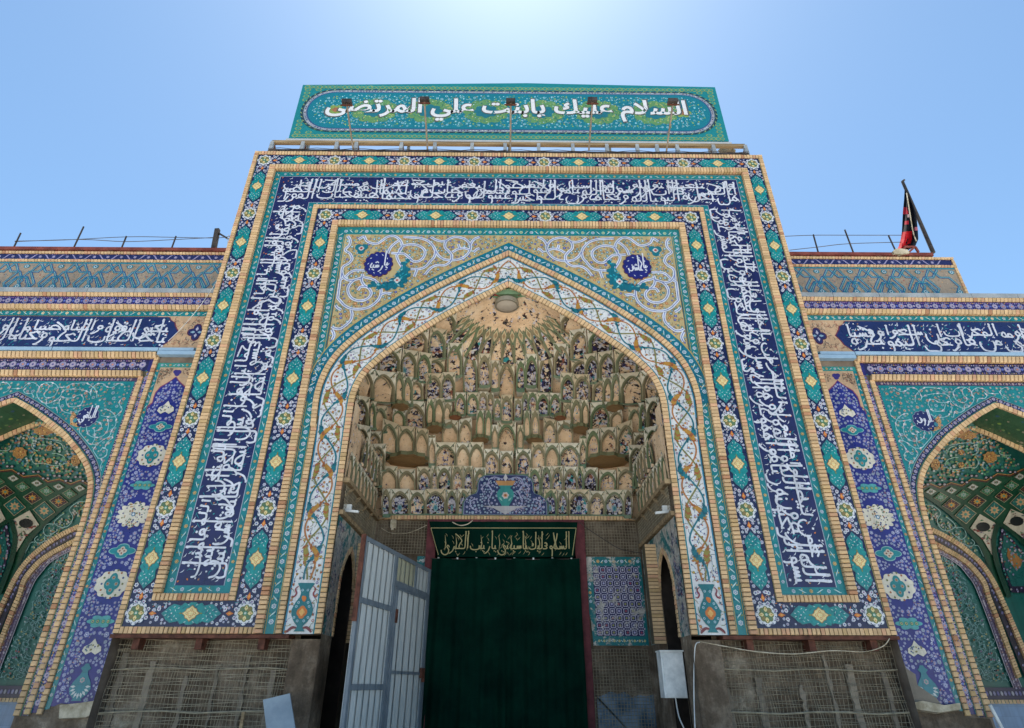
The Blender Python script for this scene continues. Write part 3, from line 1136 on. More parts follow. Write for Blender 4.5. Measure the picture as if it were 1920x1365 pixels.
# turquoise strips: rosette, curl, rosette ...
def strip_motifs(mb, path, pitch, r, w, amp=.03, pal=None, curl=hx('c9e3e4')):
    acc = 0.0
    k = 0
    pal = pal or [(hx('b7c9d3'), hx('4a6c9a'), WHITE), (hx('bfa86a'), hx('a8673a'), CREAM)]
    for (a, b) in zip(path[:-1], path[1:]):
        L = hypot(b[0] - a[0], b[1] - a[1]) or 1e-6
        if L < 1e-6:
            continue
        tx, ty = (b[0] - a[0]) / L, (b[1] - a[1]) / L
        s = -acc
        while s + pitch / 2 <= L:
            s += pitch / 2
            if s < 0:
                continue
            x, y = a[0] + tx * s, a[1] + ty * s
            if k % 2 == 0:
                c = pal[(k // 2) % len(pal)]
                mb.flower(x, y, r, w, c[0], c[1], c[2])
            else:
                sg = 1 if (k // 2) % 2 else -1
                P = [(x + tx * q * pitch * .2 - ty * sg * amp * sin(q * 1.5), y + ty * q * pitch * .2 + tx * sg * amp * sin(q * 1.5)) for q in (-1, -.5, 0, .5, 1)]
                mb.ribbon(P, r * .42, w, curl, taper=True)
                for q in (1, -1):
                    mb.leaf(x - ty * sg * q * amp * 1.1, y + tx * sg * q * amp * 1.1, r * .9, r * .5, 1.1 * q, w + .001, R1.choice([hx('8d9a3f'), hx('0c4f6e'), hx('d9b25e')]))
            k += 1
        acc = L - s
    return


mids = off(.815)
for s in (1, -1):
    strip_motifs(inlay, [(s * 6.425, 3.2), (s * 6.425, 14.1)], .34, .042, .011)
    strip_motifs(inlay, [(s * 5.335, 3.2), (s * 5.335, 13.0)], .34, .036, .011)
    strip_motifs(inlay, [(s * 5.33, 3.2), (s * 6.43, 3.2)], .34, .04, .011)
    strip_motifs(inlay, [(s * 4.38, 2.5), (s * 4.38, 12.05)], .27, .052, .012, .045, [(hx('c9d4dc'), hx('3f7fa8'), WHITE)])
    strip_motifs(inlay, [(s * x, z) for x, z in mids if z > 7.3], .27, .056, .018, .045, [(hx('c3d3dd'), hx('3f7fa8'), WHITE)])
strip_motifs(inlay, [(-6.4, 14.105), (6.4, 14.105)], .34, .040, .012)
strip_motifs(inlay, [(-5.35, 13.01), (5.35, 13.01)], .34, .03, .012)
strip_motifs(inlay, [(-4.4, 12.06), (4.4, 12.06)], .27, .052, .013, .045, [(hx('c9d4dc'), hx('3f7fa8'), WHITE), (hx('b7c9a8'), hx('4f8f78'), CREAM)])
inlay.build('floral_inlay', M_TILE, portal, 'stuff')

# --- inscription: two interlaced rows of white script with small marks between
Q_RIGHT = 'بسم الله الرحمن الرحيم يريدون ليطفئوا نور الله بأفواههم والله متم نوره ولو كره الكافرون هو الذي أرسل رسوله بالهدى ودين الحق ليظهره على الدين كله ولو كره المشركون يا أيها الذين آمنوا'
Q_TOP = 'هل أدلكم على تجارة تنجيكم من عذاب أليم تؤمنون بالله ورسوله وتجاهدون في سبيل الله بأموالكم وأنفسكم ذلكم خير لكم إن كنتم تعلمون يغفر لكم ذنوبكم ويدخلكم جنات تجري من تحتها الأنهار ومساكن طيبة في جنات عدن ذلك الفوز العظيم'
Q_LEFT = 'وأخرى تحبونها نصر من الله وفتح قريب وبشر المؤمنين يا أيها الذين آمنوا كونوا أنصار الله كما قال عيسى ابن مريم للحواريين من أنصاري إلى الله قال الحواريون نحن أنصار الله فآمنت طائفة من بني إسرائيل'
CALW = hx('d7dbea')


def pen_box(mb, txt, cx, cz, wdt, hgt, w, wd=.034, col=None):
    col = col or CALW
    words = [pen_word(q) for q in txt.split()]
    tot = sum(q[2] for q in words) + .1 * len(words)
    sx, sy = wdt / tot, hgt / 3.2
    x = cx + wdt / 2
    for i, (S, Dt, W) in enumerate(words):
        y0 = cz - hgt * .18 + (.12 * hgt if i == 0 and len(words) < 4 else 0)
        for q in S:
            P = spline([(x - a * sx, y0 + b * sy) for a, b in q], 5)
            mb.ribbon(P, wd, w, col)
        for a, b in Dt:
            mb.disc(x - a * sx, y0 + b * sy, wd * .7, w, col, 4, rot=.4)
        x -= (W + .1) * sx


def inscription(mb, txt, along0, along1, across0, across1, rot, w, R=None, ux=None, uy=.265, rows=3, wd=.041, ticks=1.5):
    """words stacked in two interlaced tiers, read right to left; rot -1 reads upward (tops to +u), rot 1 downward (tops to -u)"""
    R = R or random.Random(5)
    H = across1 - across0
    words = [pen_word(q) for q in txt.split()]
    tiers = [[] for _ in range(rows)]
    tot = [0.0] * rows
    for i, q in enumerate(words):
        t = tot.index(min(tot))
        tiers[t].append(q)
        tot[t] += q[2] + .12
    k = uy * H / .93

    def put(a, c):
        # a = metres from the reading start, c = metres across
        if rot == 0:
            return (along1 - a, across0 + c)
        if rot == -1:
            return (across0 + c, along0 + a)
        return (-(across0 + c), along1 - a)
    Lm = along1 - along0 - .10
    for t in range(rows):
        sx = Lm / max(.1, tot[t])
        x = .05
        for wi, (S, Dt, W) in enumerate(tiers[t]):
            base = H * {1: (.3,), 2: (.20, .53), 3: (.17, .40, .66)}[rows][t] + R.uniform(-.05, .05) * H
            lim = H * .975
            yk = k if base + 2.3 * k < lim else k

            top_ = H * R.uniform(.86, .965)
            yk = min(yk, (top_ - base) * .72)

            def Y(y):
                c = base + y * yk
                if y > 1:
                    c = base + yk + (top_ - base - yk) * (y - 1) / 1.3
                return max(.015 * H, min(lim, c))
            for q in S:
                P = [put(x + a * sx, Y(b)) for a, b in q]
                P = spline(P, 5)
                mb.ribbon(P, wd * R.uniform(.92, 1.08), w + .002 * t, CALW)
                for e in (P[0], P[-1]):
                    mb.disc(e[0], e[1], wd * .48, w + .002 * t, CALW, 6)
            for a, b in Dt:
                u, v = put(x + a * sx, Y(b))
                mb.disc(u, v, wd * .75, w + .002 * t, CALW, 4, rot=R.uniform(-.2, .2) + .4)
            x += (W + .12) * sx
    area = (along1 - along0) * H
    for _ in range(int(area * 46 * ticks)):
        a, c = R.uniform(.04, along1 - along0 - .04), R.uniform(.03, H - .03)
        u, v = put(a, c)
        q = R.random()
        th = R.choice([.7, 1.0, .85, 2.2, .2])
        if q < .46:
            mb.ribbon([(u - .045 * cos(th), v - .045 * sin(th)), (u + .010, v - .008), (u + .045 * cos(th), v + .045 * sin(th))], .018, w - .003, CALW, taper=True)
        elif q < .56:
            mb.disc(u, v, .022, w - .002, CALW, 4, rot=th)
        elif q < .84:
            mb.ribbon([(u - .06 * cos(th), v - .06 * sin(th)), (u - .02, v + .02), (u + .06 * cos(th), v + .06 * sin(th))], .014, w - .004, hx('1f8c98'), taper=True)
        else:
            mb.leaf(u, v, .055, .034, th, w - .0035, R.choice([ORANGE, hx('b07a52'), hx('2f9aa0')]))


cal = MB(FACADE)
inscription(cal, Q_RIGHT, 3.30, 13.05, 5.42, 6.335, -1, .014)
cal.build('calligraphy', M_TILE, portal)
cal = MB(FACADE)
inscription(cal, Q_TOP, -6.32, 6.32, 13.08, 14.01, 0, .014)
cal.build('calligraphy', M_TILE, portal)
cal = MB(FACADE)
inscription(cal, Q_LEFT, 3.30, 13.0, 5.42, 6.335, 1, .014)
cal.build('calligraphy', M_TILE, portal)

# --- spandrels: sand ground, white scrolls, navy roundel
def spandrel(s):
    m = MB(Fr((0, 0, 0), (s, 0, 0), (0, 0, 1), (0, -1, 0)))
    o = off(.94)
    pts = [(4.27, 11.97), (0, 11.97)] + [tuple(p) for p in reversed(o) if p[0] < 4.27 or p[1] > 8.6]
    pts = [p for p in pts if p[0] <= 4.28]
    m.poly(pts, .006, SAND)
    m.build('spandrel_ground', M_TILE, portal)
    lim = [(p[0], p[1]) for p in o]

    def above(u, v, r=0):
        if u < .02 or u > 4.24 - r or v > 11.95 - r:
            return False
        for (a, b), (c, d) in zip(lim[:-1], lim[1:]):
            if min(a, c) <= u <= max(a, c) and abs(a - c) > 1e-5:
                t = (u - a) / (c - a)
                return v - r > b + (d - b) * t + .02
        return False
    f = MB(m.fr)
    # curves measured on the photograph, in wall metres via the picture of the left spandrel
    raw = [
        [(85, 90), (125, 150), (115, 220), (55, 290), (120, 340), (150, 410), (110, 470), (30, 520), (10, 590), (40, 670), (110, 710), (200, 700), (300, 665), (330, 665)],
        [(10, 600), (0, 690)],
        [(320, 95), (350, 160), (420, 195), (500, 200), (580, 150), (640, 110), (720, 95), (790, 130), (835, 190), (840, 250), (800, 320), (770, 370), (790, 440), (840, 520)],
        [(240, 145), (320, 95)],
        [(645, 340), (680, 260), (740, 200), (800, 160)],
        [(690, 330), (780, 340), (860, 340), (920, 380), (985, 440)],
        [(800, 300), (850, 240), (930, 215), (1020, 215), (1110, 250), (1160, 310), (1140, 390), (1080, 440), (1010, 450), (950, 420)],
        [(860, 110), (960, 115), (1080, 125), (1190, 160), (1260, 220), (1300, 290), (1290, 380), (1230, 450), (1180, 510), (1100, 550), (960, 555)],
        [(1050, 560), (1010, 660)],
        [(1310, 310), (1350, 370), (1430, 420), (1560, 430), (1680, 400), (1760, 330), (1790, 250), (1760, 180), (1690, 130), (1580, 110), (1490, 140), (1440, 190), (1440, 260), (1490, 310), (1530, 370), (1510, 450), (1430, 500), (1330, 500), (1240, 540), (1160, 630)],
        [(1240, 110), (1310, 150), (1390, 170), (1470, 160)],
        [(1540, 320), (1610, 280), (1700, 265), (1780, 290)],
        [(1620, 210), (1640, 270)],
        [(1780, 230), (1830, 150), (1910, 110)],
        [(1830, 320), (1880, 280), (1915, 265)],
        [(60, 660), (140, 590), (230, 570), (330, 575)],
        [(330, 670), (420, 690), (500, 740), (545, 810), (550, 890), (520, 970), (450, 1040), (360, 1090), (240, 1110), (130, 1100), (50, 1060), (0, 1010), (-90, 900), (-100, 800), (-40, 720), (30, 680)],
        [(300, 620), (280, 700), (310, 770), (380, 820), (415, 880), (390, 940), (320, 985), (230, 990), (150, 960), (100, 890), (95, 810), (140, 740), (210, 695), (280, 690)],
        [(340, 800), (270, 800), (230, 850)],
        [(550, 910), (610, 885), (690, 895)],
        [(130, 1100), (150, 1180), (130, 1260), (60, 1330), (-20, 1380), (-100, 1370), (-150, 1320), (-160, 1240)],
        [(-100, 1000), (-60, 1080), (0, 1120)],
        [(-130, 1390), (-100, 1470), (-140, 1560), (-150, 1640)],
    ]
    for c in raw:
        P = []
        for x, y in c:
            p = at(640 + x * 260 / 1920, 430 + y * 260 / 1920, 0)
            P.append((-p.x, p.z))
        P = [q for q in spline(P, 6) if above(q[0], q[1], .03)]
        if len(P) < 4:
            continue
        f.ribbon(P, .092, .010, hx('6a6a60'))
        f.ribbon(P, .078, .012, hx('d6dbe6'))
        f.ribbon(P, .020, .014, hx('6b7ab8'))
    R = random.Random(21)
    PAL = [(hx('2f7f94'), hx('cfe0e4'), None), (hx('3a6f6a'), hx('7aa6a0'), None), (hx('b5683c'), hx('dcb27a'), None), (hx('35408a'), hx('8f95c4'), None), (hx('2c6e8a'), hx('8fc0d0'), WHITE)]
    AVOID.clear()
    AVOID.append((3.07, 10.93, .36, .33))
    scatter_flowers(f, 0, 7.9, 4.26, 11.96, 9000, .009, (.022, .046), PAL, R, None, 1.75, lambda u, v, r: above(u, v, r) and clear(u, v, r), 1.6, [hx('8d5b35'), hx('56683a'), hx('6c5330'), hx('a8552f')], hx('7a6a3c'))
    # turquoise crescent and lobe
    A = []
    for x, y in [(400, 790), (440, 745), (520, 770), (600, 765), (700, 710), (780, 630), (840, 560), (855, 480), (920, 440), (880, 480), (925, 560), (930, 640), (890, 720), (840, 790), (740, 810), (640, 830), (520, 815), (460, 780)]:
        p = at(640 + x * 260 / 1920, 430 + y * 260 / 1920, 0)
        A.append((-p.x, p.z))
    f.slabp(A, 0, .018, hx('0e6a7c'))
    cx, cz = sum(p[0] for p in A) / len(A), sum(p[1] for p in A) / len(A)
    for i, (a, b) in enumerate(A):
        f.lobed(a, b, .07, .06, 5, .2, .019, hx('0e6a7c'), i, 15)
    for q in range(26):
        i = R.randrange(len(A) - 1)
        tt, ss = R.random(), R.uniform(.35, .95)
        a, b = A[i][0] + (A[i + 1][0] - A[i][0]) * tt, A[i][1] + (A[i + 1][1] - A[i][1]) * tt
        f.leaf(cx + (a - cx) * ss, cz + (b - cz) * ss, .11, .04, R.uniform(0, 6), .021, R.choice([hx('1a93ab'), hx('2aa3b0'), hx('0b5570'), hx('7fc0c8')]))
    p = at(640 + 775 * 260 / 1920, 430 + 712 * 260 / 1920, 0)
    f.lobed(-p.x, p.z, .085, .095, 4, .3, .024, hx('cfd0d0'), 0, 16)
    f.disc(-p.x, p.z, .035, .026, RED, 5)
    p = at(640 + 280 * 260 / 1920, 430 + 270 * 260 / 1920, 0)
    f.lobed(-p.x, p.z, .18, .19, 3, .4, .018, hx('0f6f80'), .5, 18, slab=0)
    f.lobed(-p.x, p.z, .08, .08, 4, .3, .021, hx('c9c3c0'), 0, 12)
    f.disc(-p.x, p.z, .04, .023, RED, 5)
    f.build('scroll_inlay', M_TILE, portal, 'stuff')
    p = at(710 if s < 0 else 1194, 496 if s < 0 else 501, 0)
    t = MB(FACADE)
    t.lobed(p.x, p.z, .375, .41, 14, .10, .022, hx('5a2a40'), 0, 56, slab=0)
    t.lobed(p.x, p.z, .36, .395, 14, .10, .025, hx('1c1f74'), 0, 56)
    pen_box(t, 'يا رشيد' if s < 0 else 'يا كاشف', p.x, p.z, .48, .62, .029)
    for k in range(10):
        a = 2 * pi * k / 10
        t.leaf(p.x + .26 * cos(a), p.z + .30 * sin(a), .07, .025, a + 1, .028, CALW)
    t.build('roundel', M_TILE, portal, label='navy roundel with white script on the %s' % ('spandrel nearer the plain end of the wing rail' if s < 0 else 'spandrel nearer the flag'))


spandrel(-1)
spandrel(1)

# --- white vine band round the arch
band = MB(FACADE)
wb0, wb1 = off(0.0), off(.58)
for mm in (lambda P: P, mir):
    strip(band, mm(wb0), mm(wb1), .007, hx('d9dbde'))
    strip(band, mm(off(.0)), mm(off(.028)), .010, hx('1d7f8e'))
    strip(band, mm(off(.552)), mm(off(.58)), .010, hx('2a7fa0'))
band.build('vine_band_ground', M_TILE, portal)

BC_ARC = [0.0]
for (a, b) in zip(wb0[:-1], wb0[1:]):
    BC_ARC.append(BC_ARC[-1] + hypot(b[0] - a[0], b[1] - a[1]))
mid_ = off(.29)
BM = [0.0]
for (a, b) in zip(mid_[:-1], mid_[1:]):
    BM.append(BM[-1] + hypot(b[0] - a[0], b[1] - a[1]))
BL = BM[-1]


def bandpt(s, d, mx):
    s = max(0, min(BL - 1e-6, s))
    lo = 0
    while BM[lo + 1] < s:
        lo += 1
    t = (s - BM[lo]) / max(1e-9, BM[lo + 1] - BM[lo])
    A = [wb0[lo][k] * (1 - t) + wb0[lo + 1][k] * t for k in (0, 1)]
    B = [wb1[lo][k] * (1 - t) + wb1[lo + 1][k] * t for k in (0, 1)]
    q = d / .58
    return (mx * (A[0] + (B[0] - A[0]) * q), A[1] + (B[1] - A[1]) * q)


vine = MB(FACADE)
R2 = random.Random(5)
for mx in (1, -1):
    lam = (BL - 1.0) / 5.5
    for vi, (col, lc) in enumerate([(hx('b0723a'), hx('b5832f')), (hx('7f7b45'), hx('8f8336')), (hx('1f6f80'), hx('17707e'))]):
        ph = vi * 2 * pi / 3 + .6

        def dd(s):
            k = min(1.0, max(.0, (s - .9) / .8))
            return .29 + k * .205 * sin(2 * pi * s / lam + ph) + (1 - k) * (-.09 + .09 * vi) * (.6)
        P = [bandpt(.95 + (BL - .95) * i / 220, dd(.95 + (BL - .95) * i / 220), mx) for i in range(221)]
        vine.ribbon(P, .034, .012 + .001 * vi, col)
        # curling leaves along the stem
        s = 1.3
        k = 0
        while s < BL - .15:
            for q in range(7):
                ss = s + q * .045
                d = dd(ss) + .045 * sin(q / 6 * pi) * (1 if k % 2 else -1)
                p = bandpt(ss, max(.05, min(.53, d)), mx)
                p2 = bandpt(ss + .06, max(.05, min(.53, dd(ss + .06))), mx)
                vine.leaf(p[0], p[1], .15, .105 * sin((q + 1) / 8 * pi) + .02, atan2(p2[1] - p[1], p2[0] - p[0]) + (.7 if k % 2 else -.7), .0155 + .0004 * q, lc if q % 3 else hx('9c5a28') if vi < 2 else hx('0f5868'))
            s += lam / 2
            k += 1
    # little sprigs over the white ground
    n = 0
    pts = []
    for _ in range(4200):
        s, d = R2.uniform(.05, BL), R2.uniform(.05, .53)
        if s < .95 and abs(d - .29) < .2:
            continue
        if any(abs(s - a) < .075 and abs(d - b) < .06 for a, b in pts[-260:]):
            continue
        if any(abs(d - (.29 + .205 * sin(2 * pi * s / lam + vi * 2 * pi / 3 + .6))) < .045 for vi in range(3)) and s > 1.5:
            continue
        pts.append((s, d))
        x, y = bandpt(s, d, mx)
        k = R2.random()
        t = R2.uniform(0, 2 * pi)
        if k < .22:
            vine.flower(x, y, .030, .010, R2.choice([hx('7a4a6a'), hx('a85a34'), hx('5a4a8a'), hx('8a8038')]), R2.choice([hx('d8a850'), hx('c9c3d6')]))
        elif k < .45:
            for q in (-.6, .6, 0):
                vine.leaf(x + .018 * cos(t + q), y + .018 * sin(t + q), .07, .030, t + q, .010, R2.choice([hx('b0702c'), hx('8f7a30'), hx('a0522c'), hx('36708c')]))
        else:
            vine.ribbon([(x - .05 * cos(t), y - .05 * sin(t)), (x + .015 * sin(t), y - .015 * cos(t)), (x + .05 * cos(t), y + .05 * sin(t))], .011, .009, R2.choice([hx('5f6f78'), hx('6f7f60'), hx('7f8fa8'), hx('8a7a58')]))
            vine.disc(x + .05 * cos(t), y + .05 * sin(t), .016, .010, R2.choice([hx('34508c'), hx('a04a3a'), hx('7d8a48'), hx('55457f')]), 5)
vine.build('vine_inlay', M_TILE, portal, 'stuff')
for mx in (1, -1):
    v = MB(Fr((mx * 3.835, 0, 2.47), (1, 0, 0), (0, 0, 1), (0, -1, 0)))
    prof = [(.10, 0), (.06, .06), (.05, .09), (.12, .16), (.19, .28), (.20, .38), (.15, .50), (.085, .60), (.075, .68), (.11, .76), (.16, .84), (.13, .85)]
    v.slabp(prof + [(-x, y) for x, y in reversed(prof)], 0, .022, hx('12707a'))
    v.lobed(0, .33, .10, .115, 4, .18, .026, hx('d3752a'), 0, 24)
    v.lobed(0, .33, .055, .065, 4, .3, .028, hx('e8b060'), 0, 16)
    v.lobed(0, .57, .045, .06, 3, .2, .026, hx('d3752a'), .5, 12)
    for q in (1, -1):
        for (x, y) in ((.12, .43), (.13, .24), (.06, .18), (.05, .72), (.09, .50)):
            v.flower(q * x, y, .026, .026, hx('b7cfd6'), hx('2f7fa0'))
        v.ribbon(spline([(q * .13, .80), (q * .19, .74), (q * .16, .66), (q * .2, .60), (q * .24, .62)], 5), .03, .02, hx('8a2f3f'), taper=True)
        v.ribbon(spline([(q * .02, .04), (q * .12, .07), (q * .20, .02), (q * .22, -.02)], 5), .05, .02, hx('7a2f3a'), taper=True)
    v.build('vase_motif', M_TILE, portal)


# ================================================================== WINGS
WC = 11.45
WARCH = spline([(2.52, 1.1), (2.52, 3.0), (2.52, 4.3), (2.49, 4.95), (2.41, 5.37), (2.29, 5.63), (2.13, 5.86), (1.93, 6.07), (1.70, 6.28), (1.35, 6.57), (.83, 6.90), (.43, 7.13), (0, 7.34)], 5)


def woff(d):
    return off(d, WARCH, 0.0)


def both(P):
    """half curve (foot to apex, local) -> whole arch in wing u coordinates, near foot first"""
    return [(WC - x, z) for x, z in P] + [(WC + x, z) for x, z in reversed(P[:-1])]


def vaultY(z):
    if z < 4.2:
        return 3.4
    return 3.4 - 1.85 * (min(1.3, (z - 4.2) / 3.0)) ** 1.6


def hitV(px, py, d=0.0):
    r = ray(px, py)
    lo, hi = 13.0 / r.y, 16.5 / r.y
    for _ in range(40):
        t = (lo + hi) / 2
        p = CO + r * t
        if p.y + d > vaultY(p.z):
            hi = t
        else:
            lo = t
    return CO + r * lo


PALB = [(hx('8f93bd'), hx('b3b4d0'), hx('4d4f9a')), (hx('7f86b4'), hx('a9a6c8'), hx('c07a72')), (hx('a3a6c8'), hx('6a6fb0'), WHITE), (hx('8a8fb0'), hx('9fb2b8'), hx('5f5aa0'))]
PALS = [(hx('a59db8'), hx('8a86b0'), hx('c98a70')), (hx('9a98b4'), hx('b8a9c0'), hx('5c5a90'))]


def wing(s):
    side = 'right' if s > 0 else 'left'
    lab = ('tiled arcade wing under the roof with the black and red flag' if s > 0 else 'tiled arcade wing without a flag, its roof edge carrying only a wire railing')
    w_ = thing('arcade_wing', lab, 'arcade', None, (s * 10.5, 0.55, 0))
    fr = WING[s]
    R = random.Random(40 + s)
    B = []
    END = 14.6
    # wall
    m = MB(fr)
    o0 = both(woff(0.0))
    m.poly([(7.0, .0), (8.93, .0)] + [p for p in o0 if p[0] < WC + .01] + [(WC, 10.43), (7.0, 10.43)], -.01, hx('7d6c58'))
    m.poly([(WC, 10.43)] + [p for p in o0 if p[0] > WC - .01] + [(13.97, 0), (END, 0), (END, 10.43)], -.01, hx('7d6c58'))
    rv = MB(fr)
    for (a, b) in zip(o0[:-1], o0[1:]):     # reveal
        rv.mesh3([fr(a[0], a[1], -.01), fr(b[0], b[1], -.01), fr(b[0], b[1], -1.02), fr(a[0], a[1], -1.02)], [(0, 1, 2, 3)], hx('3f6348'))
    m.add3([fr(7.0, 10.43, -.01), fr(END, 10.43, -.01), fr(END, 10.43, -3), fr(7.0, 10.43, -3)], hx('7d6c58'))
    m.build('wall_core', M_CORE, w_)
    rv.build('arch_soffit', M_TILE, w_)
    # flat grounds
    t = MB(fr)
    t.rect(7.2, 10.05, END, 10.32, .004, hx('2a2470'))
    t.rect(7.2, 8.19, END, 8.50, .004, hx('231c50')) if False else t.rect(8.525, 8.18, END, 8.50, .004, hx('231c50'))
    t.rect(8.52, 1.15, 8.63, 8.50, .005, hx('2a2470'))
    t.rect(8.75, 1.15, 8.82, 7.99, .004, hx('2c2040'))
    t.rect(8.75, 7.90, END, 7.995, .005, hx('4a3a58'))
    t.rect(7.2, 9.74, END, 9.88, .005, TURQ)
    t.rect(7.2, 8.60, END, 8.82, .005, TURQ)
    t.rect(8.325, 1.2, 8.415, 8.40, .007, TURQ)
    t.rect(7.3, 8.28, 8.41, 8.40, .0075, hx('2f8f88'))
    t.rect(7.36, 1.25, 7.445, 2.6, .007, TURQ)
    t.rect(8.63, 1.15, 8.648, 8.2, .008, hx('1f8f9c'))
    t.build('tile_ground', M_TILE, w_, label='turquoise and violet strips')
    sp = MB(fr)
    wo_ = both(woff(.25))
    low = [p for p in wo_ if p[1] > 4.6]
    sp.poly([(8.82, 7.90), (8.82, low[0][1])] + [p for p in low if p[0] <= WC] + [(WC, 7.90)], .004, hx('107f86'))
    sp.poly([(WC, 7.90)] + [p for p in low if p[0] >= WC] + [(14.1, low[-1][1]), (14.1, 7.90)], .004, hx('107f86'))
    sp.build('spandrel_ground', M_TILE, w_)
    ar = MB(fr)
    for d0, d1, w, c in ((.12, .26, .010, hx('1d1b48')), (.112, .128, .013, hx('4f8f7a')), (.25, .262, .013, hx('8fa0a0'))):
        strip(ar, both(woff(d0)), both(woff(d1)), w, c)
    strip_motifs(ar, both(woff(.19)), .16, .045, .014, .03, [(hx('9d98b8'), hx('b9a0a0'), hx('6a5f9a'))], hx('8d8ab5'))
    ar.build('arch_border', M_TILE, w_)
    # blue side panel
    p = MB(fr)
    p.rect(7.2, 1.25, 8.33, 7.2, .005, hx('20237f'))
    p.rect(7.2, 7.2, 8.33, 8.29, .005, PEACH)
    ax = 7.885
    og = [(.46, 7.15), (.45, 7.28), (.37, 7.36), (.38, 7.5), (.37, 7.62), (.30, 7.77), (.17, 7.87), (.09, 7.94), (0, 8.04)]
    p.poly([(ax + x, z) for x, z in og] + [(ax - x, z) for x, z in reversed(og[:-1])], .0075, hx('8a3f5a'))
    p.poly([(ax + x * .95, z - .025) for x, z in og] + [(ax - x * .95, z - .025) for x, z in reversed(og[:-1])], .009, hx('20237f'))
    p.lobed(ax, 8.14, .11, .09, 3, .3, .009, hx('3a2a7a'), .5, 18)
    p.build('panel_ground', M_TILE, w_, label='deep blue floral panel')
    AVOID.clear()

    def motif(name, v, ru, rv, fn):
        k = MB(Fr((s * ax, .55 - .004, v), (1, 0, 0), (0, 0, 1), (0, -1, 0)))
        fn(k, ru, rv)
        k.build(name, M_TILE, w_)
        AVOID.append((ax, v, ru * 1.05, rv * 1.05))

    def ringm(k, a, b):
        k.lobed(0, 0, a, b, 10, .14, .010, hx('d9d3c4'), pi / 2, 50, slab=0)
        for q in range(14):
            tt = 2 * pi * q / 14
            k.disc(a * .74 * cos(tt), b * .76 * sin(tt), .024, .013, [hx('6f7444'), hx('3f4f80'), hx('a0623a')][q % 3], 5)
        k.lobed(0, 0, a * .56, b * .60, 4, .28, .014, hx('128087'), 0, 32)
        for q in range(4):
            tt = pi / 2 * q
            k.flower(a * .3 * cos(tt), b * .34 * sin(tt), .045, .016, hx('7f9aa0'), hx('b98a4a'), hx('8a3a30'))

    def cartm(k, a, b):
        k.lobed(0, 0, a, b, 4, .35, .010, hx('86b5b8'), 0, 40, slab=0)
        k.lobed(0, 0, a * .92, b * .88, 4, .35, .013, hx('12858f'), 0, 40)
        k.lobed(0, 0, a * .36, b * .6, 4, .35, .016, hx('cfc4b4'), 0, 24)
        for q in range(4):
            tt = pi / 2 * q
            k.disc(a * .16 * cos(tt), b * .3 * sin(tt), .022, .018, hx('8a4a36'), 4, rot=0)

    def cartg(k, a, b):
        k.lobed(0, 0, a, b, 6, .3, .010, hx('4f9fa5'), 0, 48, slab=0)
        for q in (-.55, -.2, .2, .55):
            k.flower(a * q, 0, .05, .013, hx('2f8f80'), hx('b8b060'), hx('3a4a8a'))

    def arabm(k, a, b):
        k.lobed(0, 0, a, b, 14, .22, .010, hx('dcd6c6'), pi / 2, 84, slab=0)
        RR = random.Random(4)
        for q in range(70):
            tt, rr = RR.uniform(0, 2 * pi), sqrt(RR.random()) * .85
            k.disc(a * rr * cos(tt), b * rr * sin(tt), RR.uniform(.012, .022), .012, RR.choice([hx('7f7a48'), hx('3a4580'), hx('b07a4a'), hx('5f7f6a')]), 5)
        k.flower(0, 0, .05, .014, hx('3f7fa0'), WHITE)

    def palm(k, a, b):
        k.poly([(0, b), (a * .35, b * .45), (a * .9, b * .1), (a, -b * .35), (a * .5, -b * .75), (0, -b * .45), (-a * .5, -b * .75), (-a, -b * .35), (-a * .9, b * .1), (-a * .35, b * .45)], .010, hx('dcd6c6'))
        RR = random.Random(9)
        for q in range(16):
            k.disc(RR.uniform(-.7, .7) * a, RR.uniform(-.55, .35) * b, .018, .012, RR.choice([hx('7f7a48'), hx('3a4580'), hx('5f7f8a')]), 5)

    def vasem(k, a, b):
        pr = [(.5, -1), (.35, -.9), (.8, -.65), (1, -.35), (.8, 0), (.35, .4), (.25, .6), (.5, .75), (.3, .85), (.15, 1)]
        k.poly([(x * a, y * b) for x, y in pr] + [(-x * a, y * b) for x, y in reversed(pr)], .010, hx('2a8090'))
        for q in range(9):
            tt = pi + pi * q / 8
            k.leaf(a * .7 * cos(tt), -.25 * b + b * .5 * sin(tt), .10, .045, tt, .012, hx('cfd2d2'))
        k.flower(0, .1 * b, .05, .013, hx('b9a0a8'), hx('5f9f9a'))

    for (name, v0, v1, a, fn) in (('palmette', 7.02, 7.40, .19, palm), ('cartouche', 6.62, 6.88, .27, cartm), ('medallion', 5.74, 6.40, .27, ringm), ('cartouche', 5.28, 5.50, .27, cartg),
                                  ('medallion', 4.40, 5.12, .28, arabm), ('cartouche', 3.86, 4.16, .28, cartm), ('medallion', 3.02, 3.72, .28, ringm), ('cartouche', 2.56, 2.80, .27, cartg),
                                  ('palmette', 2.06, 2.38, .18, palm), ('vase_motif', 1.34, 1.95, .20, vasem)):
        motif(name, (v0 + v1) / 2, a, (v1 - v0) / 2, fn)
    fl = MB(fr)
    okp = lambda u, v, r: clear(u, v, r) and (v < 7.2 or (abs(u - ax) < (.34 if v < 7.6 else .34 - (v - 7.6) * .75) - r))
    scatter_flowers(fl, ax, 1.3, 8.32, 7.95, 14000, .010, (.022, .058), PALB, R, ('u', ax), 1.42, okp, 1.0, [hx('8f9ac0'), hx('b08a9a'), hx('5f7fc0'), hx('c98a70'), WHITE], hx('5f6ac0'))
    AVOID.clear()
    AVOID.append((ax, 7.55, .44, .50))
    AVOID.append((ax, 8.14, .13, .11))
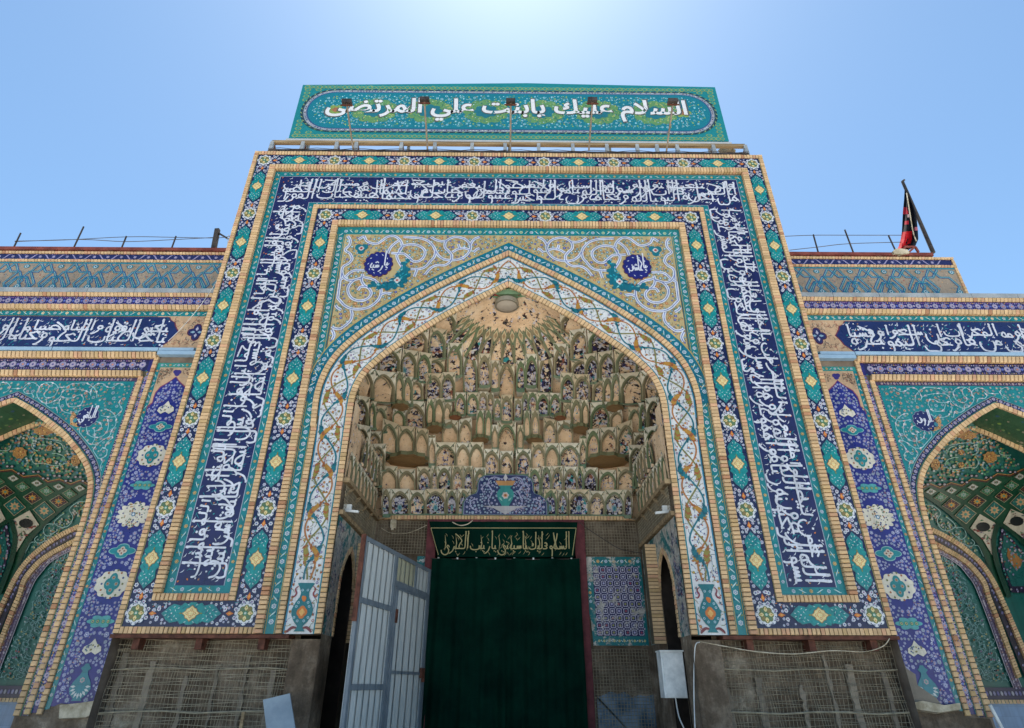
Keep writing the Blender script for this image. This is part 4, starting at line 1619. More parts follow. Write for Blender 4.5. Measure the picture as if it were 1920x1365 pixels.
    scatter_flowers(fl, ax, 7.22, 8.32, 8.27, 2600, .010, (.016, .03), [(hx('8f6f5a'), hx('5f6a5a'), None), (hx('5f5a4a'), hx('8a4a3a'), None), (hx('d8c4a8'), hx('a07a6a'), None)], R, ('u', ax), 1.5, lambda u, v, r: clear(u, v, r), 2, [hx('6a5a44'), hx('4f5f54'), hx('9a5f4a')], hx('6f5f4c'))
    # bands
    def rowband(u0, u1, v0, v1, big, pitch, pal, w=.010, turn=False):
        c, h = (v0 + v1) / 2, (v1 - v0)
        n = int((u1 - u0) / pitch)
        for i in range(n):
            x = u0 + (i + .5) * (u1 - u0) / n
            X = (lambda a, b: (b, a)) if turn else (lambda a, b: (a, b))
            cc = R.choice(pal)
            a, b = X(x, c)
            fl.lobed(a, b, big, big, 8, .15, w, cc[0], R.random(), 24)
            fl.disc(a, b, big * .7, w + .002, cc[1], 8)
            fl.disc(a, b, big * .35, w + .004, cc[2], 6)
            for q in (-1, 1):
                a, b = X(x + pitch * .5, c + q * h * .0)
                fl.disc(a, b, big * .4, w, R.choice([hx('7a6fae'), hx('b0a0c0'), hx('5f6fc0')]), 6)
                for z in (.28, .5, .72):
                    a, b = X(x + pitch * z, c + q * h * .36)
                    fl.leaf(a, b, .05, .03, R.uniform(0, 3), w, R.choice([hx('9f7aa8'), hx('c0a4b0'), hx('8f8a60'), hx('8a5f9a'), hx('a9a6c8'), hx('c9a05a')]))
                a, b = X(x, c + q * h * .38)
                fl.leaf(a, b, .07, .03, pi / 2 if turn else 0, w, hx('8f87b8'))
    rowband(7.35, END, 10.06, 10.31, .075, .215, PALS)
    rowband(8.65, END, 8.20, 8.49, .085, .235, PALS)
    rowband(1.2, 8.1, 8.54, 8.61, .055, .22, PALS, .011, True)
    strip_motifs(fl, [(8.785, 1.2), (8.785, 7.9)], .12, .028, .010, .02, [(hx('b9a4b8'), hx('c9a070'), hx('7a3f4a'))], hx('b3a8c8'))
    strip_motifs(fl, [(8.85, 7.948), (END, 7.948)], .15, .035, .010, .02, [(hx('a894a8'), hx('c9a990'), hx('6a4f7a'))], hx('a8a0c0'))
    strip_motifs(fl, [(8.37, 1.3), (8.37, 8.3)], .27, .032, .012, .024, [(hx('b7c0c0'), hx('5f7f9a'), WHITE), (hx('c09a70'), hx('a8673a'), CREAM)])
    strip_motifs(fl, [(7.4, 1.3), (7.4, 2.5)], .27, .032, .012, .024)
    strip_motifs(fl, [(7.4, 8.34), (8.36, 8.34)], .2, .035, .012, .024)
    strip_motifs(fl, [(7.35, 9.81), (END, 9.81)], .30, .045, .010, .035, [(hx('d9d0b8'), hx('c9a24a'), WHITE), (hx('b7c9cc'), hx('7fa0b0'), WHITE)])
    strip_motifs(fl, [(7.35, 8.78), (END, 8.78)], .30, .028, .010, .02)
    # spandrel flowers and scrolls
    lim = both(woff(.28))

    def above(u, v, r=0):
        if u < 8.86 + r or u > END or v > 7.88 - r:
            return False
        for (a, b), (c, d) in zip(lim[:-1], lim[1:]):
            if a <= u <= c and c - a > 1e-6:
                return v - r > b + (d - b) * (u - a) / (c - a)
        return u > 8.86 + r and v > 4.9 and u < 8.95
    scr = [[(10, 900), (90, 890), (150, 940), (130, 1000), (60, 1040)], [(170, 980), (330, 970), (380, 920), (480, 895), (560, 950), (560, 1020)],
           [(380, 960), (345, 1010), (380, 1050), (460, 1050), (490, 1120)], [(560, 960), (640, 900), (700, 930), (690, 990), (640, 1040), (640, 1090), (700, 1110), (790, 1070), (830, 980), (800, 920), (720, 890), (640, 900)],
           [(830, 960), (930, 960), (1010, 920), (1100, 905), (1230, 900), (1330, 960), (1380, 1030), (1380, 1110)], [(560, 970), (530, 1060), (570, 1140), (660, 1190), (770, 1160), (860, 1090), (900, 1020), (960, 990), (1080, 985), (1180, 1000), (1270, 1030), (1300, 1080)],
           [(1290, 1060), (1310, 980), (1370, 920), (1460, 905), (1520, 950), (1600, 960), (1680, 910), (1730, 905), (1770, 930)], [(870, 1095), (940, 1110), (1040, 1110), (1090, 1080), (1160, 1070), (1190, 1130), (1140, 1220), (1050, 1240), (970, 1220), (945, 1150), (955, 1110)],
           [(880, 1090), (845, 1180), (870, 1260), (920, 1310), (1010, 1330), (1090, 1320), (1150, 1280)], [(670, 1140), (665, 1210), (700, 1250), (800, 1250), (820, 1300), (820, 1360)]]
    scr2 = [[(1730, 60), (1700, 130), (1740, 220), (1640, 310), (1560, 320), (1440, 300)], [(1490, 210), (1580, 240), (1650, 320), (1650, 430), (1600, 500), (1560, 590), (1480, 640), (1380, 705), (1270, 700), (1180, 650), (1135, 560), (1150, 460), (1210, 380)],
            [(1520, 330), (1550, 410), (1530, 510), (1480, 580), (1400, 610), (1310, 600), (1250, 550), (1240, 460), (1290, 400), (1380, 385), (1450, 430), (1430, 490), (1360, 520), (1340, 480), (1360, 470)], [(1345, 520), (1355, 620), (1320, 690)],
            [(1380, 710), (1330, 800), (1340, 880), (1420, 910), (1510, 870), (1525, 790), (1470, 760), (1430, 800)], [(1500, 760), (1530, 680), (1600, 620), (1590, 600), (1540, 610)], [(1430, 910), (1460, 950), (1430, 1020), (1420, 1070), (1450, 1080)]]
    for c, oy in [(q, 600) for q in scr] + [(q, 740) for q in scr2]:
        P = []
        for x, y in c:
            pt = at(x * .13187, oy + y * .13187, .55)
            P.append((-pt.x, pt.z))
        P = [q for q in spline(P, 5) if above(q[0], q[1], .01)]
        if len(P) > 3:
            fl.ribbon(P, .014, .012, hx('9fcdd4'))
            k = 0
            for i in range(3, len(P) - 3, 9):
                fl.leaf(P[i][0], P[i][1], .09, .04, atan2(P[i + 1][1] - P[i][1], P[i + 1][0] - P[i][0]) + .3, .014, R.choice([hx('cfc4cc'), hx('c9a8a4'), hx('d9d6da')]))
    AVOID.clear()
    AVOID.append((9.62, 6.98, .27, .26))
    scatter_flowers(fl, 8.86, 4.9, WC, 7.88, 5200, .009, (.02, .05), [(hx('7f9aa0'), hx('b08a80'), hx('5f6f9a')), (hx('6f9a9c'), hx('c0b0a0'), None), (hx('8fb0b0'), hx('5f7fa0'), None), (hx('a9a094'), hx('b0705a'), None)], R, None, 1.9,
                    lambda u, v, r: above(u, v, r) and clear(u, v, r), 1.2, [hx('2f9f7f'), hx('8fa04f'), hx('1f6fa0'), hx('c0703a'), hx('4fa8a8')], hx('3f9aa0'))
    scatter_flowers(fl, WC, 6.0, END, 7.88, 2500, .009, (.02, .05), [(hx('7f9aa0'), hx('b08a80'), hx('5f6f9a')), (hx('6f9a9c'), hx('c0b0a0'), None)], R, None, 1.9, lambda u, v, r: above(u, v, r), 1.2, [hx('2f9f7f'), hx('8fa04f')], hx('3f9aa0'))
    # tan ornament
    P = []
    for x, y in [(1045, 240), (1100, 300), (1200, 450), (1100, 465), (1010, 430), (1000, 330)]:
        pt = at(x * .13187, 740 + y * .13187, .55)
        P.append((-pt.x, pt.z))
    fl.slabp(P, 0, .016, hx('b98f62'))
    cx, cz = sum(q[0] for q in P) / 6, sum(q[1] for q in P) / 6
    RR = random.Random(3)
    for _ in range(40):
        q = RR.choice(P)
        tt = sqrt(RR.random()) * .85
        fl.disc(cx + (q[0] - cx) * tt + RR.uniform(-.03, .03), cz + (q[1] - cz) * tt, .016, .018, RR.choice([hx('e0c890'), hx('8a4a30'), hx('d09a50'), hx('6a5a3a')]), 5)
    fl.lobed(cx, cz, .05, .06, 4, .2, .020, hx('3a7f90'), 0, 12)
    fl.build('floral_inlay', M_TILE, w_, 'stuff')
    # roundel (text must not be mirrored)
    t = MB(Fr((0, .55, 0), (1, 0, 0), (0, 0, 1), (0, -1, 0)))
    cx, cz = s * 9.62, 6.98
    t.lobed(cx, cz, .27, .27, 12, .09, .016, hx('7a8aa0'), 0, 48, slab=0)
    t.lobed(cx, cz, .255, .255, 12, .09, .019, hx('1d1f5e'), 0, 48)
    pen_box(t, 'الباقي' if s < 0 else 'الرؤف', cx, cz, .36, .42, .023, .028)
    for k in range(9):
        a = 2 * pi * k / 9
        t.leaf(cx + .2 * cos(a), cz + .2 * sin(a), .05, .02, a + 1, .022, CALW)
    t.build('roundel', M_TILE, w_)
    # inscription
    c = MB(Fr((0, .55, 0), (1, 0, 0), (0, 0, 1), (0, -1, 0)))
    tip = [(s * 8.18, 9.28), (s * 8.30, 9.45), (s * 8.34, 9.55), (s * 8.46, 9.62), (s * 8.52, 9.71), (s * END, 9.71), (s * END, 8.825), (s * 8.52, 8.825), (s * 8.42, 8.93), (s * 8.32, 9.02), (s * 8.28, 9.13)]
    c.rect(min(s * 7.2, s * 8.8), 8.82, max(s * 7.2, s * 8.8), 9.74, .005, PEACH)
    c.poly([(x - s * .03, z) for x, z in tip], .0075, hx('7a2f3f'))
    c.poly(tip, .009, hx('1a2860'))
    RR = random.Random(8)
    for _ in range(150):
        x, z = s * RR.uniform(7.3, 8.5), RR.uniform(8.86, 9.7)
        if abs(x - s * 7.72) / .24 + abs(z - 9.27) / .28 < 1 or (s * x > 8.1 and abs(z - 9.27) < .55 * (s * x - 8.1) / .4):
            continue
        tt = RR.uniform(0, 6.28)
        c.ribbon([(x + (.02 + .012 * q) * cos(tt + q * .6), z + (.02 + .012 * q) * sin(tt + q * .6)) for q in range(6)], .014, .007, RR.choice([hx('6f5648'), hx('4f5a50'), hx('9a5a48'), hx('d9c4ac')]), taper=True)
    c.lobed(s * 7.72, 9.27, .23, .25, 4, .38, .009, hx('5a2338'), 0, 40, slab=0)
    c.lobed(s * 7.72, 9.27, .20, .22, 4, .38, .012, hx('26275e'), 0, 40)
    for q in range(4):
        c.leaf(s * 7.72 + .09 * cos(q * pi / 2), 9.27 + .1 * sin(q * pi / 2), .13, .075, q * pi / 2, .014, [hx('8fb0c8'), hx('b9b6d0')][q % 2])
    inscription(c, 'يا يحيى خذ الكتاب بقوة وآتيناه الحكم صبيا وحنانا من لدنا وزكاة وكان تقيا' if s < 0 else 'رب فخرج على قومه من المحراب فأوحى إليهم أن سبحوا بكرة وعشيا',
                -14.0 if s < 0 else 8.38, -8.38 if s < 0 else 14.0, 8.84, 9.70, 0, .014, RR, wd=.046, rows=2, uy=.29)
    c.build('calligraphy', M_TILE, w_)
    # bricks
    for (v, wd, w, sk) in ((10.32, .11, .04, .35), (9.90, .135, .09, .35), (8.505, .165, .09, .3), (8.01, .155, .09, .3)):
        a = 7.36 if v > 9 else (8.45 if v > 8.3 else 8.66)
        brick_line(B, fr, (a, v), (END, v), wd, w, .10, .014, sk)
    for (u, wd, z1, w) in ((8.42, .10, 8.66, .05), (8.64, .105, 8.02, .05), (7.26, .09, 2.4, .03)):
        brick_line(B, fr, (u, 1.12), (u, z1), -wd, w, .105)
    bc = both(woff(0.0)), both(woff(.112))
    brick_curve(B, fr, bc[0], bc[1], .05, .10)
    fr2 = Fr((0, 1.55, 0), (s, 0, 0), (0, 0, 1), (0, -1, 0))
    b2 = both(woff(-.13)), both(woff(-.005))
    brick_curve(B, fr2, b2[0], b2[1], .04, .10)
    bd = MB(fr)
    for (v, wd) in ((10.32, .11), (9.90, .14), (8.505, .165), (8.01, .155)):
        bd.rect(7.2 if v > 9 else 8.45, v - .004, END, v + wd + .004, .009, BC)
    for (u, wd) in ((8.42, .10), (8.64, .105)):
        bd.rect(u, 1.12, u + wd, 8.66 if u < 8.5 else 8.1, .0095, BC)
    strip(bd, bc[0], bc[1], .012, BC)
    bd.build('mortar_bed', M_PAINT, w_)

    # ---------------- inside the arch
    v = MB()
    zs = [0, .6, 1.27, 2, 3, 4.2, 4.5, 4.8, 5.1, 5.4, 5.7, 6, 6.3, 6.6, 6.9, 7.2, 7.5]
    us = [8.7 + .4 * i for i in range(15)]
    for a, b in zip(us[:-1], us[1:]):
        for z0, z1 in zip(zs[:-1], zs[1:]):
            v.add3([(s * a, vaultY(z0) + .02, z0), (s * b, vaultY(z0) + .02, z0), (s * b, vaultY(z1) + .02, z1), (s * a, vaultY(z1) + .02, z1)], hx('1c6058') if z0 >= 1.25 else hx('7f9cc0'))
    for (a, b) in zip(o0[:-1], o0[1:]):
        v.add3([(s * a[0], 1.58, a[1]), (s * b[0], 1.58, b[1]), (s * b[0], 3.5, b[1]), (s * a[0], 3.5, a[1])], hx('1c6058'))
    v.build('vault_shell', M_TILE, w_)
    so_ = MB()
    RR = random.Random(12)
    # soffit flowers on the reveal
    for (a, b) in zip(o0[:-1], o0[1:]):
        L = hypot(b[0] - a[0], b[1] - a[1]) or 1e-6
        nx, nz = (b[1] - a[1]) / L, -(b[0] - a[0]) / L
        for _ in range(int(L * 26)):
            tt, y = RR.random(), RR.uniform(.62, 1.5)
            x, z = a[0] + (b[0] - a[0]) * tt + nx * .004, a[1] + (b[1] - a[1]) * tt + nz * .004
            r = RR.uniform(.02, .045)
            dx, dz = (b[0] - a[0]) / L, (b[1] - a[1]) / L
            col = RR.choice([hx('6f8a5a'), hx('8f6a6a'), hx('3f5f7a'), hx('a9a08a'), hx('2f5a44'), hx('7f9a4f')])
            so_.add3([(s * (x + dx * r * cos(k)), y + r * sin(k), z + dz * r * cos(k)) for k in (0, 1.05, 2.1, 3.14, 4.2, 5.24)], col)
    so_.build('soffit_inlay', M_TILE, w_, 'stuff')
    K6 = lambda x, y: (1680 + x * .1612, 900 + y * .1612)
    K5 = lambda x, y: (1680 + x * .13187, 740 + y * .13187)

    def V3(pt, d, K=K6):
        q = hitV(*K(*pt), d)
        return (s * q.x, q.y, q.z)

    def inset(P, k):
        cx, cy = sum(a for a, b in P) / len(P), sum(b for a, b in P) / len(P)
        return [(cx + (a - cx) * k, cy + (b - cy) * k) for a, b in P]

    def dens(P, n=4):
        return [tuple(a[k] + (b[k] - a[k]) * i / n for k in (0, 1)) for a, b in zip(P, P[1:] + P[:1]) for i in range(n)]
    lat = MB()

    def fillV(P, d, col, step=30):
        xs, ys = [p[0] for p in P], [p[1] for p in P]

        def inside(x, y):
            c = False
            for (x0, y0), (x1, y1) in zip(P, P[1:] + P[:1]):
                if (y0 > y) != (y1 > y) and x < (x1 - x0) * (y - y0) / (y1 - y0) + x0:
                    c = not c
            return c
        y = min(ys)
        while y < max(ys):
            x = min(xs)
            while x < max(xs):
                if inside(x + step / 2, y + step / 2):
                    lat.add3([V3((x, y), d), V3((x + step, y), d), V3((x + step, y + step), d), V3((x, y + step), d)], col)
                x += step
            y += step
    zig = [(315, 100), (400, 55), (510, 100), (640, 45), (770, 75), (880, 0), (1050, 20), (1180, -60), (1330, -45), (1489, -120), (1560, -110)]
    lowb = [(320, 170), (520, 310), (700, 460), (860, 620), (1000, 800), (1100, 1050), (1220, 1365)]
    fillV(zig + [(1560, 900), (1489, 700), (1330, 560), (1200, 540), (1150, 700), (1160, 900), (1290, 1365)] + list(reversed(lowb)), .02, hx('17452f'), 18)

    def rib3(P, wd, d, col, K=K6):
        L_, R_ = [], []
        for i, p in enumerate(P):
            a, b = P[max(0, i - 1)], P[min(len(P) - 1, i + 1)]
            l = hypot(b[0] - a[0], b[1] - a[1]) or 1e-6
            nx, ny = -(b[1] - a[1]) / l * wd / 2, (b[0] - a[0]) / l * wd / 2
            L_.append(V3((p[0] + nx, p[1] + ny), d, K))
            R_.append(V3((p[0] - nx, p[1] - ny), d, K))
        n = len(P)
        lat.mesh3(L_ + R_, [(i, i + 1, n + i + 1, n + i) for i in range(n - 1)], col)
    rib3(zig, 16, .035, hx('4a2a24'))
    rib3([(x, y - 14) for x, y in zig], 9, .04, hx('a8793f'))
    rib3(spline(lowb, 5), 26, .07, hx('0f3a26'))
    rib3(spline([(1190, 500), (1140, 680), (1150, 850), (1200, 1050), (1320, 1365)], 6), 55, .08, hx('103a28'))
    rib3(spline([(1200, 510), (1330, 590), (1489, 740), (1560, 830)], 6), 40, .08, hx('103a28'))
    for (x, y) in [(c[0] + dx, c[1]) for c in zig[:-1] for dx in (0, 55)]:
        P = [(x + 26 * cos(k), y - 48 + 20 * sin(k)) for k in (0, 1.05, 2.1, 3.14, 4.2, 5.24)]
        lat.add3([V3(q, .045) for q in P], hx('2a1a28'))
        lat.add3([V3(q, .055) for q in inset(P, .6)], hx('a09aa0'))
    # floral strips, lilac border, motifs as loose flowers
    for _ in range(900):
        x, y = RR.uniform(300, 1560), RR.uniform(-620, 60)
        P = [(x + 16 * cos(k), y + 13 * sin(k)) for k in (0, 1.3, 2.5, 3.8, 5)]
        zt = None
        for (a, b), (c_, d_) in zip(zig[:-1], zig[1:]):
            if a <= x <= c_:
                zt = b + (d_ - b) * (x - a) / (c_ - a)
        if zt is None or y > zt - 85:
            continue
        lat.add3([V3(q, .03) for q in P], RR.choice([hx('7f8f8a'), hx('a08a6a'), hx('2f6f8a'), hx('8a5a4a'), hx('4f8f6a'), hx('a9b0b0'), hx('3f7a4f'), hx('b08a4a')]))
    for c_ in ([(760, 720), (940, 690), (1090, 690), (1170, 760), (1150, 830), (1080, 860)], [(720, 840), (760, 760), (840, 730)], [(700, 1010), (720, 940), (800, 900), (890, 890)], [(700, 1030), (780, 1060), (900, 1060), (1010, 1030), (1130, 1040), (1170, 960), (1140, 900)],
               [(1200, 700), (1240, 640), (1300, 650)], [(1460, 770), (1480, 840), (1560, 860), (1700, 850), (1760, 820)]):
        rib3(spline(c_, 5), 9, .04, hx('8fb0a8'), K5)
    for (x, y, a, b) in ((1340, 890, 90, 75), (560, 990, 60, 75), (930, 820, 40, 35), (930, 1000, 40, 40), (1010, 580, 130, 55)):
        P = [(x + a * (1 + .18 * (k % 2)) * cos(k * pi / 8), y + b * (1 + .18 * (k % 2)) * sin(k * pi / 8)) for k in range(16)]
        lat.add3([V3(q, .045, K5) for q in P], hx('a0763f'))
        for _ in range(30):
            tt, rr = RR.uniform(0, 6.28), sqrt(RR.random()) * .9
            lat.add3([V3((x + a * rr * cos(tt) + 9 * cos(k), y + b * rr * sin(tt) + 8 * sin(k)), .055, K5) for k in (0, 1.6, 3.1, 4.7)], RR.choice([hx('d0b070'), hx('5a3020'), hx('8a3a28'), hx('c98f40')]))
    # strip between lattice and brick arch
    rib3(spline([(335, 290), (430, 300), (520, 380), (480, 470), (520, 560), (600, 590), (690, 540), (640, 470), (580, 430)], 6), 8, .05, hx('8fb5b0'))
    rib3(spline([(690, 550), (780, 560), (815, 640), (760, 690), (650, 620)], 6), 8, .05, hx('8fb5b0'))
    rib3(spline([(800, 690), (810, 750), (880, 770), (915, 730), (880, 690)], 6), 8, .05, hx('8fb5b0'))
    rib3(spline([(910, 760), (960, 770), (1000, 850), (1020, 890)], 6), 8, .05, hx('8fb5b0'))
    for _ in range(240):
        i = RR.randrange(len(lowb) - 2)
        tt = RR.random()
        x = lowb[i][0] + (lowb[i + 1][0] - lowb[i][0]) * tt - RR.uniform(20, 160)
        y = lowb[i][1] + (lowb[i + 1][1] - lowb[i][1]) * tt + RR.uniform(20, 150)
        lat.add3([V3((x + 12 * cos(k), y + 12 * sin(k)), .03) for k in (0, 1.3, 2.5, 3.8, 5)], RR.choice([hx('6f8a8a'), hx('8a5a3a'), hx('2f6f5a'), hx('a9a9a0'), hx('7f8f4f')]))
    # lower panel: lilac border and arabesque
    lil = [(485, 815), (640, 890), (780, 985), (870, 1090), (950, 1200), (1020, 1365), (1110, 1600), (1220, 1900), (1330, 2200), (1420, 2420)]
    rib3(spline(lil, 5), 85, .03, hx('5a4a66'))
    rib3(spline([(x - 42, y + 12) for x, y in lil], 5), 8, .04, hx('a9a4b0'))
    rib3(spline([(x + 42, y - 12) for x, y in lil], 5), 8, .04, hx('a9a4b0'))
    for q in spline(lil, 9):
        for dx in (-20, 20):
            lat.add3([V3((q[0] + dx + 13 * cos(k), q[1] + RR.uniform(-9, 9) + 13 * sin(k)), .045) for k in (0, 1.3, 2.5, 3.8, 5)], RR.choice([hx('9a90a8'), hx('7a6a86'), hx('b0a4b0'), hx('8a6a70')]))
    for _ in range(420):
        y = RR.uniform(900, 2350)
        x0 = 520 + (y - 800) * .20
        x1 = 620 + (y - 900) * .52
        x = RR.uniform(x0, x1)
        c_ = RR.choice([hx('4f8a8a'), hx('7f9a9a'), hx('9aa9a8'), hx('8a4a3a'), hx('2f7a6a'), hx('6a5a7a'), hx('8f8a4f')])
        if RR.random() < .5:
            lat.add3([V3((x + 12 * cos(k), y + 12 * sin(k)), .03) for k in (0, 1.3, 2.5, 3.8, 5)], c_)
        else:
            tt = RR.uniform(0, 6.28)
            rib3([(x + (14 + 9 * k) * cos(tt + .5 * k), y + (14 + 9 * k) * sin(tt + .5 * k)) for k in range(6)], 6, .028, hx('6f9a9a'))
    lat.add3([(s * 8.8, 3.36, 1.34), (s * 14, 3.36, 1.34), (s * 14, 3.36, 1.58), (s * 8.8, 3.36, 1.58)], hx('2a2348'))
    for i in range(60):
        x = 8.85 + i * .085
        lat.add3([(s * (x + .03 * cos(k)), 3.35, 1.46 + .05 * sin(k)) for k in (0, 1.05, 2.1, 3.14, 4.2, 5.24)], [hx('8a84a8'), hx('5f5a90'), hx('a9a4b0')][i % 3])
        lat.add3([(s * (x + .005), 3.33, 1.255), (s * (x + .075), 3.33, 1.255), (s * (x + .075), 3.33, 1.335), (s * (x + .005), 3.33, 1.335)], brick_col())
    # lancet panel beyond the big rib
    lan = [(1225, 560), (1330, 660), (1489, 850), (1560, 950), (1560, 1310), (1345, 1310), (1250, 1050), (1190, 820)]
    fillV(lan, .03, hx('2a1f3a'), 15)
    fillV(inset(lan, .80), .04, hx('1c5f5a'), 12)
    for _ in range(120):
        q = RR.choice(lan)
        tt = RR.uniform(.84, .97) if RR.random() < .6 else RR.uniform(.1, .75)
        cx, cy = sum(a for a, b in lan) / len(lan), sum(b for a, b in lan) / len(lan)
        q2 = lan[(lan.index(q) + 1) % len(lan)]
        uu = RR.random()
        x, y = cx + (q[0] + (q2[0] - q[0]) * uu - cx) * tt, cy + (q[1] + (q2[1] - q[1]) * uu - cy) * tt
        lat.add3([V3((x + 12 * cos(k), y + 12 * sin(k)), .055) for k in (0, 1.3, 2.5, 3.8, 5)], RR.choice([hx('8a84a0'), hx('a9a0a0'), hx('8a5a4a'), hx('3f8a80'), hx('9a90b0')]))
    lat.add3([V3(q, .05) for q in [(1300, 790), (1380, 850), (1470, 930), (1450, 1010), (1400, 1050), (1330, 960), (1290, 880)]], hx('a5713f'))
    lat.build('vault_ornament', M_TILE, w_, 'stuff')
    # lattice tiles, each a piece of its own
    rows = [([(405, 135), (645, 122), (895, 82), (1165, 28), (1440, -40)], 66, 41, 'c4c2be', '6a4a34'), ([(520, 200), (785, 172), (1060, 125), (1345, 65), (1600, -10)], 84, 58, '2f6a44', '8f9a90'),
            ([(645, 290), (945, 250), (1255, 185), (1545, 105)], 108, 78, '3a1f26', 'b58338'), ([(810, 400), (1145, 350), (1450, 255)], 128, 112, '1f625c', 'c09a70')]
    for pts, a, b, c0, c1 in rows:
        for (x, y) in pts:
            k = MB()
            P = [(x - a, y + b * .12), (x - a * .05, y - b), (x + a, y - b * .12), (x + a * .05, y + b)]
            k.add3([V3(q, .05) for q in P], hx('b9a98a'))
            k.add3([V3(q, .056) for q in inset(P, .93)], hx('1a3a2c'))
            k.add3([V3(q, .062) for q in inset(P, .86)], hx(c0))
            st = [(x + a * (.5 if i % 2 == 0 else .28) * cos(pi / 8 * i), y + b * (.5 if i % 2 == 0 else .28) * sin(pi / 8 * i)) for i in range(16)]
            k.add3([V3(q, .068) for q in st], hx(c1))
            for i in range(8):
                tt = i * pi / 4
                k.add3([V3((x + a * .62 * cos(tt) * abs(cos(tt)) + 7 * cos(j), y + b * .62 * sin(tt) * abs(sin(tt)) + 6 * sin(j)), .068) for j in (0, 1.6, 3.1, 4.7)], hx('b0703a') if c0 == '3a1f26' else hx('7fa08a'))
            k.add3([V3((x + a * .16 * cos(j), y + b * .16 * sin(j)), .074) for j in (0, 1.05, 2.1, 3.14, 4.2, 5.24)], hx('4f8a7a'))
            k.build('lattice_tile', M_TILE, w_)
    for P, (hx_, hy_) in (([(975, 395), (1172, 510), (1120, 720), (1122, 880), (1010, 690), (865, 560)], (1015, 545)), ([(1335, 335), (1489, 400), (1560, 440), (1560, 740), (1489, 680), (1248, 500)], (1405, 480))):
        k = MB()
        k.add3([V3(q, .05) for q in P], hx('c4b8a4'))
        for _ in range(60):
            q = RR.choice(P)
            tt = sqrt(RR.random()) * .92
            cx, cy = sum(a for a, b in P) / len(P), sum(b for a, b in P) / len(P)
            k.add3([V3((cx + (q[0] - cx) * tt + RR.uniform(-20, 20) + 11 * cos(j), cy + (q[1] - cy) * tt + 11 * sin(j)), .058) for j in (0, 1.6, 3.1, 4.7)], RR.choice([hx('5a4030'), hx('8a3a30'), hx('3f6a4a'), hx('6a5a70')]))
        k.add3([V3((hx_ + 80 * cos(j * pi / 8), hy_ + 55 * sin(j * pi / 8)), .065) for j in range(16)], hx('16191c'))  # near-black disc paints in the shade of a hole that is not cut
        k.build('lattice_tile', M_TILE, w_, label='white kite tile with a dark disc painted for its round hole')
    # brick arches on the back wall
    for c_ in ([(410, 572), (560, 645), (730, 745), (860, 845), (980, 955), (1080, 1085), (1150, 1205), (1225, 1365), (1330, 1600), (1480, 1950), (1640, 2300)],
               [(455, 735), (600, 815), (740, 895), (860, 985), (960, 1095), (1035, 1205), (1085, 1365), (1180, 1600), (1310, 1950), (1440, 2300)]):
        P = spline(c_, 6)
        acc, last = 0, None
        for i in range(len(P) - 1):
            (x0, y0), (x1, y1) = P[i], P[i + 1]
            L = hypot(x1 - x0, y1 - y0) or 1e-6
            n = max(1, round(L / 34))
            for j in range(n):
                t0, t1 = (j + .08) / n, (j + .92) / n
                a0, b0 = x0 + (x1 - x0) * t0, y0 + (y1 - y0) * t0
                a1, b1 = x0 + (x1 - x0) * t1, y0 + (y1 - y0) * t1
                nx, ny = -(y1 - y0) / L * 25, (x1 - x0) / L * 25
                fq = [V3((a0 + nx, b0 + ny), .10), V3((a1 + nx, b1 + ny), .10), V3((a1 - nx, b1 - ny), .10), V3((a0 - nx, b0 - ny), .10)]
                B.append((fq, [(x, y + .11, z) for x, y, z in fq]))
    build_bricks(B, w_, 280)
    # navy ribbon between the two brick arches
    nb = MB()
    cc_ = [(445, 655), (580, 730), (735, 820), (860, 915), (970, 1025), (1058, 1145), (1120, 1285), (1205, 1480), (1395, 1950), (1540, 2300)]
    P = spline(cc_, 6)
    LL, RR_ = [], []
    for i, p_ in enumerate(P):
        a, b = P[max(0, i - 1)], P[min(len(P) - 1, i + 1)]
        l = hypot(b[0] - a[0], b[1] - a[1]) or 1e-6
        nx, ny = -(b[1] - a[1]) / l * 32, (b[0] - a[0]) / l * 32
        LL.append(V3((p_[0] + nx, p_[1] + ny), .05))
        RR_.append(V3((p_[0] - nx, p_[1] - ny), .05))
    n = len(P)
    nb.mesh3(LL + RR_, [(i, i + 1, n + i + 1, n + i) for i in range(n - 1)], hx('2a2030'))
    for i, q in enumerate(P):
        if i % 3 == 0:
            nb.add3([V3((q[0] + 15 * cos(k), q[1] + 15 * sin(k)), .06) for k in (0, 1.3, 2.5, 3.8, 5)], hx('8a84a0'))
        elif i % 3 == 1:
            nb.add3([V3((q[0] + 22 * cos(k) * (1 if k < 2 else .3), q[1] + 22 * sin(k)), .06) for k in (0, 1.3, 2.5, 3.8, 5)], hx('6a6490'))
    nb.build('arch_border', M_TILE, w_)

    # ---------------- set-back upper slab with the strapwork band
    fs = SLAB[s]
    S0 = 7.0
    SE = 12.36 if s > 0 else 15.0
    m = MB(fs)
    m.box(S0, 10.3, SE, 12.09, -3, -.01, hx('7d6c58'))
    m.build('parapet_core', M_CORE, w_)
    m = MB(fs)
    m.rect(S0, 11.82, SE, 12.01, .004, hx('23265c'))
    m.rect(S0, 10.3, SE, 11.74, .004, hx('a08f7c'))
    m.rect(S0, 11.68, SE, 11.735, .008, hx('2f7f96'))
    RR = random.Random(31)
    n = int((SE - 7.3) / .37)
    for i in range(n):
        x = 7.3 + i * .37
        m.flower(x, 11.915, .05, .008, hx('8a86b0'), hx('a8a0b8'))
        P = [(x + .09 + .03 * k, 11.915 + .075 * cos(pi * k / 6) * (1 if i % 2 else -1)) for k in range(7)]
        m.ribbon(P, .035, .009, hx('9f98c0'), taper=True)
        m.leaf(x + .06, 11.85, .06, .025, .4, .008, hx('6f6aa8'))
        m.leaf(x + .06, 11.98, .06, .025, -.4, .008, hx('6f6aa8'))
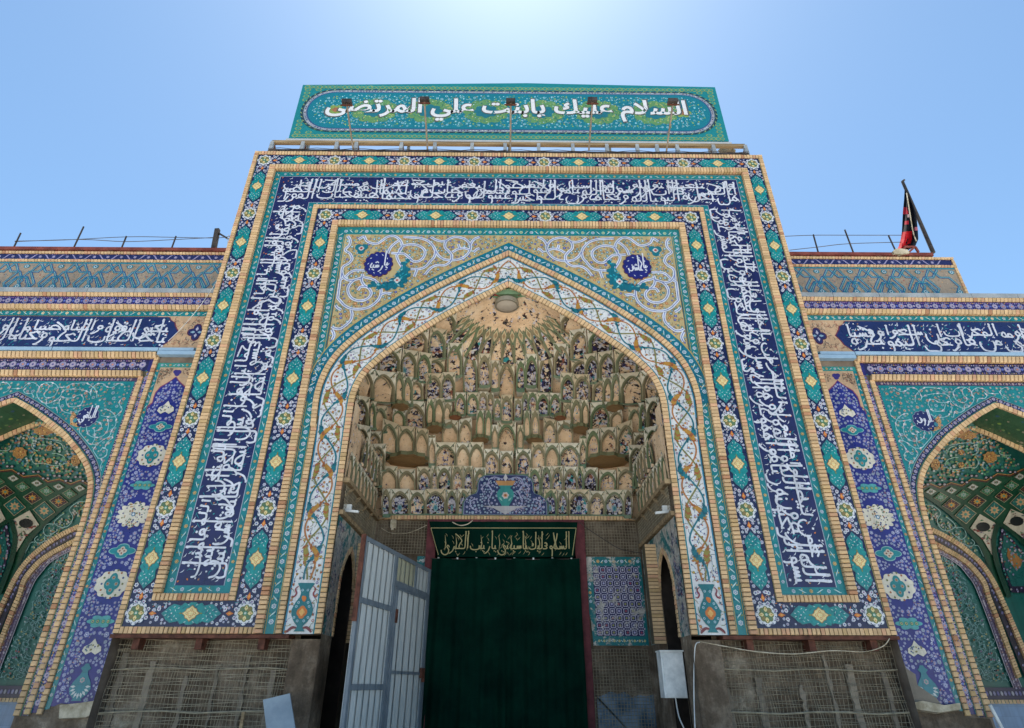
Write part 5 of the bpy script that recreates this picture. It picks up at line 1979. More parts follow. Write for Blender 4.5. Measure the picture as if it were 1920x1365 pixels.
    # strapwork: double turquoise straps that run flat, turn 55 degrees, cross
    strap, dark = hx('1f7f96'), hx('1d5f92')

    def strapline(P):
        for o_, c_, w in ((0, hx('8fa9ac'), .0085), (.024, strap, .0105), (-.024, dark, .0105)):
            Q = []
            for i, p_ in enumerate(P):
                a, b = P[max(0, i - 1)], P[min(len(P) - 1, i + 1)]
                l = hypot(b[0] - a[0], b[1] - a[1]) or 1e-6
                Q.append((p_[0] - (b[1] - a[1]) / l * o_, p_[1] + (b[0] - a[0]) / l * o_))
            m.ribbon(Q, .026 if o_ else .05, w, c_)
    per = .93
    x = S0 - .9
    sk = .22          # the strapwork leans a little with its slanting bars
    while x < SE + .2:
        for flip in (0, 1):
            for pts in ([(-.1, 11.66), (.10, 11.40), (.34, 11.40), (.52, 11.10), (.34, 10.82), (.52, 10.52), (.40, 10.34)], [(.14, 11.66), (.30, 11.40), (.06, 11.02), (.22, 10.72), (.48, 10.72), (.70, 10.34)],
                        [(.36, 11.22), (.60, 11.22), (.80, 10.92), (.62, 10.62), (.38, 10.62), (.20, 10.92), (.36, 11.22)]):
                Q = [(x + (a if not flip else .93 - a), b) for a, b in pts]
                if min(q[0] for q in Q) > S0 + .02 and max(q[0] for q in Q) < SE - .06:
                    strapline(Q)
        for (a, b) in ((.02, 10.50), (.47, 11.58), (.47, 10.92)):
            if S0 + .1 < x + a and x + a + .1 < SE:
                m.lobed(x + a, b, .085, .07, 12, .2, .013, hx('2a7f94'), 0, 36)
                m.disc(x + a, b, .05, .016, hx('c3d3da'), 8)
                m.disc(x + a, b, .028, .019, hx('2a6f8a'), 8)
        x += per
    for _ in range(int((SE - S0) * 150)):
        x, z = RR.uniform(S0, SE - .04), RR.uniform(10.33, 11.66)
        if RR.random() < .5:
            m.disc(x, z, RR.uniform(.012, .022), .007, RR.choice([hx('b0604f'), hx('c9a070'), hx('6f7f8a'), hx('8a6a5a')]), 5)
        else:
            m.leaf(x, z, .06, .02, RR.uniform(0, 6), .007, RR.choice([hx('6f8a9a'), hx('8a7a6a'), hx('bfb0a0'), hx('4f7f8a')]))
    m.build('strapwork_panel', M_TILE, w_)
    B = []
    brick_line(B, fs, (S0, 12.015), (SE, 12.015), .075, .03, .09, .012, .3)
    brick_line(B, fs, (S0, 11.74), (SE, 11.74), .075, .03, .09, .012, .3)
    if s > 0:
        brick_line(B, fs, (SE - .07, 10.3), (SE - .07, 12.0), -.07, .03, .09)
    mm = MB()
    for fq, bq in B:
        mm.mesh3(fq + bq, BRICK_FACES, brick_col())
    mm.build('brickwork', M_BRICK, w_, 'stuff')
    # grey ledge with joints
    a, b = (7.2, END) if s > 0 else (7.2, 15)
    x = a
    while x < b:
        le = MB(Fr((0, .55, 0), (s, 0, 0), (0, 0, 1), (0, -1, 0)))
        le.box(x, 10.43, min(b, x + 1.2) - .012, 10.56, -.5, .06)
        le.build('ledge', M_LEDGE, w_)
        x += 1.2
    return w_


WRT = wing(1)
WLF = wing(-1)


# ================================================================== ALCOVE
# side walls (x = +-3.42), back wall (y = 3.4); cornice at z = 5.42
alc = MB()
CR = 5.42
for s in (1, -1):
    X = s * 3.42
    # rough upper wall and base, pierced by a pointed doorway between y = .75 and 1.85
    door = [(.75, 0), (.75, 3.45), (.86, 3.75), (1.05, 3.98), (1.30, 4.15), (1.55, 3.98), (1.74, 3.75), (1.85, 3.45), (1.85, 0)]
    alc.add3([(X, .0, 0), (X, .75, 0)] + [(X, y, z) for y, z in door[1:5]] + [(X, 1.30, CR), (X, 0, CR)], (.5, .5, .5))
    alc.add3([(X, 1.85, 0), (X, 3.4, 0), (X, 3.4, CR), (X, 1.30, CR)] + [(X, y, z) for y, z in door[4:8]], (.5, .5, .5))
for a, b, z0, z1 in ((-3.42, -2.0, 0, CR), (1.84, 3.42, 0, CR)):
    alc.add3([(a, 3.4, z0), (b, 3.4, z0), (b, 3.4, z1), (a, 3.4, z1)], (.5, .5, .5))
alc.add3([(-2.0, 3.4, 5.30), (1.84, 3.4, 5.30), (1.84, 3.4, CR), (-2.0, 3.4, CR)], (.5, .5, .5))
alc.build('alcove_wall', M_ROUGH, portal)
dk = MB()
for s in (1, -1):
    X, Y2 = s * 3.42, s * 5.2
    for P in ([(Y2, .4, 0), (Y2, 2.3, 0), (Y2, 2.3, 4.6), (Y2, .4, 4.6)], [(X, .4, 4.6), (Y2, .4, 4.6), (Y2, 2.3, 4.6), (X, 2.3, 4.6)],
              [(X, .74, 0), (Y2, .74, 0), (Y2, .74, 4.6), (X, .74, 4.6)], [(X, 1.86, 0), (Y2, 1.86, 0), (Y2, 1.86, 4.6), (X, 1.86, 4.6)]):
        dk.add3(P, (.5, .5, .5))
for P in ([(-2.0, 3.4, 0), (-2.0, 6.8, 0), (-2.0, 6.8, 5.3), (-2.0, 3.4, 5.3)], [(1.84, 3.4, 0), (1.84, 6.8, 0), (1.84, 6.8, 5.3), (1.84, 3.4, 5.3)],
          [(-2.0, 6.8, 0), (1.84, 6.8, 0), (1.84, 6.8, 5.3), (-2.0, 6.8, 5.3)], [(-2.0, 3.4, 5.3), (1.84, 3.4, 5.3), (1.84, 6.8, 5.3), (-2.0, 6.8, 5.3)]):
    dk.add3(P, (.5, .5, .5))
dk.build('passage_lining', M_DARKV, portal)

# tile panels left on the side walls (z 2.43 .. 4.65) and brick edging of the doorways
CB_ = []
for s in (1, -1):
    fr = Fr((s * 3.42, 0, 0), (0, 1, 0), (0, 0, 1), (-s, 0, 0))
    RR = random.Random(50 + s)
    t = MB(fr)
    t.poly([(.02, 2.43), (.66, 2.43), (.66, 3.48), (.78, 3.82), (1.0, 4.1), (1.30, 4.27), (1.30, 4.64), (.02, 4.64)], .012, hx('16676a'))
    t.poly([(2.12, 2.43), (3.35, 2.43), (3.35, 4.62), (1.30, 4.64), (1.30, 4.27), (1.6, 4.1), (1.82, 3.82), (1.94, 3.48), (2.12, 3.4)], .012, hx('16676a'))
    t.rect(.10, 2.72, .52, 4.55, .016, hx('28305a'))
    for _ in range(520):
        y, z = RR.uniform(.05, .62), RR.uniform(2.46, 4.6)
        if .64 < y < 2.1 and z < 4.35:
            continue
        t.disc(y, z, RR.uniform(.012, .03), .020, RR.choice([hx('b9b6bd'), hx('7f86a8'), hx('a9a09a'), hx('1a1d3a'), hx('8a4a44'), hx('5f8a8a')]), 5)
    for _ in range(260):
        y, z = RR.uniform(1.32, 3.3), RR.uniform(2.46, 4.6)
        if y < 2.16 and z < 4.3:
            continue
        t.disc(y, z, RR.uniform(.012, .03), .020, RR.choice([hx('9fb0b0'), hx('0f4f56'), hx('a9a09a'), hx('5f8a8a')]), 5)
    t.build('worn_tile_panel', M_WORN2, portal)
    fp = Fr((0, 1.90, 0), (s, 0, 0), (0, 0, 1), (0, -1, 0))
    brick_line(CB_, fp, (3.16, 2.38), (3.16, 4.46), -.25, .03, .075)
    pk_ = MB()
    pk_.cube((min(s * 3.165, s * 3.41), 1.905, 2.40), (max(s * 3.165, s * 3.41), 2.2, 4.45), BC)
    pk_.build('brick_pier', M_PAINT, portal)
    jl = spline([(.74, 2.43), (.74, 3.45), (.85, 3.76), (1.04, 4.0), (1.30, 4.17)], 4)
    jo = spline([(.66, 2.43), (.66, 3.48), (.78, 3.82), (1.0, 4.1), (1.30, 4.27)], 4)
    brick_curve(CB_, fr, jl, jo, .04, .085)
    jl = spline([(1.86, 3.45), (1.75, 3.76), (1.56, 4.0), (1.30, 4.17)], 4)
    jo = spline([(1.95, 3.48), (1.82, 3.82), (1.6, 4.1), (1.30, 4.27)], 4)
    brick_curve(CB_, fr, jl, jo, .04, .085)
    # timber rail over the panel and at the cornice
    k = MB()
    k.bar((s * 3.38, .02, 4.70), (s * 3.38, 3.36, 4.70), .09, .09)
    k.build('timber_rail', M_WOOD, portal)
    k = MB()
    k.bar((s * 3.36, .02, 5.37), (s * 3.36, 3.34, 5.37), .13, .10)
    k.build('timber_rail', M_WOOD, portal)
    for i in range(4):
        k = MB()
        k.bar((s * 3.40, .25 + .7 * i, 5.1), (s * 3.32, .5 + .7 * i, 5.32), .05, .05)
        k.build('wood_brace', M_WOOD, portal)
bk = Fr((0, 3.4, 0), (1, 0, 0), (0, 0, 1), (0, -1, 0))
brick_line(CB_, bk, (-3.40, 5.36), (3.40, 5.36), .10, .09, .082)
mm = MB()
for fq, bq in CB_:
    mm.mesh3(fq + bq, BRICK_FACES, brick_col())
mm.build('brickwork', M_BRICK, portal, 'stuff')
# square tile panel right of the gate, its sliver left of it
for (a, b, frag) in ((1.93, 3.36, False), (-2.25, -1.98, True)):
    t = MB(bk)
    RR = random.Random(77)
    t.poly([(a, 4.45), (b, 4.45), (b, 2.43), (a + .12, 2.43), (a + .09, 3.0), (a + .02, 3.3)] if not frag else [(a, 4.45), (b, 4.45), (b, 3.9), (a, 3.95)], .03, hx('11686d'))
    if not frag:
        t.poly([(a + .2, 4.22), (b - .08, 4.22), (b - .08, 2.63), (a + .22, 2.63)], .035, hx('232550'))
        for i in range(7):
            for j in range(10):
                x, z = a + .29 + i * .165, 2.71 + j * .158
                t.lobed(x, z, .075, .075, 4, .25, .039, hx('b7b4c6'), pi / 4, 16)
                t.lobed(x, z, .058, .058, 4, .25, .042, [hx('2b2d62'), hx('23254c'), hx('3a3a5f')][(i + j) % 3], pi / 4, 16)
                t.disc(x, z, .026, .045, [hx('8a8a4a'), hx('a9a6c8'), hx('8f3f50'), hx('b9b6c4')][RR.randrange(4)], 6)
                t.leaf(x + .082, z + .079, .09, .018, pi / 4, .038, hx('a9a6bd'))
                t.leaf(x + .082, z + .079, .09, .018, -pi / 4, .038, hx('a9a6bd'))
        strip_motifs(t, [(a + .2, 2.53), (b - .05, 2.53)], .12, .03, .037, .02, [(hx('c9b98a'), hx('8a9a5f'), None)])
        strip_motifs(t, [(a + .11, 3.3), (a + .11, 4.4)], .2, .04, .037, .03)
    strip_motifs(t, [(a + .05, 4.34), (b - .05, 4.34)], .2, .045, .037, .03)
    t.build('worn_tile_panel', M_WORN, portal)

k = MB(bk)
RR = random.Random(5)
P = [(2.05, .1)] + [(2.05 + .02 * RR.uniform(-1, 1), .1 + 1.3 * i / 6) for i in range(1, 7)] + [(2.05 + 1.3 * i / 8, 1.42 + .07 * RR.uniform(-1, 1)) for i in range(9)] + [(3.36, .1)]
k.slabp(P, 0, .012)
k.build('blue_wash', mat_noise('blue_limewash', hx('3f4f60'), hx('7f92a4'), 2.2, 0.9, 0.15, 0.2), portal)

# ------------------------------------------------------------------ muqarnas half dome
APEX = 10.26
AIN = [(p[0], p[1]) for p in inn]


def Aw(z):
    if z <= 6.6:
        return 3.42
    if z >= APEX:
        return 0.02
    for (a, b), (c, d) in zip(AIN[:-1], AIN[1:]):
        if b <= z <= d and d > b:
            return max(.02, a + (c - a) * (z - b) / (d - b))
    return .02


def Fd(x, y, z, e=0.0):
    A = max(.02, Aw(z) + e)
    Bd = max(.02, Aw(z) * .994 + e)
    t = max(0.0, min(1.0, (z - 5.6) / 2.4))
    n = 9 - 6.9 * t
    return (abs(x) / A) ** n + (max(0, y) / Bd) ** n - 1


def hitS(px, py, e=0.0):
    r = ray(px, py)
    lo, hi = 12.04 / r.y, 15.9 / r.y
    p = CO + r * lo
    if Fd(p.x, p.y, p.z, e) > 0:
        return p
    for _ in range(26):
        t = (lo + hi) / 2
        p = CO + r * t
        if Fd(p.x, p.y, p.z, e) > 0:
            hi = t
        else:
            lo = t
    return CO + r * lo


def outn(p):
    h = .01
    gx = Fd(p.x + h, p.y, p.z) - Fd(p.x - h, p.y, p.z)
    gy = Fd(p.x, p.y + h, p.z) - Fd(p.x, max(0, p.y - h), p.z)
    v = Vector((gx, gy, 0))
    if v.length < 1e-9:
        return Vector((0, 1, 0))
    return v.normalized()


RM = random.Random(99)
NICHE_N = [0]


def niche(mp, wm, amt, parent=portal, ext=.10, depth=None, rich=0.0, hood=True, lip=True, archk=.42, spand=True):
    """one muqarnas cell. mp(u, v, d) -> point; u in -1..1 across, v in 0..1 up; d = metres back into the wall"""
    k = MB()
    D = depth if depth is not None else max(.07, min(.42, wm * .42))
    N = 10

    def top(u):
        a = min(1, abs(u))
        return (1 - archk) + archk * (1 - a ** 1.75) ** .80
    # concave panel
    rows = 6
    G = []
    for i in range(N + 1):
        u = -1 + 2 * i / N
        col = []
        for j in range(rows + 1):
            v = top(u) * j / rows
            q = j / rows
            d = D * sqrt(max(0, 1 - (u * .94) ** 2)) * (1 - .85 * q ** 2.2)
            col.append(mp(u, v, d))
        G.append(col)
    base = len(k.v)
    cA = (amt + .045,) * 3
    for i in range(N):
        for j in range(rows):
            k.add3([G[i][j], G[i + 1][j], G[i + 1][j + 1], G[i][j + 1]], cA, 0)
    # rib following jambs and arch
    rw = .022 / max(.08, wm / 2)
    rh = rw * .8
    path = [(-1, 0), (-1, (1 - archk) * .5)] + [(-1 + 2 * i / N, top(-1 + 2 * i / N)) for i in range(N + 1)] + [(1, (1 - archk) * .5), (1, 0)]
    vc = RM.choice([hx('7f8468'), hx('8f866a'), hx('72805f'), hx('958a6e'), hx('7d7b5f')])
    I, O = [], []
    for i, (u, v) in enumerate(path):
        a, b = path[max(0, i - 1)], path[min(len(path) - 1, i + 1)]
        dx, dy = b[0] - a[0], (b[1] - a[1])
        l = hypot(dx, dy) or 1e-6
        nx, ny = -dy / l, dx / l
        I.append((u - nx * rw * .9, max(0, v - ny * rh * .5)))
        O.append((u + nx * rw * .9, max(0, v + ny * rh * .9)))
    for i in range(len(path) - 1):
        P = [mp(*I[i], -.012), mp(*I[i + 1], -.012), mp(*O[i + 1], -.02), mp(*O[i], -.02)]
        k.add3(P, vc, 1)
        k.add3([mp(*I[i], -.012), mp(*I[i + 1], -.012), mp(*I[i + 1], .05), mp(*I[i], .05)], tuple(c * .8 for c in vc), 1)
    # thin second rib inside the hood
    if hood and wm > .22:
        I2 = [(u * .80, v * .88 + .01) for u, v in path[2:-2]]
        O2 = [(u * .86, v * .93 + .01) for u, v in path[2:-2]]
        for i in range(len(I2) - 1):
            k.add3([mp(*I2[i], D * .18), mp(*I2[i + 1], D * .18), mp(*O2[i + 1], D * .14), mp(*O2[i], D * .14)], hx('8a8063'), 1)
    # spandrels
    if not spand:
        NICHE_N[0] += 1
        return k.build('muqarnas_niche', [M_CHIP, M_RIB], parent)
    E = 1 + ext
    sc = RM.choice([hx('e8dcc6'), hx('ece3d0'), hx('ddc9aa'), hx('e4d6bc')])
    H = 1.16
    L_ = [O[i] for i in range(2, len(O) - 2)]
    mid = len(L_) // 2
    k.add3([mp(-E, (1 - archk) * .4, 0)] + [mp(*q, .0) for q in L_[:mid + 1]] + [mp(0, H, -.04), mp(-E, H, -.04)], sc, 1)
    k.add3([mp(E, (1 - archk) * .4, 0)] + [mp(*q, .0) for q in reversed(L_[mid:])] + [mp(0, H, -.04), mp(E, H, -.04)], sc, 1)
    # jamb fillets
    for q in (-1, 1):
        k.add3([mp(q, 0, -.005), mp(q * E, 0, -.005), mp(q * E, (1 - archk) * .45, -.005), mp(q, (1 - archk) * .45, -.005)], vc, 1)
        # little green triangle line in the spandrel
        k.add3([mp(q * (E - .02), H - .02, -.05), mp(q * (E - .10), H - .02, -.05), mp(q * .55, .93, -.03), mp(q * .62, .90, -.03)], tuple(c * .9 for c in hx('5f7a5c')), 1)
        k.add3([mp(q * .86, 1.05, -.045), mp(q * .72, 1.0, -.045), mp(q * .86, .92, -.03), mp(q * .95, 1.0, -.045)], RM.choice([hx('8a7f6a'), hx('6f6a5a'), hx('a08f70')]), 1)
    # lip under the cell
    if lip:
        lc = RM.choice([hx('66806a'), hx('7c8c74'), hx('6f7f66')])
        hb = .036 / max(.15, wm)
        n = 8
        sc_ = lambda u: -.045 + .72 * D * sqrt(max(0, 1 - min(1, abs(u)) ** 2))
        for i in range(n):
            u0, u1 = -E + 2 * E * i / n, -E + 2 * E * (i + 1) / n
            a, b = sc_(u0), sc_(u1)
            k.add3([mp(u0, 0, a), mp(u1, 0, b), mp(u1, -hb, b + .01), mp(u0, -hb, a + .01)], lc, 1)
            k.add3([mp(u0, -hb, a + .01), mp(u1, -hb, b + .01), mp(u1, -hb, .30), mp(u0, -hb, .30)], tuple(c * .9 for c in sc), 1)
            k.add3([mp(u0, 0, a), mp(u1, 0, b), mp(u1, 0, b + .06), mp(u0, 0, a + .06)], lc, 1)
    # ornament still in place
    if rich > 0:
        n = int(10 + 26 * rich)
        for q in range(n):
            u, v = RM.uniform(.04, .74), RM.uniform(.06, .80)
            if v > top(u) * .85:
                continue
            col = RM.choice([hx('b9b6c4'), hx('c9c6cc'), hx('8f8aa0'), hx('3a4480'), hx('c9b79d')])
            r = .10 * RM.uniform(.5, 1.0)
            for sg in (1, -1):
                P = []
                for a in range(5):
                    t = 2 * pi * a / 5
                    uu, vv = sg * u + r * cos(t), v + r * .55 * sin(t)
                    P.append(mp(uu, vv, D * sqrt(max(0, 1 - (uu * .94) ** 2)) * (1 - .85 * min(1, vv / max(.2, top(uu))) ** 2.2) - .012))
                k.add3(P, col, 1)
        for (vv, r, col) in (((.30, .26, hx('7fa3a8')), (.30, .13, hx('3f7f90')), (.62, .11, hx('a9a6bd'))) if rich > .75 else ()):
            k.add3([mp(r * cos(2 * pi * a / 10), vv + r * .6 * sin(2 * pi * a / 10), D * .80 - .02 - .004 * (.4 - r) * 20) for a in range(10)], col, 1)
    NICHE_N[0] += 1
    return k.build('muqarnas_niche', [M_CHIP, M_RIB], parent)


K1 = lambda x, y: (640 + x * .18317, 740 + y * .18317)     # lower half close-up
K2 = lambda x, y: (640 + x * .17582, 520 + y * .17582)     # upper half close-up


def pcell(K, xl, xr, yt, yb, amt, dd=0.0, rich=0.0, depth=None, mirror=True, ext=.10, yb2=None, lip=True, spand=True, archk=.42):
    """cell measured on the photograph, set on the half dome; yb2 = base height at the right-hand side"""
    yb2 = yb if yb2 is None else yb2
    cache = {}

    def surf(u, v):
        key = (round(u, 4), round(v, 4))
        if key not in cache:
            x = (xl + xr) / 2 + u * (xr - xl) / 2
            b = yb + (yb2 - yb) * (u + 1) / 2
            y = b + (yt + (yb2 - yb) * u * .5 - b) * v
            p = hitS(*K(x, y))
            cache[key] = (p, outn(p))
        return cache[key]
    a, b = surf(-1, 0)[0], surf(1, 0)[0]
    wm = (a - b).length
    jig = RM.uniform(-.008, .008)
    for sg in ((1, -1) if mirror else (1,)):
        def mp(u, v, d):
            p, n = surf(u, v)
            q = p + n * (d + dd + jig)
            return (sg * q.x, q.y, q.z)
        am = amt + (RM.uniform(-.05, .05) if sg > 0 else RM.uniform(.0, .10))
        niche(mp, wm, am, rich=rich if sg > 0 else max(0, rich + RM.uniform(-.2, .2)), depth=depth, ext=ext, lip=lip, spand=spand, archk=archk)


shell = MB()
NZ, NTH = 40, 48
zz = [5.3 + (APEX - 5.3) * (1 - (1 - i / NZ) ** 1.5) for i in range(NZ + 1)]


def shp(th, z, e):
    A = Aw(z) + e
    t = max(0.0, min(1.0, (z - 5.6) / 2.4))
    n = 9 - 6.9 * t
    c, s_ = abs(cos(th)), abs(sin(th))
    r = (c ** n + s_ ** n) ** (-1 / n)
    return (A * r * cos(th), max(.03, A * .994 * r * sin(th)), z)


def ee(z):
    return .34 if z < 9.05 else (.10 if z < 9.6 else .03)


for i in range(NZ):
    for j in range(NTH):
        t0, t1 = pi * j / NTH, pi * (j + 1) / NTH
        shell.add3([shp(t0, zz[i], ee(zz[i])), shp(t1, zz[i], ee(zz[i])), shp(t1, zz[i + 1], ee(zz[i + 1])), shp(t0, zz[i + 1], ee(zz[i + 1]))], (.43, .43, .43) if zz[i] > 9.4 else (.36, .36, .36))
shell.build('dome_shell', M_CHIP, portal)

# tier 1, frieze on the back wall
for c in ((415, 495, 1000, 1220, .52, .5), (508, 688, 1003, 1220, .56, 1.0), (706, 850, 1015, 1220, .42, .3), (868, 1060, 1003, 1220, .56, 1.0), (1082, 1178, 1010, 1220, .55, .9), (1197, 1318, 1003, 1220, .55, 1.0), (1337, 1383, 1010, 1220, .5, .3)):
    pcell(K1, c[0], c[1], c[2], c[3], c[4], .0, c[5], depth=.07)
# tier 2
for c in ((372, 428, 800, 925, .30, 0, .08), (434, 578, 760, 975, .34, 0, .10), (602, 752, 785, 985, .30, 0, .10), (782, 914, 770, 990, .52, .5, .06), (926, 984, 765, 988, .46, .2, .03), (988, 1118, 770, 998, .47, .4, .02), (1137, 1240, 768, 1002, .46, .4, 0), (1254, 1345, 772, 1008, .48, .5, 0), (1366, 1474, 788, 1018, .44, .2, 0)):
    pcell(K1, c[0], c[1], c[2], c[3], c[4], c[6], c[5])
# tier 3
for c in ((305, 440, 540, 772, .44, .3, 0), (896, 962, 480, 700, .40, 0, .02), (968, 1160, 528, 748, .42, .1, 0), (1180, 1310, 530, 750, .30, 0, 0), (1320, 1450, 528, 758, .32, 0, 0), (1468, 1610, 592, 800, .42, .2, 0)):
    pcell(K1, c[0], c[1], c[2], c[3], c[4], c[6], c[5])
pcell(K1, 1632, 1752, 610, 802, .36, 0, 0, mirror=False)
# tier 4
for c in ((150, 282, 355, 612, .38, .1, 0, 640), (302, 410, 400, 560, .34, 0, .05, None), (418, 566, 315, 540, .36, 0, 0, 600), (588, 742, 365, 602, .34, 0, 0, 612), (766, 886, 385, 640, .28, 0, .02, 650), (893, 962, 425, 520, .34, 0, .05, None), (1040, 1192, 288, 490, .30, 0, .05, 505), (1212, 1332, 275, 505, .30, 0, .05, 485),
          (1382, 1452, 212, 430, .22, 0, -.08, None), (1474, 1532, 215, 430, .22, 0, -.08, None), (1543, 1600, 345, 540, .34, 0, .0, None)):
    pcell(K1, c[0], c[1], c[2], c[3], c[4], c[6], c[5], yb2=c[7])
pcell(K1, 1606, 1778, 300, 585, .42, .12, 0, depth=.42, mirror=False)
# tier 5
for c in ((150, 272, 55, 300, .42, .2, 0, 320), (288, 344, 105, 330, .42, .1, 0, 338), (362, 470, 150, 375, .30, 0, .05, None), (548, 662, 170, 300, .28, 0, .06, 312), (690, 862, 100, 340, .44, .1, .08, 350), (868, 938, 85, 292, .32, 0, -.03, None), (952, 1038, 78, 298, .28, 0, -.03, None), (1056, 1130, 110, 300, .34, 0, .04, None),
          (1164, 1266, 12, 195, .44, .2, 0, None), (1288, 1396, 12, 192, .45, .2, 0, None), (1408, 1492, 0, 165, .44, .2, 0, None), (1498, 1556, 10, 200, .42, .1, .04, None), (1564, 1632, 72, 232, .42, .1, 0, None)):
    pcell(K1, c[0], c[1], c[2], c[3], c[4], c[6], c[5], yb2=c[7])
pcell(K1, 1640, 1746, 42, 262, .44, 0, .3, mirror=False)
# tier 6
for c in ((178, 330, 1005, 1255, .36, 0, 0, 1290), (346, 560, 1045, 1300, .33, 0, 0, 1328), (580, 662, 1055, 1318, .32, 0, 0, 1335), (684, 766, 1095, 1340, .36, 0, .05, None), (778, 892, 1110, 1290, .42, 0, .10, None), (906, 1060, 1065, 1300, .46, .2, 0, None), (1070, 1202, 1055, 1295, .46, .3, 0, None),
          (1318, 1452, 830, 1200, .46, .1, .08, None), (1468, 1582, 865, 1142, .48, .4, .0, None), (1600, 1682, 925, 1172, .42, .1, .04, None)):
    pcell(K2, c[0], c[1], c[2], c[3], c[4], c[6], c[5], yb2=c[7])
pcell(K2, 1690, 1838, 915, 1250, .42, .10, 0, depth=.36, mirror=False)
# tiers 7 and 8 with the wedge cells against the arch
for c in ((400, 616, 775, 1000, .44, .2, 0, 1040), (648, 796, 815, 1045, .46, .8, 0, 1070), (818, 946, 845, 1085, .46, .7, 0, 1110), (956, 1118, 880, 1050, .44, 0, .12, None), (1138, 1282, 748, 1035, .44, .1, .02, None)):
    pcell(K2, c[0], c[1], c[2], c[3], c[4], c[6], c[5], yb2=c[7])
for c in ((690, 912, 555, 770, .50, .4, 0, 812), (942, 1102, 585, 830, .46, .6, 0, 858), (1136, 1240, 640, 800, .38, 0, .06, None), (1000, 1210, 365, 540, .50, .3, 0, 590)):
    pcell(K2, c[0], c[1], c[2], c[3], c[4], c[6], c[5], yb2=c[7])
# fan of lancets under the crown, lozenges in the gaps between their points
NFAN = 17
for i in range(NFAN):
    tc = pi * (i + .5) / NFAN

    def mpf(u, v, d, tc=tc):
        return shp(tc + u * pi / NFAN * .46, 9.14 + .46 * v, d * 1.0)
    if 1 < i < NFAN - 2:
        niche(mpf, .24, .47 + RM.uniform(-.06, .06), depth=.05, spand=False, archk=.75, hood=False, lip=False)
    if 1 < i < NFAN - 1:
        te = pi * i / NFAN
        k = MB()
        for q, dd, c in ((1.0, .0, hx('6f8064')), (.72, -.012, hx('d3bd98')), (.40, -.016, hx('a58a68'))):
            k.add3([shp(te + a * q * pi / NFAN * .47, 9.585 + b * q, dd) for a, b in ((0, -.15), (1, -.01), (0, .13), (-1, -.01))], c, 0)
        k.build('lozenge', M_RIB, portal)
# flat star-shaped soffits
for (x0, x1, y0, y1, z, K, c) in ((455, 895, 605, 755, None, K1, 'b08a5c'), (1335, 1515, 432, 512, None, K1, 'a8845c'), (868, 1042, 308, 402, None, K1, 'a8845c'), (505, 700, 85, 175, None, K1, 'a07f58'), (1100, 1230, 205, 268, None, K1, 'a8704f')):
    for sg in (1, -1):
        k = MB()
        cx, cy = (x0 + x1) / 2, (y0 + y1) / 2
        pc = hitS(*K(cx, cy), -.10)
        P, P2 = [], []
        for i in range(20):
            t = 2 * pi * i / 20
            q = 1 if i % 2 == 0 else .86
            r = ray(*K(cx + (x1 - x0) / 2 * q * cos(t), cy + (y1 - y0) / 2 * q * sin(t)))
            p = CO + r * ((pc.z - CO.z) / r.z)
            P.append((sg * p.x, p.y, p.z))
        C = tuple(sum(p[i] for p in P) / 20 for i in range(3))
        k.add3(P, hx(c))
        k.mesh3(P + [(a, b, c_ + .10) for a, b, c_ in P], [(i, (i + 1) % 20, 20 + (i + 1) % 20, 20 + i) for i in range(20)], hx('6b6a4c'))
        k.add3([tuple(C[j] + (p[j] - C[j]) * .80 - (.004 if j == 2 else 0) for j in range(3)) for p in P], tuple(v * .85 for v in hx(c)))
        k.add3([tuple(C[j] + (p[j] - C[j]) * .74 - (.007 if j == 2 else 0) for j in range(3)) for p in P], hx(c))
        k.build('star_soffit', M_RIB, portal)
# side-wall friezes, seen steeply
for s in (1, -1):
    for row, (z0, z1) in enumerate(((5.47, 6.02), (6.06, 6.66))):
        n = 8
        for i in range(n):
            y0 = .12 + (3.15 - .12) * i / n
            y1 = .12 + (3.15 - .12) * (i + 1) / n

            def mp(u, v, d, y0=y0, y1=y1, z0=z0, z1=z1, row=row):
                return (s * (3.40 - .10 * row + d), (y0 + y1) / 2 + u * (y1 - y0) / 2 * .84, z0 + (z1 - z0) * .88 * v)
            if row == 0 or i > 1:
                niche(mp, .32, .44, depth=.08, ext=.19, lip=False)
    k = MB()
    k.add3([(s * 3.415, .05, 5.43), (s * 3.415, 3.3, 5.43), (s * 3.40, 3.3, 6.75), (s * 3.40, .05, 6.75)], (.40, .40, .40))
    k.build('plaster_cheek', M_CHIP, portal)
# plain plaster cheeks near the arch
    k = MB()
    k.add3([(s * 3.41, .02, 5.45), (s * 3.41, .5, 5.45), (s * 3.405, .5, 7.2), (s * 3.405, .02, 7.2)], (.30, .30, .30))
    k.build('plaster_cheek', M_CHIP, portal)

# central stepped panel of the frieze
k = MB(Fr((-.05, 3.38, 0), (1, 0, 0), (0, 0, 1), (0, -1, 0)))
sp_ = [(1.13, 5.48), (1.13, 5.80), (1.06, 5.93), (.95, 6.01), (.80, 6.06), (.76, 6.15), (.75, 6.35), (.70, 6.48), (.58, 6.56), (.40, 6.58), (0, 6.585)]
for q, w, c in ((1.0, .02, hx('4f6f58')), (.965, .026, hx('8a86a8')), (.945, .030, hx('23285a'))):
    P = [(x * q, 6.0 + (z - 6.0) * q) for x, z in sp_]
    k.poly(P + [(-x, z) for x, z in reversed(P[:-1])], w, c)
RR = random.Random(17)
AVOID.clear()


def okc(u, v, r):
    u = abs(u)
    return u < 1.02 and v > 5.52 and v < 6.5 and (u < .66 or v < 5.95) and not (u < .22 and 5.72 < v < 6.3)


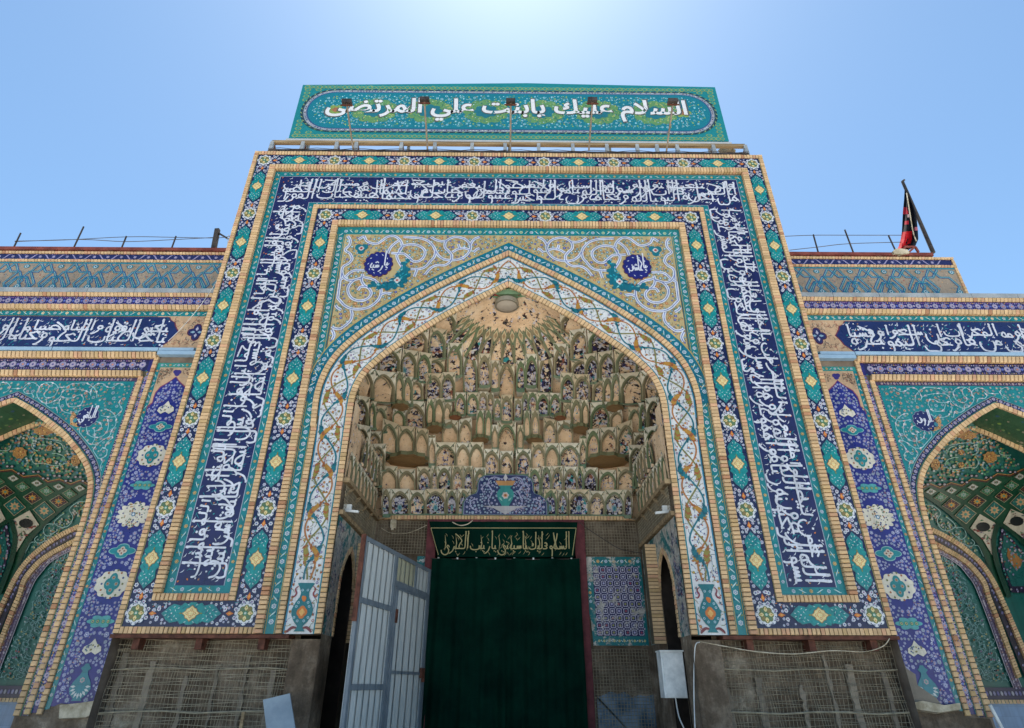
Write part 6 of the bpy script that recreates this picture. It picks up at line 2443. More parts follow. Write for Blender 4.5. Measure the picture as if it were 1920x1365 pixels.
scatter_flowers(k, 0, 5.5, 1.05, 6.52, 1500, .036, (.02, .045), [(hx('b9b6d0'), hx('6f76b0'), hx('c98a70')), (hx('a9b9c8'), hx('4f5a98'), WHITE)], RR, ('u', 0), 1.6, okc, 1.5, [hx('b9b6d0'), hx('c98a70'), hx('7f9ac0'), hx('8a3f50')], hx('a9a6c8'))
vs = [(.08, 5.66), (.10, 5.74), (.20, 5.92), (.23, 6.06), (.17, 6.16), (.12, 6.20), (.20, 6.28)]
k.poly([(0, 5.66)] + vs + [(-x, z) for x, z in reversed(vs)], .042, hx('2f8a85'))
k.poly([(.19, 6.27), (.27, 6.40), (-.27, 6.40), (-.19, 6.27)], .044, hx('c08a4a'))
k.flower(0, 6.0, .10, .046, hx('cfc4c0'), hx('c98a4a'), hx('8a3a30'))
for q in (1, -1):
    k.leaf(q * .12, 5.9, .14, .05, .9 * q, .046, hx('8fc0b5'))
k.poly([(0, 5.50), (.30, 5.66), (.62, 5.72), (-.62, 5.72), (-.30, 5.66)], .043, hx('b9b3b6'))
k.leaf(0, 6.49, .22, .12, pi / 2, .044, hx('c9c3c8'))
for q in (1, -1):
    for c_ in ([(.30, 5.6), (.45, 5.85), (.35, 6.1), (.5, 6.3), (.62, 6.2), (.58, 6.05)], [(.62, 5.56), (.85, 5.65), (.92, 5.82), (.78, 5.9), (.72, 5.8)], [(.1, 6.45), (.3, 6.5), (.45, 6.42), (.4, 6.32)]):
        k.ribbon(spline([(q * a, b) for a, b in c_], 5), .03, .038, hx('a9a6c8'), taper=True)
k.build('vase_panel', M_TILE, portal, label='stepped navy panel with a turquoise vase in the middle of the frieze')

# crown lamp
lamp = thing('dome_lamp', 'round pale lamp hanging under the crown of the muqarnas dome', 'lamp', None, (0, .7, 9.6))
pc = hitS(950, 573, -.25)
k = MB()
ring = [(cos(2 * pi * i / 24), sin(2 * pi * i / 24)) for i in range(24)]
C = Vector((pc.x, pc.y, pc.z))
k.mesh3([(C.x + .30 * a, C.y + .30 * b, C.z - .02) for a, b in ring] + [(C.x + .30 * a, C.y + .30 * b, C.z + .10) for a, b in ring] + [(C.x + .255 * a, C.y + .255 * b, C.z - .02) for a, b in ring],
        [(i, (i + 1) % 24, 24 + (i + 1) % 24, 24 + i) for i in range(24)] + [(i, (i + 1) % 24, 48 + (i + 1) % 24, 48 + i) for i in range(24)], hx('8a8272'))
k.build('rim', M_PAINT, lamp)
k = MB()
k.mesh3([(C.x + .255 * a, C.y + .255 * b, C.z - .015) for a, b in ring] + [(C.x + .12 * a, C.y + .12 * b, C.z - .06) for a, b in ring] + [(C.x, C.y, C.z - .07)],
        [(i, (i + 1) % 24, 24 + (i + 1) % 24, 24 + i) for i in range(24)] + [(24 + i, 24 + (i + 1) % 24, 48) for i in range(24)], hx('b8ada0'))
k.build('diffuser', M_PAINT, lamp, smooth=True)
k = MB()
k.tube([(C.x, C.y, C.z + .05), (C.x, C.y, C.z + .5)], .02, hx('6a6458'))
k.build('stem', M_PAINT, lamp)
# ornament above the lamp
k = MB()
for q, (c, r) in enumerate(((hx('6f8a6a'), .30), (hx('8a3f30'), .20), (hx('2f4f6a'), .10))):
    P = []
    for i in range(16):
        t = 2 * pi * i / 16
        rr = r * (1 if i % 2 else .8)
        p = hitS(950 + 40 * rr / .3 * cos(t), 551 + 12 * rr / .3 * sin(t), -.02 - .01 * q)
        P.append(tuple(p))
    k.add3(P, c)
k.build('crown_boss', M_RIB, portal)


# ================================================================== BASE WALLS UNDER THE PORTAL FEET
for s in (1, -1):
    bw = thing('base_wall', 'rough brown base wall behind mesh under the portal foot on the %s side' % ('white cabinet' if s > 0 else 'leaning board'), 'wall', 'rough walls under the portal feet', (s * 5.4, .3, 0))
    m = MB()
    x0, x1 = 3.9, 7.2
    R = random.Random(60 + s)
    NX, NZ_ = 34, 26
    gr = [[(s * (x0 + (x1 - x0) * i / NX), .34 + R.uniform(-.018, .018) + (.03 if (i // 5) % 2 else 0), RISE * j / NZ_) for j in range(NZ_ + 1)] for i in range(NX + 1)]
    for i in range(NX):
        for j in range(NZ_):
            m.add3([gr[i][j], gr[i + 1][j], gr[i + 1][j + 1], gr[i][j + 1]], (.5, .5, .5))
    m.build('masonry', M_ROUGH, bw)
    # pier and jamb at the inner side
    m = MB()
    m.cube((min(s * 3.44, s * 3.98), .10, 0), (max(s * 3.44, s * 3.98), .72, RISE - .08))
    m.build('concrete_pier', M_ROUGH, bw)
    for i in range(6):
        u = x0 + .25 + i * .58 + R.uniform(-.15, .15)
        m = MB(Fr((0, .315, 0), (s, 0, 0), (0, 0, 1), (0, -1, 0)))
        z0_, z1_ = R.uniform(0, .9), R.uniform(1.5, RISE - .1)
        wv = R.uniform(.05, .12)
        P = [(u + wv / 2 + R.uniform(-.025, .025), z0_ + (z1_ - z0_) * j / 14) for j in range(15)]
        Q = [(u - wv / 2 + R.uniform(-.025, .025), b) for a, b in P]
        m.slabp(P + list(reversed(Q)), -.06, .01 + R.uniform(0, .02), hx(R.choice(['8f8376', '857a6d', '9b8f81'])))
        m.build('plaster_strip', M_RIB, bw)
    # steel brackets under the overhang
    for i in range(3):
        u = s * (x0 + .6 + i * 1.15)
        m = MB()
        m.cube((u - .06, .02, RISE - .26), (u + .06, .3, RISE - .08))
        m.build('steel_bracket', M_RUST, bw)
    # wire mesh: thin bars standing off the wall
    wm = thing('wire_mesh', 'sagging rusty wire mesh pinned over the base wall on the %s side' % ('white cabinet' if s > 0 else 'leaning board'), 'wire mesh', 'wire mesh over the base walls', (s * 5.4, .2, 0))
    m = MB()
    nvert = 56
    for i in range(nvert):
        u = s * (x0 - .1 + (x1 - x0 + .1) * i / (nvert - 1))
        pts = [(u + .02 * sin(j * 1.3 + i), .20 + .03 * sin(i * .5 + j * .8), .05 + (RISE - .15) * j / 8) for j in range(9)]
        m.tube(pts, .0042, (.5, .5, .5), 3, close=False)
    for j in range(34):
        z = .1 + (RISE - .2) * j / 33
        pts = [(s * (x0 - .1 + (x1 - x0 + .1) * i / 10), .205 + .03 * sin(i * 1.9 + j * .3), z + .025 * sin(i * .8 + j * 2.1)) for i in range(11)]
        m.tube(pts, .0055, (.5, .5, .5), 3, close=False)
    m.build('bars', M_WIRE, wm, 'stuff')
    for (z, r) in ((1.18, .016), (1.86, .012)):
        m = MB()
        m.tube([(s * (x0 - .1 + (x1 - x0 + .1) * i / 6), .18, z + .02 * sin(i * 2 + s)) for i in range(7)], r, (.5, .5, .5), 5)
        m.build('stiffening_bar', M_WIRE, wm)
# mesh on the rough alcove walls
am = thing('wire_mesh', 'wire mesh on the upper walls either side of the green banner', 'wire mesh', 'wire mesh over the base walls', (0, 3.3, 4.8))
m = MB()
for (a, b, z0, z1) in ((-3.3, -2.05, 4.5, 5.3), (1.95, 3.3, 4.5, 5.3), (2.0, 3.3, .3, 2.35)):
    n = int((b - a) / .07)
    for i in range(n + 1):
        u = a + (b - a) * i / n
        m.tube([(u, 3.34, z0), (u + .01, 3.33, (z0 + z1) / 2), (u, 3.34, z1)], .0055, (.5, .5, .5), 3, close=False)
    n = int((z1 - z0) / .07)
    for i in range(n + 1):
        z = z0 + (z1 - z0) * i / n
        m.tube([(a, 3.345, z), ((a + b) / 2, 3.335, z + .01), (b, 3.345, z)], .0055, (.5, .5, .5), 3, close=False)
for s in (1, -1):
    for i in range(36):
        y = .1 + 3.2 * i / 35
        m.tube([(s * 3.36, y, 4.78), (s * 3.36, y + .01, 5.3)], .0055, (.5, .5, .5), 3, close=False)
    for i in range(8):
        z = 4.78 + .07 * i
        m.tube([(s * 3.365, .05, z), (s * 3.355, 1.7, z + .01), (s * 3.365, 3.3, z)], .0055, (.5, .5, .5), 3, close=False)
m.build('bars', M_WIRE, am, 'stuff')


# ================================================================== GATE, CURTAIN, BANNER
def cloth(name, X0, X1, Z0, Z1, Y, mat, parent, fold, n=60, mrow=24, taper=0.0, col=(.5, .5, .5), seam=None):
    m = MB()
    G = []
    for i in range(n + 1):
        q = i / n
        row = []
        for j in range(mrow + 1):
            r = j / mrow
            x = X0 + (X1 - X0) * q
            x += (taper * (1 - r) if q < .5 else -taper * (1 - r)) * abs(2 * q - 1)
            z = Z0 + (Z1 - Z0) * r - .05 * fold * sin(q * 37) * (1 if j == mrow else 0)
            y = Y + fold * (.5 * sin(q * 23 + r * 1.5) + .3 * sin(q * 51 - r * 2) + .25 * sin(q * 9 + r * 5)) * (1.0 - .55 * r) + .03 * sin(r * 9 + q * 14) + .022 * sin(q * 19 + r * 26) * r ** 4
            row.append((x, y, z))
        G.append(row)
    for i in range(n):
        for j in range(mrow):
            m.add3([G[i][j], G[i + 1][j], G[i + 1][j + 1], G[i][j + 1]], col)
    o = m.build(name, mat, parent, smooth=True)
    return o


cur = thing('curtain', 'tall dark green cloth curtain closing the gateway', 'curtain', None, (0, 3.25, 0))
cloth('cloth', -1.86, -.02, .05, 4.37, 3.20, M_CURT, cur, .075, 110)
cloth('cloth', -.02, 1.80, .05, 4.37, 3.205, M_CURT, cur, .075, 110)
m = MB()
m.tube([(-1.9, 3.22, 4.37), (-.9, 3.22, 4.355), (0, 3.22, 4.36), (.9, 3.22, 4.355), (1.83, 3.22, 4.375)], .012, (.5, .5, .5), 5)
m.build('hanging_wire', M_DARKST, cur)
for i in range(8):
    m = MB()
    x = -1.7 + 3.3 * i / 7
    m.cube((x - .02, 3.205, 4.35), (x + .02, 3.222, 4.395))
    m.build('peg', M_WHITEP, cur)

ban = thing('banner', 'dark green banner with pale gold script above the gateway', 'banner', None, (0, 3.2, 4.4))
m = MB(Fr((0, 3.16, 0), (1, 0, 0), (0, 0, 1), (0, -1, 0)))
NB = 40
for i in range(NB):
    for j in range(10):
        P = []
        for a, b in ((i, j), (i + 1, j), (i + 1, j + 1), (i, j + 1)):
            q, r = a / NB, b / 10
            x = (-1.99 + .27 * (1 - r)) + ((1.80 - .14 * (1 - r)) - (-1.99 + .27 * (1 - r))) * q
            P.append((x, 3.17 + .012 * sin(q * 30 + r * 4), 4.40 + .87 * r))
        m.add3(P, (.5, .5, .5))
m.build('cloth', M_CURT, ban, smooth=True)
m = MB(Fr((0, 3.135, 0), (1, 0, 0), (0, 0, 1), (0, -1, 0)))
GOLDB = hx('a3986a')
m.ribbon([(-1.93, 5.10), (1.75, 5.11)], .018, 0, GOLDB)
m.ribbon([(-1.93, 5.10), (-1.70, 4.44)], .014, 0, GOLDB)
m.ribbon([(1.75, 5.11), (1.62, 4.44)], .018, 0, GOLDB)
pen_box(m, 'السلام عليك يا سيدتي يا زينب الكبرى', -.05, 4.70, 3.25, .58, .004, .026, GOLDB)
RR = random.Random(6)
for i in range(70):
    x, z = -1.65 + 3.2 * RR.random(), RR.choice([RR.uniform(4.82, 4.96), RR.uniform(4.45, 4.52), RR.uniform(4.6, 4.8)])
    t = RR.choice([.8, 1.0, 2.1])
    m.ribbon([(x - .05 * cos(t), z - .05 * sin(t)), (x + .01, z), (x + .05 * cos(t), z + .05 * sin(t))], .012, .002, GOLDB, taper=True)
for x in (-1.55, -1.28, -1.0, -.65, -.2, .1, .45, .8, 1.2):
    m.ribbon([(x, 4.55), (x + .02, 4.72), (x - .01, 4.93)], .022, .003, GOLDB, taper=True)
m.build('lettering', M_PAINT, ban)

gf = thing('gateway', 'dark red steel gate frame round the green curtain', 'gateway', None, (0, 3.3, 0))
for x0, x1 in ((-2.04, -1.80), (1.72, 1.98)):
    m = MB()
    m.cube((x0, 3.28, 0), (x1, 3.40, 5.28))
    m.build('post', mat_noise('dark_red_steel', hx('4a1f24'), hx('6b3338'), 4.0, 0.7) if x0 < 0 else bpy.data.materials['dark_red_steel'], gf)
m = MB()
m.cube((-2.04, 3.29, 5.28), (1.98, 3.41, 5.36))
m.build('lintel', bpy.data.materials['dark_red_steel'], gf)

# open leaf: hinge at (-1.90, 3.22), free edge at (-2.72, -0.56)
leaf = thing('gate_leaf', 'open grey blue sheet metal gate leaf with a wicket door', 'gate', None, (-1.90, 3.22, 0))
hv, fv = Vector((-1.90, 3.22, 0)), Vector((-2.712, -.56, 0))
ud = (fv - hv)
LW = ud.length
ud.normalize()
nrm = Vector((ud.y, -ud.x, 0))
if nrm.dot(CO - hv) < 0:
    nrm = -nrm
LF = Fr(tuple(hv), tuple(ud), (0, 0, 1), tuple(nrm))
M_SHEET = mat_noise('grey_blue_sheet', hx('b9bfc0'), hx('cbcfcf'), 1.6, 0.45, 0.4, 0.04)
M_FRAMEB = mat_noise('slate_blue_frame', hx('626c76'), hx('757f88'), 3.0, 0.5)
M_SHEETY = mat_noise('cream_sheet', hx('9d9c86'), hx('b3b199'), 2.0, 0.5)


def sheet(u0, u1, v0, v1, w, mat, name='sheet_panel', pitch=.26, par=None):
    m = MB(LF)
    prof = []
    u = u0
    while u < u1 - .02:
        for du, ww in ((0, 0), (.06, .0), (.075, .025), (.105, .025), (.12, 0), (pitch, 0)):
            if u + du <= u1:
                prof.append((u + du, ww))
        u += pitch
    prof.append((u1, 0))
    for (a, wa), (b, wb) in zip(prof[:-1], prof[1:]):
        if b - a > 1e-4:
            m.mesh3([LF(a, v0, w + wa), LF(b, v0, w + wa), LF(b, v1, w + wb), LF(a, v1, w + wb)], [(0, 1, 2, 3)], (.5, .5, .5))
    return m.build(name, mat, par or leaf)


TOPL = 4.10
sheet(2.28, LW - .10, 3.02, TOPL - .08, .0, M_SHEET)
sheet(2.28, LW - .10, 1.62, 2.92, .0, M_SHEET)
sheet(2.28, LW - .10, .08, 1.52, .0, M_SHEET)
sheet(1.02, 2.16, 3.56, TOPL - .08, .0, M_SHEETY)
sheet(.10, .94, 3.40, TOPL - .08, .0, M_SHEET)
for (u0, v0, u1, v1) in ((0, 0, .09, TOPL), (LW - .09, 0, LW, TOPL), (2.16, 0, 2.28, TOPL), (0, TOPL - .08, LW, TOPL), (2.28, 2.92, LW - .09, 3.02), (2.28, 1.52, LW - .09, 1.62), (.94, 3.48, 1.02, TOPL - .08), (.09, 3.42, 2.16, 3.54)):
    m = MB(LF)
    m.box(u0, v0, u1, v1, -.03, .035 if u1 - u0 > .2 else .04)
    m.build('frame_bar', M_FRAMEB, leaf)
m = MB(LF)
m.box(0, 0, LW, TOPL - .01, -.035, -.015)
m.build('back_sheet', M_SHEET, leaf)
m = MB(LF)
m.box(LW, 2.6, LW + .03, TOPL + .02, -.04, .05)
m.build('rust_edge', M_RUST, leaf)
m = MB(LF)
m.box(.22, .05, .30, 3.38, .02, .075)
m.box(2.08, .05, 2.14, 3.38, .02, .075)
m.box(.22, 3.36, 2.14, 3.40, .02, .075)
m.box(.30, 1.80, 2.08, 1.85, .02, .085)
wk = m.build('wicket_door', M_FRAMEB, leaf)
sheet(.30, 2.10, 1.86, 3.36, .05, M_SHEET, 'panel', .36, wk)
sheet(.30, 2.10, .1, 1.80, .05, M_SHEET, 'panel', .36, wk)
m = MB(LF)
m.box(.24, 1.74, .44, 1.94, .075, .13)
m.box(.30, 1.66, .36, 1.76, .10, .15)
m.build('lock', M_RUST, wk)
m = MB(LF)
m.box(2.06, 2.72, 2.15, 2.98, .075, .10)
m.build('hinge', M_RUST, wk)

# ------------------------------------------------------------------ cabinet, lamps, board, cables
cab = thing('electric_cabinet', 'white metal cabinet hung below the right-hand tiled jamb', 'cabinet', None, (3.15, .6, 1.4))
m = MB()
m.cube((2.97, .66, 1.40), (3.40, 1.0, 2.18))
m.build('housing', M_WHITEP, cab)
m = MB()
m.cube((3.0, .635, 1.42), (3.385, .66, 2.16))
m.build('door', M_WHITEP, cab)
m = MB()
m.cube((2.955, .63, 2.18), (3.415, 1.02, 2.205))
m.build('cap', M_WHITEP, cab)
m = MB()
m.tube(spline([(3.2, .8, 1.4), (3.22, .78, 1.1), (3.3, .74, .8), (3.28, .8, .3)], 5), .012)
m.build('cable', M_WHITEP, cab)
m = MB()
m.cube((3.42, .64, .0), (3.47, .72, 2.2))
m.build('mounting_post', M_RUST, cab)

for s in (1, -1):
    l = thing('strip_lamp', 'short white strip lamp on a bracket above the %s' % ('white cabinet' if s > 0 else 'open gate leaf'), 'lamp', 'strip lamps under the cornice', (s * 3.35, .3, 4.75))
    m = MB()
    m.bar((s * 3.42, .30, 4.80), (s * 3.08, .24, 4.755), .045, .05)
    m.build('tube', M_WHITEP, l)
    m = MB()
    m.cube((min(s * 3.41, s * 3.26), .30, 4.80), (max(s * 3.41, s * 3.26), .38, 4.93))
    m.build('bracket', M_WHITEP, l)
bx = thing('junction_box', 'small pale junction box under the cornice left of the banner', 'junction box', None, (-2.9, 3.3, 5.2))
m = MB()
m.cube((-2.98, 3.22, 5.12), (-2.84, 3.34, 5.33))
m.cube((-2.94, 3.18, 5.06), (-2.88, 3.24, 5.14))
m.build('housing', M_CLOTHW, bx)

brd = thing('board', 'pale blue grey board leaning under the left portal foot', 'board', None, (-4.6, -.3, 0))
m = MB()
P = [at(493, 1312, -.3), at(543, 1300, -.3), at(560, 1395, -.45), at(503, 1400, -.45)]
P[2].y -= .05
F_ = [tuple(p) for p in P]
Bk = [(x, y + .03, z) for x, y, z in F_]
m.mesh3(F_ + Bk, BRICK_FACES + [(4, 5, 6, 7)])
m.build('sheet', M_BOARD, brd)
m = MB()
m.bar((-4.5, -.2, 0), (-4.47, -.27, 1.2), .05, .05)
m.build('prop', M_WOOD, brd)


def cable(pts, r, mat, label, sub=6):
    c = MB()
    c.tube(spline([tuple(p) for p in pts], sub), r, (.5, .5, .5), 5)
    return c.build('cable', mat, None, None, label, 'cable')


cable([at(1303, 1365, .05), at(1301, 1290, .05), at(1303, 1215, .04), at(1312, 1204, -.05)], .010, M_WHITEP, 'white cable running down the pier beside the white cabinet')
cable([at(1312, 1203, -.06), at(1360, 1212, -.06), at(1420, 1222, -.07), at(1490, 1226, -.08), at(1560, 1220, -.07), at(1620, 1222, -.06), at(1655, 1212, -.06), at(1668, 1197, -.06)], .008, M_CLOTHW, 'pale cable sagging under the right portal foot')
cable([at(848, 979, 3.1), at(862, 985, 3.1), at(876, 983, 3.1), at(886, 976, 3.1)], .012, M_CLOTHW, 'cream cable looped over the top edge of the green banner')
cable([at(715, 990, 3.25), at(728, 998, 3.25), at(745, 1001, 3.25), at(770, 998, 3.25), at(800, 985, 3.25)], .009, M_CLOTHW, 'thin cable sagging on the mesh wall left of the banner')
cable([at(1085, 978, 3.2), at(1100, 990, 3.2), at(1130, 1010, 3.2), at(1165, 1030, 3.2), at(1210, 1038, 3.2)], .009, M_DARKST, 'dark cable crossing the mesh wall right of the banner')
cable([at(315, 640, .45), at(345, 610, .4), at(385, 560, .3), at(420, 500, .2), at(428, 440, .15)], .008, M_WHITEP, 'thin pale wire climbing along the left portal edge')

# rubble and loose sheeting at the feet of the wings
for (nm_, lab, pts, mat, th) in (('torn_sheet', 'torn pale sheeting under the blue panel at the left', [(112, 1322), (150, 1318), (190, 1312), (193, 1330), (160, 1345), (110, 1347)], M_CLOTHW, .05),
                                 ('plaster_slab', 'broken plaster edge under the blue panel at the right', [(1690, 1322), (1730, 1314), (1770, 1322), (1800, 1318), (1802, 1330), (1760, 1336), (1720, 1330), (1695, 1336)], M_CLOTHW, .08)):
    P = [at(x, y, .42) for x, y in pts]
    m = MB()
    n = len(P)
    m.mesh3([tuple(p) for p in P] + [(p.x, p.y + .3, p.z - th) for p in P], [tuple(range(n))] + [(i, (i + 1) % n, n + (i + 1) % n, n + i) for i in range(n)])
    o = m.build(nm_, mat, None, None, lab, 'debris')
for s in (1, -1):       # rough plinth under the blue panels
    m = MB(WING[s])
    R = random.Random(71 + s)
    P = [(7.2, 1.27)] + [(7.2 + 1.05 * i / 10, 1.27 + R.uniform(-.03, .05)) for i in range(1, 10)] + [(8.35, 1.2), (8.42, 1.1), (8.85, 1.08), (8.9, 0), (7.2, 0)]
    m.slabp(P, -.05, .035, (.5, .5, .5))
    m.build('plinth', M_ROUGH, WRT if s > 0 else WLF)
m = MB(WING[1])     # bare plaster where tiles fell
m.slabp([(7.2, 2.44), (7.36, 2.36), (7.44, 2.2), (7.55, 2.06), (7.58, 1.9), (7.72, 1.8), (7.70, 1.62), (7.86, 1.5), (7.98, 1.42), (8.05, 1.28), (7.2, 1.26)], .012, .024, hx('8d8478'))
m.build('bare_plaster', M_RIB, WRT)
for (x, z) in ((7.42, 1.75), (7.45, 1.62), (7.5, 2.0)):
    m = MB(WING[1])
    m.leaf(x, z, .12, .05, 1.4, .028, hx('1f7f90'))
    m.build('tile_fragment', M_TILE, WRT)
pp = MB()
pp.tube([at(1856, 1322, .35), at(1868, 1345, .35), at(1882, 1372, .35)], .03)
pp.build('plastic_pipe', M_WHITEP, None, None, 'white plastic pipe slanting at the foot of the right wing', 'pipe')


# ================================================================== ROOF OF THE PORTAL: frame, billboard, floodlights
fr_ = thing('roof_scaffold', 'weathered steel and timber frame along the portal top under the billboard', 'scaffold', None, (0, .3, 15))
for (z, y, wx, wy, mat, nme) in ((15.16, .12, .08, .08, M_DARKST, 'lower_rail'), (15.60, .20, .10, .10, M_WOOD, 'upper_rail'), (15.45, .9, .08, .08, M_WOOD, 'rear_rail')):
    m = MB()
    m.bar((-6.95, y, z), (6.95, y, z), wx, wy)
    m.build(nme, mat, fr_)
for px in (508, 566, 630, 667, 752, 815, 885, 947, 1010, 1074, 1138, 1195, 1232, 1270, 1338, 1398):
    x = at(px, 276, .15).x
    m = MB()
    m.bar((x, .14, 15.0), (x, .18, 15.60), .10, .08)
    m.build('post', M_GALV, fr_)
    m = MB()
    m.bar((x + .02, .9, 15.0), (x + .02, .24, 15.55), .06, .05)
    m.build('strut', M_RUST, fr_)
m = MB()
for i in range(110):
    x = -6.9 + 13.8 * i / 109
    z = 15.02 + .05 * sin(i * 1.7)
    m.tube([(x, .10, 15.0), (x + .03, .08, 15.10 + .04 * sin(i * 2.3))], .006, (.5, .5, .5), 3, close=False)
m.tube([(-6.95 + 13.9 * i / 40, .06, 15.20 + .03 * sin(i * 1.9)) for i in range(41)], .012, (.5, .5, .5), 4)
m.build('loose_wire', M_DARKST, fr_, 'stuff')
R = random.Random(13)
for i, (a, b, z0, z1) in enumerate(((-6.35, -5.3, 15.2, 15.5), (-5.1, -4.55, 15.2, 15.5), (3.55, 4.25, 15.2, 15.48), (6.35, 6.8, 15.6, 15.88), (2.6, 3.2, 15.15, 15.3))):
    m = MB()
    n = 8
    G = [[(a + (b - a) * p / n, .55 + .12 * sin(p * 1.7 + q * 2.1), z0 + (z1 - z0) * q / 4 + (.06 * R.uniform(-1, 1) if q == 4 else 0)) for q in range(5)] for p in range(n + 1)]
    for p in range(n):
        for q in range(4):
            m.add3([G[p][q], G[p + 1][q], G[p + 1][q + 1], G[p][q + 1]], (.5, .5, .5))
    lab = ('torn pale sheeting at the left end of the roof frame', 'white sheeting behind the second post of the roof frame', 'white sheeting behind the roof frame below the fifth floodlight', 'frayed white sheeting at the right end of the roof frame', 'low white sheeting behind the roof frame between the last two floodlights')[i]
    m.build('torn_sheet', M_CLOTHW, None, None, lab, 'sheeting')

bb = thing('billboard', 'long turquoise billboard with white script above the portal', 'billboard', None, (0, .3, 15.7))
BF = Fr((0, .30, 0), (1, 0, 0), (0, 0, 1), (0, -1, 0))
m = MB(BF)
bz0, bz1 = 15.86, 18.36
m.slabp([(-6.57, bz0 - .03), (6.58, bz0 + .08), (6.56, bz1 + .04), (.55, bz1 + .16), (-6.56, bz1 - .02)], -.06, .0, hx('157f88'))
bbp = m.build('panel', M_PAINT, bb)
m = MB(BF)
m.box(-6.62, bz0 - .17, 6.62, bz0 - .02, -.02, .05, hx('b9bcc0'))
m.build('bottom_trim', M_PAINT, bb)
for x in (-6, -3, 0, 3, 6):
    m = MB()
    m.bar((x, .42, 15.0), (x, .42, 18.2), .08, .08)
    m.build('back_post', M_GALV, bb)
m = MB(BF)
R = random.Random(15)
cz = (bz0 + bz1) / 2 + .05
# dotted outer border
for i in range(98):
    x = -6.4 + 12.8 * i / 97
    for z in (bz1 - .12, bz0 + .16):
        r = .075 if i % 3 else .09
        m.lobed(x, z, r * (1.25 if i % 5 == 0 else 1), r, 8, .15, .004, hx('7d9a6a'), R.random(), 16)
        m.disc(x, z, r * .6, .007, hx('2f8a80'), 6)
for i in range(13):
    z = bz0 + .3 + (bz1 - bz0 - .55) * i / 12
    for sgn in (1, -1):
        for dx in (6.36, 6.02):
            d = abs(z - cz) / 1.0
            if dx > 6.1 and d < .45:
                continue
            if dx < 6.1 and d < .85:
                continue
            m.lobed(sgn * dx, z, .11, .075, 8, .15, .004, hx('7d9a6a'), 0, 16)
            m.disc(sgn * dx, z, .06, .007, hx('2f8a80'), 6)


def stadium(hx_, hz):
    P = []
    for i in range(33):
        t = -pi / 2 + pi * i / 32
        c = cos(t)
        P.append((hx_ - hz * 1.15 + hz * 1.15 * (c ** .8 if c > 0 else 0), cz + hz * sin(t)))
    return P + [(-x, z) for x, z in reversed(P)]


m.poly(stadium(6.42, .98), .008, hx('2c4a55'))
m.poly(stadium(6.33, .92), .010, hx('8f98a8'))
m.poly(stadium(6.24, .84), .012, hx('2a4f80'))
m.poly(stadium(6.20, .81), .014, hx('10768a'))
S_ = stadium(6.375, .95)
acc = 0
for a, b in zip(S_, S_[1:] + S_[:1]):
    L = hypot(b[0] - a[0], b[1] - a[1]) or 1e-6
    n = max(1, int(L / .11))
    for i in range(n):
        t = (i + .5) / n
        x, z = a[0] + (b[0] - a[0]) * t, a[1] + (b[1] - a[1]) * t
        ang_ = atan2(b[1] - a[1], b[0] - a[0])
        m.leaf(x + .02 * sin(ang_), z, .11, .035, ang_ + .6, .011, hx('8fa86a') if (int(acc) % 2) else hx('1d2f44'))
        acc += 1
S_ = stadium(6.28, .88)
for a, b in zip(S_, S_[1:] + S_[:1]):
    L = hypot(b[0] - a[0], b[1] - a[1]) or 1e-6
    n = max(1, int(L / .09))
    for i in range(n):
        t = (i + .5) / n
        m.disc(a[0] + (b[0] - a[0]) * t, a[1] + (b[1] - a[1]) * t, .026, .0145, R.choice([hx('c3c6d0'), hx('2f4a7a'), hx('a9a0b0'), hx('5a3f50')]), 4)
# green arabesque ovals behind the words
for x in (-4.15, -2.45, -.72, 1.0, 2.72, 4.5):
    m.lobed(x, cz - .02, .74, .56, 12, .12, .017, hx('5f8f5c'), 0, 48)
    m.lobed(x, cz - .02, .40, .30, 8, .2, .020, hx('1f6f80'), 0, 32)
    for _ in range(60):
        t, r = R.uniform(0, 6.28), sqrt(R.uniform(.35, .95))
        m.leaf(x + .70 * r * cos(t), cz + .52 * r * sin(t), .10, .04, R.uniform(0, 6), .019, R.choice([hx('2f6a5a'), hx('9ab06a'), hx('3f7f6a'), hx('b0b070')]))
for s in (1, -1):
    m.lobed(s * 5.35, cz, .28, .24, 6, .3, .017, hx('7f9a50'), 0, 24)
    m.lobed(s * 5.35, cz, .13, .11, 4, .3, .019, hx('a06a4a'), 0, 16)
scatter_flowers(m, -6.1, cz - .76, 6.1, cz + .76, 5200, .0155, (.022, .05), [(hx('7fc0d0'), hx('2f8aa8'), WHITE), (hx('3fa0b8'), hx('b7d9e0'), None), (hx('9fcfd6'), hx('1a6f9a'), None), (hx('2f8f7a'), hx('a9b060'), None)], R, None, 1.8,
                lambda u, v, r: abs(v - cz) < .74 - r and (abs(u) < 5.2 or ((abs(u) - 5.2) / .95) ** 2 + ((v - cz) / .76) ** 2 < .85), 1.5, [hx('1f5f9a'), hx('8fb860'), hx('9fd6dc'), hx('0f5f7a'), hx('c08a50')], hx('4f9f90'))
m.build('printed_ornament', M_PAINT, bbp, 'stuff')
t_ = 'السلام عليك يابنت علي المرتضى'
m = MB(BF)
put_text(m, t_, -5.70, cz - .53, 5.55, cz + .60, .026, hx('5c5e60'), .046)
m.build('lettering_edge', M_PAINT, bbp)
m = MB(BF)
put_text(m, t_, -5.65, cz - .48, 5.50, cz + .55, .034, hx('dedfe5'), .026)
m.build('lettering', M_PAINT, bbp)

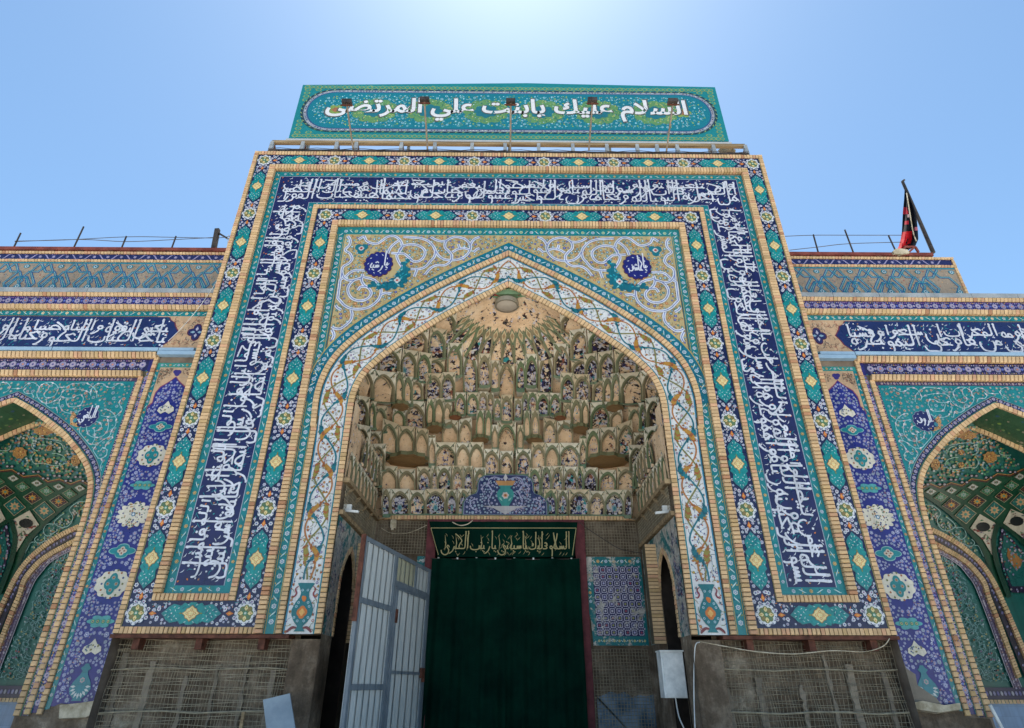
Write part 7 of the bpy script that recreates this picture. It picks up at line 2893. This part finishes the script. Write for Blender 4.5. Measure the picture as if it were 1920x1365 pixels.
heads = [((665, 268), (643, 187)), ((803, 268), (797, 183)), ((957, 272), (959, 186)), ((1103, 268), (1110, 184)), ((1247, 272), (1268, 186))]
ords = ('leftmost floodlight on a rusty arm in front of the billboard', 'floodlight on a thin arm, second from the left before the billboard', 'middle floodlight on a thin arm in front of the billboard', 'floodlight on a thin arm, second from the right before the billboard', 'rightmost floodlight on a rusty arm in front of the billboard')
for (b, h), lab in zip(heads, ords):
    p0 = at(b[0], b[1], .12)
    p1 = at(h[0], h[1] + 8, -1.0)
    p1.x = p0.x
    f = thing('floodlight', lab, 'floodlight', 'floodlights before the billboard', (p0.x, .12, p0.z))
    m = MB()
    m.tube([(p0.x, .12, p0.z - .3), tuple(p1)], .026, (.5, .5, .5), 6)
    m.build('arm', M_LAMPARM, f)
    m = MB()
    a = Vector(p1)
    m.cube((a.x - .13, a.y - .08, a.z), (a.x + .13, a.y + .08, a.z + .13))
    hd = m.build('head', M_DARKST, f)
    m = MB()
    m.cube((a.x - .11, a.y + .082, a.z + .02), (a.x + .11, a.y + .092, a.z + .11))
    m.build('glass', M_GALV, hd)
    m = MB()
    m.bar((a.x - .17, a.y, a.z - .05), (a.x + .17, a.y, a.z - .05), .03, .03)
    m.build('yoke', M_RUST, hd)

# ------------------------------------------------------------------ rails on the wing roofs, flag
for s, lab in ((1, 'rusty roof edge beam with thin wire railing beside the flag'), (-1, 'rusty roof edge beam with thin wire railing on the flagless wing')):
    rl = thing('roof_railing', lab, 'railing', 'railings on the wing roofs', (s * 9.5, 1.0, 12.1))
    m = MB()
    x0, x1 = (7.3, 11.9) if s > 0 else (-14.6, -7.3)
    m.bar((x0, 1.02, 12.24), (x1, 1.02, 12.24), .10, .10)
    m.build('edge_beam', M_REDBEAM, rl)
    n = int((x1 - x0) / .8)
    for i in range(n):
        x = x0 + .3 + (x1 - x0) * i / n
        m = MB()
        m.cube((x - .08, .98, 12.09), (x + .08, 1.1, 12.19))
        m.build('bearer', M_RUST, rl)
    posts = [((39, 437), (25, 466)), ((157, 425), (138, 465)), ((237, 443), (228, 465)), ((330, 443), (322, 465))] if s < 0 else [((1525, 440), (1533, 470)), ((1584, 431), (1600, 473)), ((1666, 442), (1681, 473))]
    tops = []
    for a, b in posts:
        pb, pt = at(b[0], b[1], 1.05), at(a[0], a[1], 1.05)
        m = MB()
        m.tube([(pb.x, 1.05, 12.2), (pb.x + (pt.x - pb.x) * .5, 1.05, (12.2 + pt.z) / 2), tuple(pt)], .022, (.5, .5, .5), 5)
        m.build('post', M_DARKST, rl)
    W = ([[(28, 452), (120, 450), (240, 444), (330, 445), (410, 446), (440, 440)], [(28, 453), (150, 449), (237, 453), (330, 449), (405, 445)]] if s < 0 else
         [[(1472, 443), (1525, 441), (1600, 441), (1690, 441)], [(1480, 469), (1535, 463), (1590, 457), (1690, 454)]])
    for c in W:
        m = MB()
        m.tube(spline([tuple(at(x, y, 1.05)) for x, y in c], 4), .012, (.5, .5, .5), 4)
        m.build('wire', M_DARKST, rl)
    if s < 0:
        m = MB()
        m.bar(at(401, 466, 1.05), at(408, 430, 1.05), .12, .10)
        m.bar(at(408, 436, 1.05), at(428, 448, 1.05), .04, .04)
        m.build('corner_post', M_DARKST, rl)

fg = thing('flag', 'black flag with red lettering patches hanging from a leaning pole on the right roof', 'flag', None, (11.9, 1.1, 12.2))
pb, pt = at(1750, 474, 1.1), at(1692, 340, 1.1)
m = MB()
m.tube([tuple(pb), tuple(pb * .5 + pt * .5), tuple(pt)], [.055, .05, .04], (.5, .5, .5), 8)
m.build('pole', M_DARKST, fg)
m = MB()
m.tube([tuple(pt), tuple(pt + Vector((.08, 0, .06)))], .03)
m.build('finial', M_DARKST, fg)
rowsF = [((1696, 357), (1703, 362)), ((1695, 375), (1709, 378)), ((1693, 395), (1716, 396)), ((1692, 415), (1719, 412)), ((1691, 435), (1721, 432)), ((1689, 448), (1722, 448)), ((1685, 462), (1716, 462)), ((1681, 470), (1703, 469))]
m = MB()
NF = 14
R = random.Random(3)
G = []
RW = []
for (a, b), (c, d) in zip(rowsF[:-1], rowsF[1:]):
    for k in range(3):
        t = k / 3
        RW.append(((a[0] + (c[0] - a[0]) * t, a[1] + (c[1] - a[1]) * t), (b[0] + (d[0] - b[0]) * t, b[1] + (d[1] - b[1]) * t)))
RW.append(rowsF[-1])
for j, (l, r) in enumerate(RW):
    row = []
    for i in range(NF + 1):
        t = i / NF
        x, y = l[0] + (r[0] - l[0]) * t, l[1] + (r[1] - l[1]) * t
        row.append(tuple(at(x, y, 1.08 + .12 * sin(t * 11 + j * .12) * (.3 + .7 * j / len(RW)))))
    G.append(row)
nr = len(G) - 1
for j in range(nr):
    for i in range(NF):
        q, t = j / nr, i / NF
        col = hx('14161f')
        if q > .56 and t < .62 and not (.3 < t < .42 and .70 < q < .80) and q < .97:
            col = hx('b0141f') if (t < .5 or q < .8) else hx('14161f')
        if (q - .27) ** 2 / .004 + (t - .15) ** 2 / .05 < 1 or (q - .42) ** 2 / .0015 + (t - .28) ** 2 / .02 < 1:
            col = hx('a82838')
        if .30 < q < .36 and .35 < t < .5:
            col = hx('b9a0a6')
        if .50 < q < .54 and .75 < t:
            col = hx('a05a6a')
        m.add3([G[j][i], G[j][i + 1], G[j + 1][i + 1], G[j + 1][i]], col)
M_FLAG = mat_attr('flag_cloth', 0.85, 0.1, 8.0, 0.15)
m.build('cloth', M_FLAG, fg, smooth=True)
m = MB()
m.tube(spline([tuple(at(1700, 362, .98)), tuple(at(1706, 400, .95)), tuple(at(1712, 435, .95)), tuple(at(1718, 452, .95))], 5), .014)
m.build('rope', M_CLOTHW, fg)
tr = thing('trestle', 'small red brown wooden trestle at the foot of the flag', 'trestle', None, (11.4, 1.1, 12.3))
for a, b in (((1695, 463), (1716, 463)), ((1716, 463), (1722, 473)), ((1704, 473), (1714, 464)), ((1697, 464), (1690, 472))):
    m = MB()
    m.bar(at(a[0], a[1], .96), at(b[0], b[1], .96), .05, .05)
    m.build('rail', M_REDBEAM, tr)
m = MB()
P = [at(x, y, .9) for x, y in ((1674, 471), (1680, 466), (1692, 466), (1702, 468), (1706, 474), (1690, 476), (1676, 475))]
n = len(P)
m.mesh3([tuple(p) for p in P] + [(p.x, p.y + .3, p.z + .02) for p in P], [tuple(range(n))] + [(i, (i + 1) % n, n + (i + 1) % n, n + i) for i in range(n)])
m.build('rag', M_CLOTHW, None, None, 'crumpled cream rag lying at the foot of the flag', 'rag')

# light troughs under the wing inscriptions
for s in (1, -1):
    for (u0, u1, z0, z1, y, lab) in ((7.34, 8.42, 8.56, 8.66, .40, 'wide blue grey light trough above the %s blue panel'), (7.6, 8.44, 8.69, 8.77, .44, 'narrow blue grey light trough next to the %s inscription end'),
                                     (8.46, 11.0, 8.685, 8.775, .44, 'long blue grey light trough under the start of the %s inscription'), (11.02, 14.0, 8.685, 8.775, .44, 'far blue grey light trough under the rest of the %s inscription')):
        m = MB()
        m.cube((min(s * u0, s * u1), y, z0), (max(s * u0, s * u1), .545, z1))
        m.build('light_trough', M_TROUGH, None, None, lab % ('right' if s > 0 else 'left'), 'light trough', 'light troughs on the wings')
